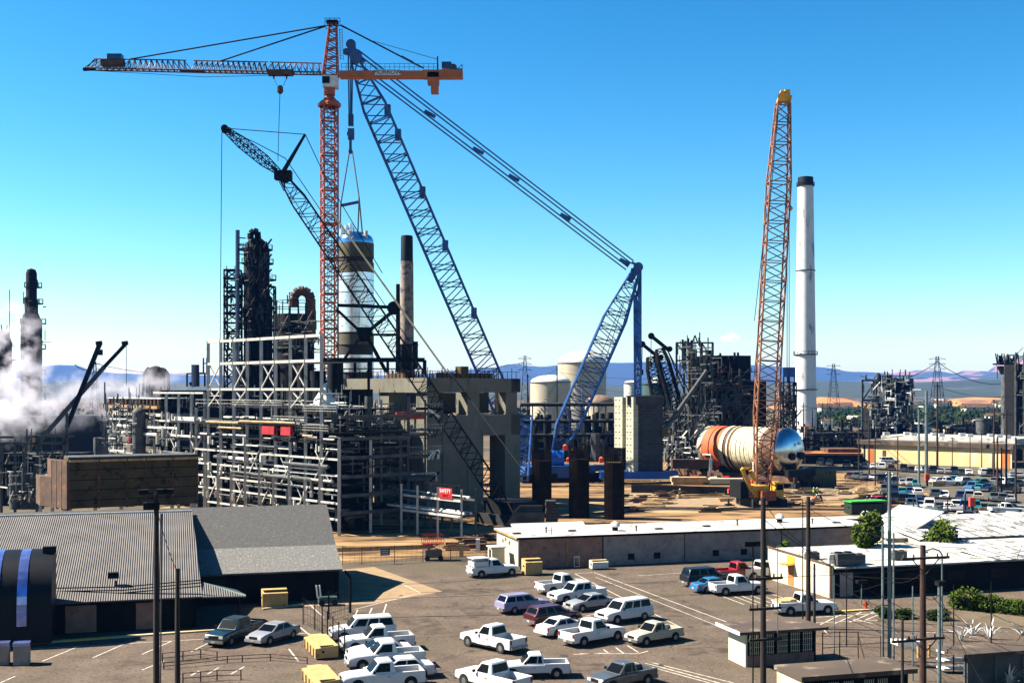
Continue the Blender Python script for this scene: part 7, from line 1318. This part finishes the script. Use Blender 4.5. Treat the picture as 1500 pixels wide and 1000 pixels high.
for k in range(64):
    a = rnd.uniform(0, 1); px, py = (rnd.uniform(885, 1080), rnd.uniform(722, 752)) if k % 2 else (rnd.uniform(1150, 1300), rnd.uniform(715, 745))
    if k % 5 == 4: px, py = rnd.uniform(660, 712), rnd.uniform(790, 806)
    q = G(px, py); an = rnd.uniform(-.5, .5); ax_ = (V(math.cos(an), math.sin(an), 0), V(-math.sin(an), math.cos(an), 0)); mm = ('timber', 'rust', 'steel_dark', 'timber', 'rust')[k % 5]; mb = MB()
    for j in range(rnd.randint(2, 4)): mb.box(q + Z * (.12 + j * .2) + ax_[0] * rnd.uniform(-.2, .2), (rnd.uniform(1.2, 4.4), rnd.uniform(.2, .7), .14), ax_)
    tag(mb.build('material_pile', mm), '%s lying on the dirt %s' % (nm[k % 5], 'behind the rusty fence' if k % 5 == 4 else ('left of the yellow crane' if k % 2 else 'right of the yellow crane')), 'pile', 'materials scattered on the dirt yard')
for k, (px, py, m_) in enumerate(((1358, 712, 'orange_vest'), (1424, 752, 'orange_vest'))):
    q = G(px, py); t = thing('road_barrier', 'red topped road barrier, %s of the two in the far lot' % ('left one', 'right one')[k], 'barrier', q, 'road barriers'); MB().box(q + Z * 1.9, (.9, .6, 1.4)).build('sign_panel', m_, t); MB().bar(q, q + Z * 1.4, .4).build('post', 'wood_brown', t)
    MB().obox(q + V(1.2, 0, 0), V(2.6, 0, 0), V(0, .3, 0), Z * 1.0).build('barrier_panel', 'timber', t)
for k, (px, py) in enumerate(((1345, 963), (1361, 962), (1455, 752), (1455, 770))): tag(MB().tube(G(px, py), G(px, py) + Z * 1.0, .1, 10).build('bollard', 'yellow'), 'yellow bollard, %s' % ('left of the brown wooden pole foot', 'right of the brown wooden pole foot', 'in front of the broadside pickup', 'nearest the white ribbed roof')[k], 'bollard', 'yellow bollards')
q = G(1268, 893); hy = thing('fire_hydrant', 'red fire hydrant by the shade-toned workshop wall', 'hydrant', q); MB().tube(q, q + Z * .8, .16, 10).build('barrel', 'crane_orange', hy); MB().tube(q - V(.25, 0, -.55), q + V(.25, 0, .55), .09, 8).build('outlet', 'crane_orange', hy)
for k, (px, py) in enumerate(((676, 815), (700, 808))): tag(MB().box(G(px, py) + Z * .8, (.5, .4, 1.6)).build('sign_post', 'yellow' if k == 0 else 'pipe_white'), ('yellow marker box at the foot of the banner bridge', 'white marker by the material piles')[k], 'marker')
tag(MB().obox(G(462, 822) + Z * 1.0, U * 14, W_ * .1, Z * .5).build('guard_beam', 'timber'), 'pale timber guard beam behind the rusty fence', 'beam')

# ------------------------------------------------------------------ people
def person(label, pos, face, shirt='hivis', legs='denim', lean=0.0, stride=.25, arm=.5):
    t = thing('person', label, 'person', pos, 'workers on the site'); pos = Vector(pos)
    f = V(math.cos(face), math.sin(face), 0); s = V(-f.y, f.x, 0)
    J = {'pel': (0, 0, .95), 'che': (lean * .3, 0, 1.35), 'nek': (lean * .42, 0, 1.5), 'hed': (lean * .48, 0, 1.63), 'top': (lean * .5, 0, 1.76),
         'hl': (0, .1, .92), 'kl': (stride * .5, .11, .5), 'al': (stride * .6, .11, .08), 'tl': (stride * .6 + .2, .12, .04), 'hr': (0, -.1, .92), 'kr': (-stride * .3, -.11, .5), 'ar': (-stride, -.11, .08), 'tr': (-stride + .2, -.12, .04),
         'sl': (lean * .38, .2, 1.44), 'el': (lean * .38 + arm * .15, .26, 1.16), 'wl': (lean * .38 + arm * .5, .22, .98), 'fl': (lean * .38 + arm * .62, .2, .93), 'sr': (lean * .38, -.2, 1.44), 'er': (lean * .38 - .02, -.27, 1.16), 'wr': (lean * .38 + arm * .25, -.24, .92), 'fr': (lean * .38 + arm * .3, -.22, .82)}
    Rr = dict(pel=.15, che=.17, nek=.07, hed=.105, top=.08, hl=.1, kl=.065, al=.05, tl=.045, hr=.1, kr=.065, ar=.05, tr=.045, sl=.075, el=.05, wl=.038, fl=.035, sr=.075, er=.05, wr=.038, fr=.035)
    ed = [('pel', 'che'), ('che', 'nek'), ('nek', 'hed'), ('hed', 'top'), ('pel', 'hl'), ('hl', 'kl'), ('kl', 'al'), ('al', 'tl'), ('pel', 'hr'), ('hr', 'kr'), ('kr', 'ar'), ('ar', 'tr'), ('che', 'sl'), ('sl', 'el'), ('el', 'wl'), ('wl', 'fl'), ('che', 'sr'), ('sr', 'er'), ('er', 'wr'), ('wr', 'fr')]
    ks_ = list(J); vs = [f * J[k][0] + s * J[k][1] + Z * J[k][2] for k in ks_]
    me = bpy.data.meshes.new('body'); me.from_pydata([tuple(v) for v in vs], [(ks_.index(a), ks_.index(b)) for a, b in ed], []); me.materials.append(M[legs])
    o = bpy.data.objects.new('body', me); C.objects.link(o); o.parent = t
    sk = o.modifiers.new('skin', 'SKIN'); o.modifiers.new('sub', 'SUBSURF').levels = 1
    for i, k in enumerate(ks_): me.skin_vertices[0].data[i].radius = (Rr[k], Rr[k])
    me.skin_vertices[0].data[0].use_root = True
    vz = MB().tube(pos + f * lean * .05 + Z * .95, pos + f * lean * .38 + Z * 1.46, .185, 12, .2); vz.build('vest', shirt, t, True)
    hm = pos + f * lean * .5 + Z * 1.70; MB().lathe(hm, [(.15, 0), (.135, .03), (.12, .1), (.06, .15), (.01, .16)], 12).build('helmet', 'pipe_white', t, True)
    return t
for px, py, fa, sh_c, lean, lb_ in ((996, 730, 2.5, 'hivis', 0, 'worker in a yellow green vest walking alone on the open dirt'), (1067, 745, 0, 'hivis', .1, 'worker in a yellow green vest beside the yellow crane tracks'), (1192, 728, 1.2, 'hivis', .1, 'worker in a yellow green vest, left of the pair near the far dirt edge'), (1197, 728, 2.0, 'hivis', 0, 'worker in a yellow green vest, right of the pair near the far dirt edge'),
                                (1204, 738, 2.8, 'denim', .9, 'worker in dark clothes bending over right of the pair'), (1192, 739, .3, 'orange_vest', 1.2, 'worker in orange crouching below the pair'), (1269, 742, .3, 'olive', .3, 'worker in drab clothes left of the red car'), (1276, 741, .3, 'olive', .3, 'worker in drab clothes next to the red car'),
                                (868, 690, 1, 'denim', 0, 'worker seen between two rebar cages, left one'), (877, 690, 1, 'denim', 0, 'worker seen between two rebar cages, right one')):
    person(lb_, G(px, py), fa, sh_c, lean=lean)
# orange covered things near the blue crane foot
for k, (px, py, s_) in enumerate(((828, 668, .9), (838, 674, .7), (881, 686, .9), (832, 686, .7))): tag(MB().box(P(px, py - 12, 246), (s_, s_, s_ * 1.1)).lathe(P(px, py - 12, 246) + Z * s_ * .5, [(s_ * .5, 0), (s_ * .3, s_ * .3), (.01, s_ * .4)], 8).build('covered_load', 'orange_vest'), 'bright orange covered load, %s by the foot of the blue crane' % ordn[k], 'load', 'orange covered loads')
# two dark crane booms at the left
for k, (pts, lb_) in enumerate((([(98, 625), (146, 504)], 'upright one of the two crossing dark telescopic cranes at left'), ([(54, 650), (153, 537), (184, 504)], 'slanting one of the two crossing dark telescopic cranes at left'))):
    t = thing('mobile_crane', lb_, 'crane', P(pts[0][0], 570, 235).xy.to_3d(), 'telescopic cranes'); Yb = 236 + 3 * k
    for i, (a, b_) in enumerate(zip(pts, pts[1:])): MB().bar(P(*a, Yb), P(*b_, Yb), (.75, .6)[i]).build('boom_section', 'steel_dark' if i or not k else 'pipe_grey', t)
    MB().bar(P(pts[-1][0] - 5, pts[-1][1] - 1, Yb), P(pts[-1][0] + 3, pts[-1][1] - 2, Yb), .8).build('boom_head', 'black', t)
    MB().path([P(pts[-1][0] + 1, pts[-1][1], Yb), P(pts[-1][0] + (0 if k == 0 else 1), pts[-1][1] + (14 if k == 0 else 60), Yb)], .06, 4).build('hoist_rope', 'black', t)
    if k == 0: MB().tube(P(147, 512, Yb), P(147, 520, Yb), .5, 8).build('hook', 'black', t)
    MB().box(P(pts[0][0], 650, Yb).xy.to_3d() + Z * 2, (8, 3, 3)).build('carrier', 'red' if k else 'steel_dark', t)
    if k: MB().bar(P(52, 640, Yb), P(28, 676, Yb), 1.0).build('boom_section', 'timber', t); MB().obox(P(22, 685, Yb), V(2.4, 0, 0), V(0, 1.6, 0), Z * 1.2).build('winch', 'red', t)

# ------------------------------------------------------------------ denser plant detail
def tangle(parent, x0, x1, y0, y1, Y, n, m, name='pipework', lmin=1, lmax=4, tmin=.1, tmax=.3, dep=2.5, vert=.4):
    mb = MB()
    for k in range(n):
        q = P(rnd.uniform(x0, x1), rnd.uniform(y0, y1), Y); q.y += rnd.uniform(-dep, dep); u_ = rnd.random(); L_ = rnd.uniform(lmin, lmax); t_ = rnd.uniform(tmin, tmax)
        d_ = Z if u_ < vert else (E1 if u_ < .75 else (E2 if u_ < .92 else (E1 + Z).normalized()))
        if q.z < .3: q.z = .3
        mb.bar(q, q + d_ * L_, t_)
        if u_ > .4 and u_ < .6: mb.bar(q + d_ * L_, q + d_ * L_ - Z * min(q.z, L_ * .5), t_)
    return tag(mb.build(name, m, parent), kind='stuff')
tangle(dt, 359, 389, 362, 500, 254, 240, 'steel_dark', lmax=2.4, tmin=.1, tmax=.28, vert=.65); tangle(dt, 358, 390, 366, 500, 253.6, 150, 'pipe_grey', lmax=2.0, tmin=.08, tmax=.2, vert=.65); tangle(dt, 358, 388, 380, 500, 253.4, 50, 'rust', lmax=1.6, tmin=.1, tmax=.22, vert=.6)
tangle(dr, 403, 462, 470, 520, 234, 90, 'pipe_grey', tmin=.08, tmax=.22); tangle(st, 334, 348, 400, 560, 254, 60, 'pipe_grey', tmin=.08, tmax=.2)
for a0, a1, n_, m_ in ((0, 36, 130, 'pipe_grey'), (0, 36, 90, 'steel_pale'), (16, 36, 60, 'pipe_white')):
    mb = MB()
    for k in range(n_):
        a, z, b_ = rnd.uniform(a0, a1), rnd.uniform(10.5, 19.5 if rnd.random() < .5 else 16.5), rnd.uniform(-.6, 5); u_ = rnd.random(); L_ = rnd.uniform(.8, 4); t_ = rnd.uniform(.07, .2)
        q = A(a, b_, z); d_ = Z * .5 if u_ < .35 else (E1 if u_ < .8 else E2); a2 = min(L_, 36.5 - a) if u_ >= .35 else L_; mb.bar(q, q + d_ * a2, t_)
    tag(mb.build('pipework', m_, pr), kind='stuff')
rl2 = MB()
for a0, z in ((14, 17.3), (20, 15.0), (26, 13.9), (8, 17.3), (28, 16.6)):
    for k in range(13): q = A(a0 + k * .7, -.3, z); rl2.bar(q, q + Z * 1.1, .05)
    for h_ in (.4, .75, 1.1): rl2.bar(A(a0, -.3, z + h_), A(a0 + 8.4, -.3, z + h_), .05)
rl2.build('deck_rails', 'steel_pale', pr)
mb = MB()
for k in range(120):
    b_, z = rnd.uniform(0, 11), rnd.uniform(2, 16); q = A(36.9 + rnd.uniform(-1.5, .3), b_, z); u_ = rnd.random(); d_ = E2 if u_ < .7 else Z * .6; mb.bar(q, q + d_ * min(rnd.uniform(.8, 4), 11.8 - b_), rnd.uniform(.08, .22))
tag(mb.build('pipework', 'pipe_grey', pr), kind='stuff')
tangle(wk, 545, 600, 600, 700, 184, 90, 'pipe_grey', tmin=.08, tmax=.2); tangle(wk, 500, 560, 585, 640, 188, 60, 'steel_pale', tmin=.05, tmax=.14)
tangle(lw, 150, 285, 590, 655, 212, 220, 'pipe_grey', tmin=.08, tmax=.22); tangle(lw, 150, 285, 590, 655, 210, 90, 'steel_pale', tmin=.08, tmax=.2); tangle(fl, 0, 100, 660, 735, 189, 110, 'pipe_grey', tmin=.08, tmax=.25); tangle(fl, 0, 100, 690, 738, 188, 50, 'steel_pale', tmin=.06, tmax=.18)
tangle(lt, 34, 62, 425, 600, 327, 70, 'steel_dark', tmin=.12, tmax=.3, vert=.6); tangle(lt2, 0, 16, 480, 600, 331, 40, 'steel_dark', tmin=.12, tmax=.3, vert=.6)
tangle(bu, 990, 1045, 505, 640, 292, 200, 'pipe_grey', tmin=.1, tmax=.3); tangle(bu, 1030, 1088, 545, 640, 296, 110, 'rust', tmin=.1, tmax=.3); tangle(bt, 955, 1045, 600, 680, 272, 240, 'pipe_grey', tmin=.1, tmax=.35, dep=6); tangle(bt, 970, 1040, 640, 685, 262, 60, 'pipe_white', tmin=.1, tmax=.3, dep=4)
tangle(rp, 1265, 1338, 550, 630, 398, 200, 'pipe_grey', tmin=.15, tmax=.4, dep=4); tangle(rp, 1270, 1338, 560, 630, 397, 50, 'pipe_white', tmin=.15, tmax=.35, dep=4); tangle(ft, 1464, 1490, 535, 640, 357, 60, 'pipe_grey', tmin=.12, tmax=.3); tangle(wt, 1140, 1165, 580, 650, 418, 60, 'steel_dark', tmin=.2, tmax=.5)
for (x0, x1, Y, n, lb_) in ((745, 905, 345, 420, 'mass of dark low pipework below the cream tanks'), (1186, 1262, 350, 260, 'mass of dark low pipework right of the chimney foot'), (1340, 1500, 430, 420, 'mass of low pipework beyond the yellow shed'), (1090, 1180, 335, 260, 'mass of low pipework behind the tan boom'), (-40, 130, 345, 200, 'mass of low pipework in the steam at left')):
    mb = MB()
    for k in range(n):
        q = P(rnd.uniform(x0, x1), 570, Y + rnd.uniform(-14, 26)); q.z = rnd.uniform(0, 9) * rnd.random() ** .5; u_ = rnd.random(); L_ = rnd.uniform(1, 7); d_ = Z * .6 if u_ < .45 else (V(1, 0, 0) if u_ < .85 else V(.4, .9, 0)); mb.bar(q, q + d_ * L_, rnd.uniform(.15, .7))
        if k % 9 == 0: mb.tube(q - Z * q.z, q - Z * q.z + Z * rnd.uniform(2, 8), rnd.uniform(.6, 1.6), 8)
    tag(mb.build('low_pipework', 'pipe_grey' if x0 % 2 else 'steel_dark'), lb_, 'pipework', kind='stuff')
for k, (px, Y, r_, h_, m_, lb_) in enumerate(((1352, 440, 3, 8, 'tank_white', 'small white tank left of the thick pale pole'), (1398, 450, 4, 6, 'tank_cream', 'squat cream tank beyond the middle of the yellow shed'), (1440, 420, 2.4, 9, 'pipe_grey', 'slim grey tank beyond the yellow shed right part'), (1196, 380, 2.2, 7, 'tank_white', 'slim white tank right of the chimney foot'),
                                      (1232, 400, 3, 6, 'tank_cream', 'squat cream tank before the golden hill'), (748, 380, 3, 10, 'pipe_grey', 'grey tank between the concrete frame and the cream tanks'), (894, 420, 3, 9, 'tank_cream', 'slim cream tank left of the pale ballast tower'))):
    q = P(px, 570, Y).xy.to_3d(); t = thing('storage_tank', lb_, 'storage tank', q, 'small storage tanks'); MB().lathe(q, [(r_, 0), (r_, h_), (r_ * .6, h_ + .6), (.01, h_ + .9)], 24).build('shell', m_, t, True); MB().lathe(q + Z * h_, [(r_, 0), (r_ + .15, 0), (r_ + .15, .9), (r_ + .1, .9)], 20).build('railing', 'pipe_grey', t)
sc_ = thing('scaffold_block', 'scaffolded grey block cut by the right edge of the photo', 'scaffold', P(1497, 570, 330).xy.to_3d()); MB().obox(P(1489, 570, 332).xy.to_3d(), V(12, 0, 0), V(0, 8, 0), Z * 27).build('block', 'steel_dark', sc_); tangle(sc_, 1488, 1530, 520, 660, 329, 120, 'pipe_grey', tmin=.12, tmax=.3)
for px in (1488, 1500, 1512): MB().bar(P(px, 570, 329).xy.to_3d(), P(px, 516, 329), .4).build('column', 'pipe_grey', sc_)
# seams, rings and ladders on the big shells
for o_, c_, r_, zs_ in ((hv, None, 0, ()),):
    for s_ in (8.9, 10.3, 11.5, 13.9, 15.2): MB().lathe(vc0, [(4.79, s_), (4.80, s_ + .06), (4.79, s_ + .12)], 48, AX).build('weld_seam', 'vessel_dark', hv)
for y_ in (412, 430, 448, 466): MB().lathe(P(521, 570, 222).xy.to_3d(), [(3.37, zz(y_)), (3.39, zz(y_) + .08), (3.37, zz(y_) + .16)], 40).build('weld_seam', 'pipe_grey', vs_)
# rooftop and kerbside details near the camera
for k, (px, py) in enumerate(((800, 779), (932, 777), (1080, 768), (1190, 766))): 
    Y = (H - 3.6) * F / (py - HY); p = P(px, HY, Y); p.z = 3.54; tag(MB().tube(p, p + Z * .55, .09, 8).lathe(p + Z * .5, [(.16, 0), (.16, .1), (.02, .2)], 8).build('roof_pipe', 'pipe_grey'), 'thin vent pipe, %s from the left on the long white roof' % ordn[k], 'pipe', 'vent pipes on the long roof')
p = LP(4.2, 1.2, 3.54); am = MB().bar(p, p + Z * .9, .07).bar(p + Z * .8 - U * .6, p + Z * .8 + U * .6, .04).bar(p + Z * .55 - U * .4, p + Z * .55 + U * .4, .04); tag(am.build('aerial', 'steel_dark'), 'small aerial near the left end of the long roof', 'aerial')
for k, (px, py) in enumerate(((1408, 938), (1424, 930), (1449, 936), (1497, 930), (1478, 1002))):
    q = G(px, py); sy = MB()
    for j in range(15):
        an = rnd.uniform(0, 6.28); el = rnd.uniform(.5, 1.4); L_ = rnd.uniform(.9, 1.9); d_ = V(math.cos(an) * math.cos(el), math.sin(an) * math.cos(el), math.sin(el)); m1 = q + d_ * L_ * .6; e_ = m1 + (d_ - Z * .5).normalized() * L_ * .4; sd_ = d_.cross(Z).normalized() * .05
        sy.add([q - sd_, q + sd_, m1 + sd_ * 1.2, m1 - sd_ * 1.2], [(0, 1, 2, 3)]); sy.add([m1 - sd_ * 1.2, m1 + sd_ * 1.2, e_ + sd_ * .2, e_ - sd_ * .2], [(0, 1, 2, 3)])
    tag(sy.build('spiky_plant', 'pipe_white'), ('leftmost pale spiky plant before the bushes', 'second pale spiky plant before the bushes', 'third pale spiky plant before the bushes', 'pale spiky plant at the right edge', 'pale spiky plant in the bottom right corner')[k], 'plant', 'pale spiky plants')
pt = MB(); 
for k in range(34):
    px, py = rnd.uniform(560, 1050), rnd.uniform(845, 995); q = G(px, py); r0 = rnd.uniform(.08, .3); n_ = 9
    pt.add([q + V(math.cos(i / n_ * 6.28) * r0 * rnd.uniform(.7, 1.3), math.sin(i / n_ * 6.28) * r0 * 1.6 * rnd.uniform(.7, 1.3), .022) for i in range(n_)], [tuple(range(n_))])
struct('oil_stains', pt, 'tar')
pm = MB()
for px, py, w_, d_ in ((640, 872, 7, 3), (980, 905, 5, 8), (610, 930, 3, 7), (1010, 960, 6, 2.5), (690, 905, 2.2, 5), (820, 985, 4, 2), (180, 975, 6, 1.8), (930, 858, 9, 1.6), (1150, 925, 3, 2)):
    q = G(px, py) + Z * .0145; pm.add([q, q + U * w_, q + U * w_ + W_ * d_, q + W_ * d_], [(0, 1, 2, 3)])
struct('asphalt_patches', pm, 'patch')
cr_ = MB()
for k in range(26):
    q = G(rnd.uniform(540, 1060), rnd.uniform(842, 998)); an = rnd.uniform(0, 6.28)
    for j in range(rnd.randint(5, 12)):
        an += rnd.uniform(-.7, .7); d_ = V(math.cos(an), math.sin(an), 0); n_ = V(-d_.y, d_.x, 0) * .025; e_ = q + d_ * rnd.uniform(.4, 1.0); z_ = Z * .019; cr_.add([q - n_ + z_, e_ - n_ + z_, e_ + n_ + z_, q + n_ + z_], [(0, 1, 2, 3)]); q = e_
struct('asphalt_cracks', cr_, 'tar')
# sheet joints and screws rows on the shed roofs
MB().obox(SH(13, 12.22, 2.84), U * 12.9, -W_ * .16, Z * .16).build('gutter', 'pipe_grey', sh)

# ------------------------------------------------------------------ haze
hz = MB().obox((-14000, -60, -6), (28000, 0, 0), (0, 11600, 0), (0, 0, 300)).build('haze', 'black'); hm = bpy.data.materials.new('haze'); hm.use_nodes = True; n = hm.node_tree; n.nodes.clear()
ho = n.nodes.new('ShaderNodeOutputMaterial'); hv_ = n.nodes.new('ShaderNodeVolumePrincipled'); hv_.inputs['Density'].default_value = 0.000036; hv_.inputs['Color'].default_value = (.06, .32, 1.0, 1); n.links.new(hv_.outputs[0], ho.inputs['Volume'])
hz.data.materials.clear(); hz.data.materials.append(hm); tag(hz, kind='stuff')
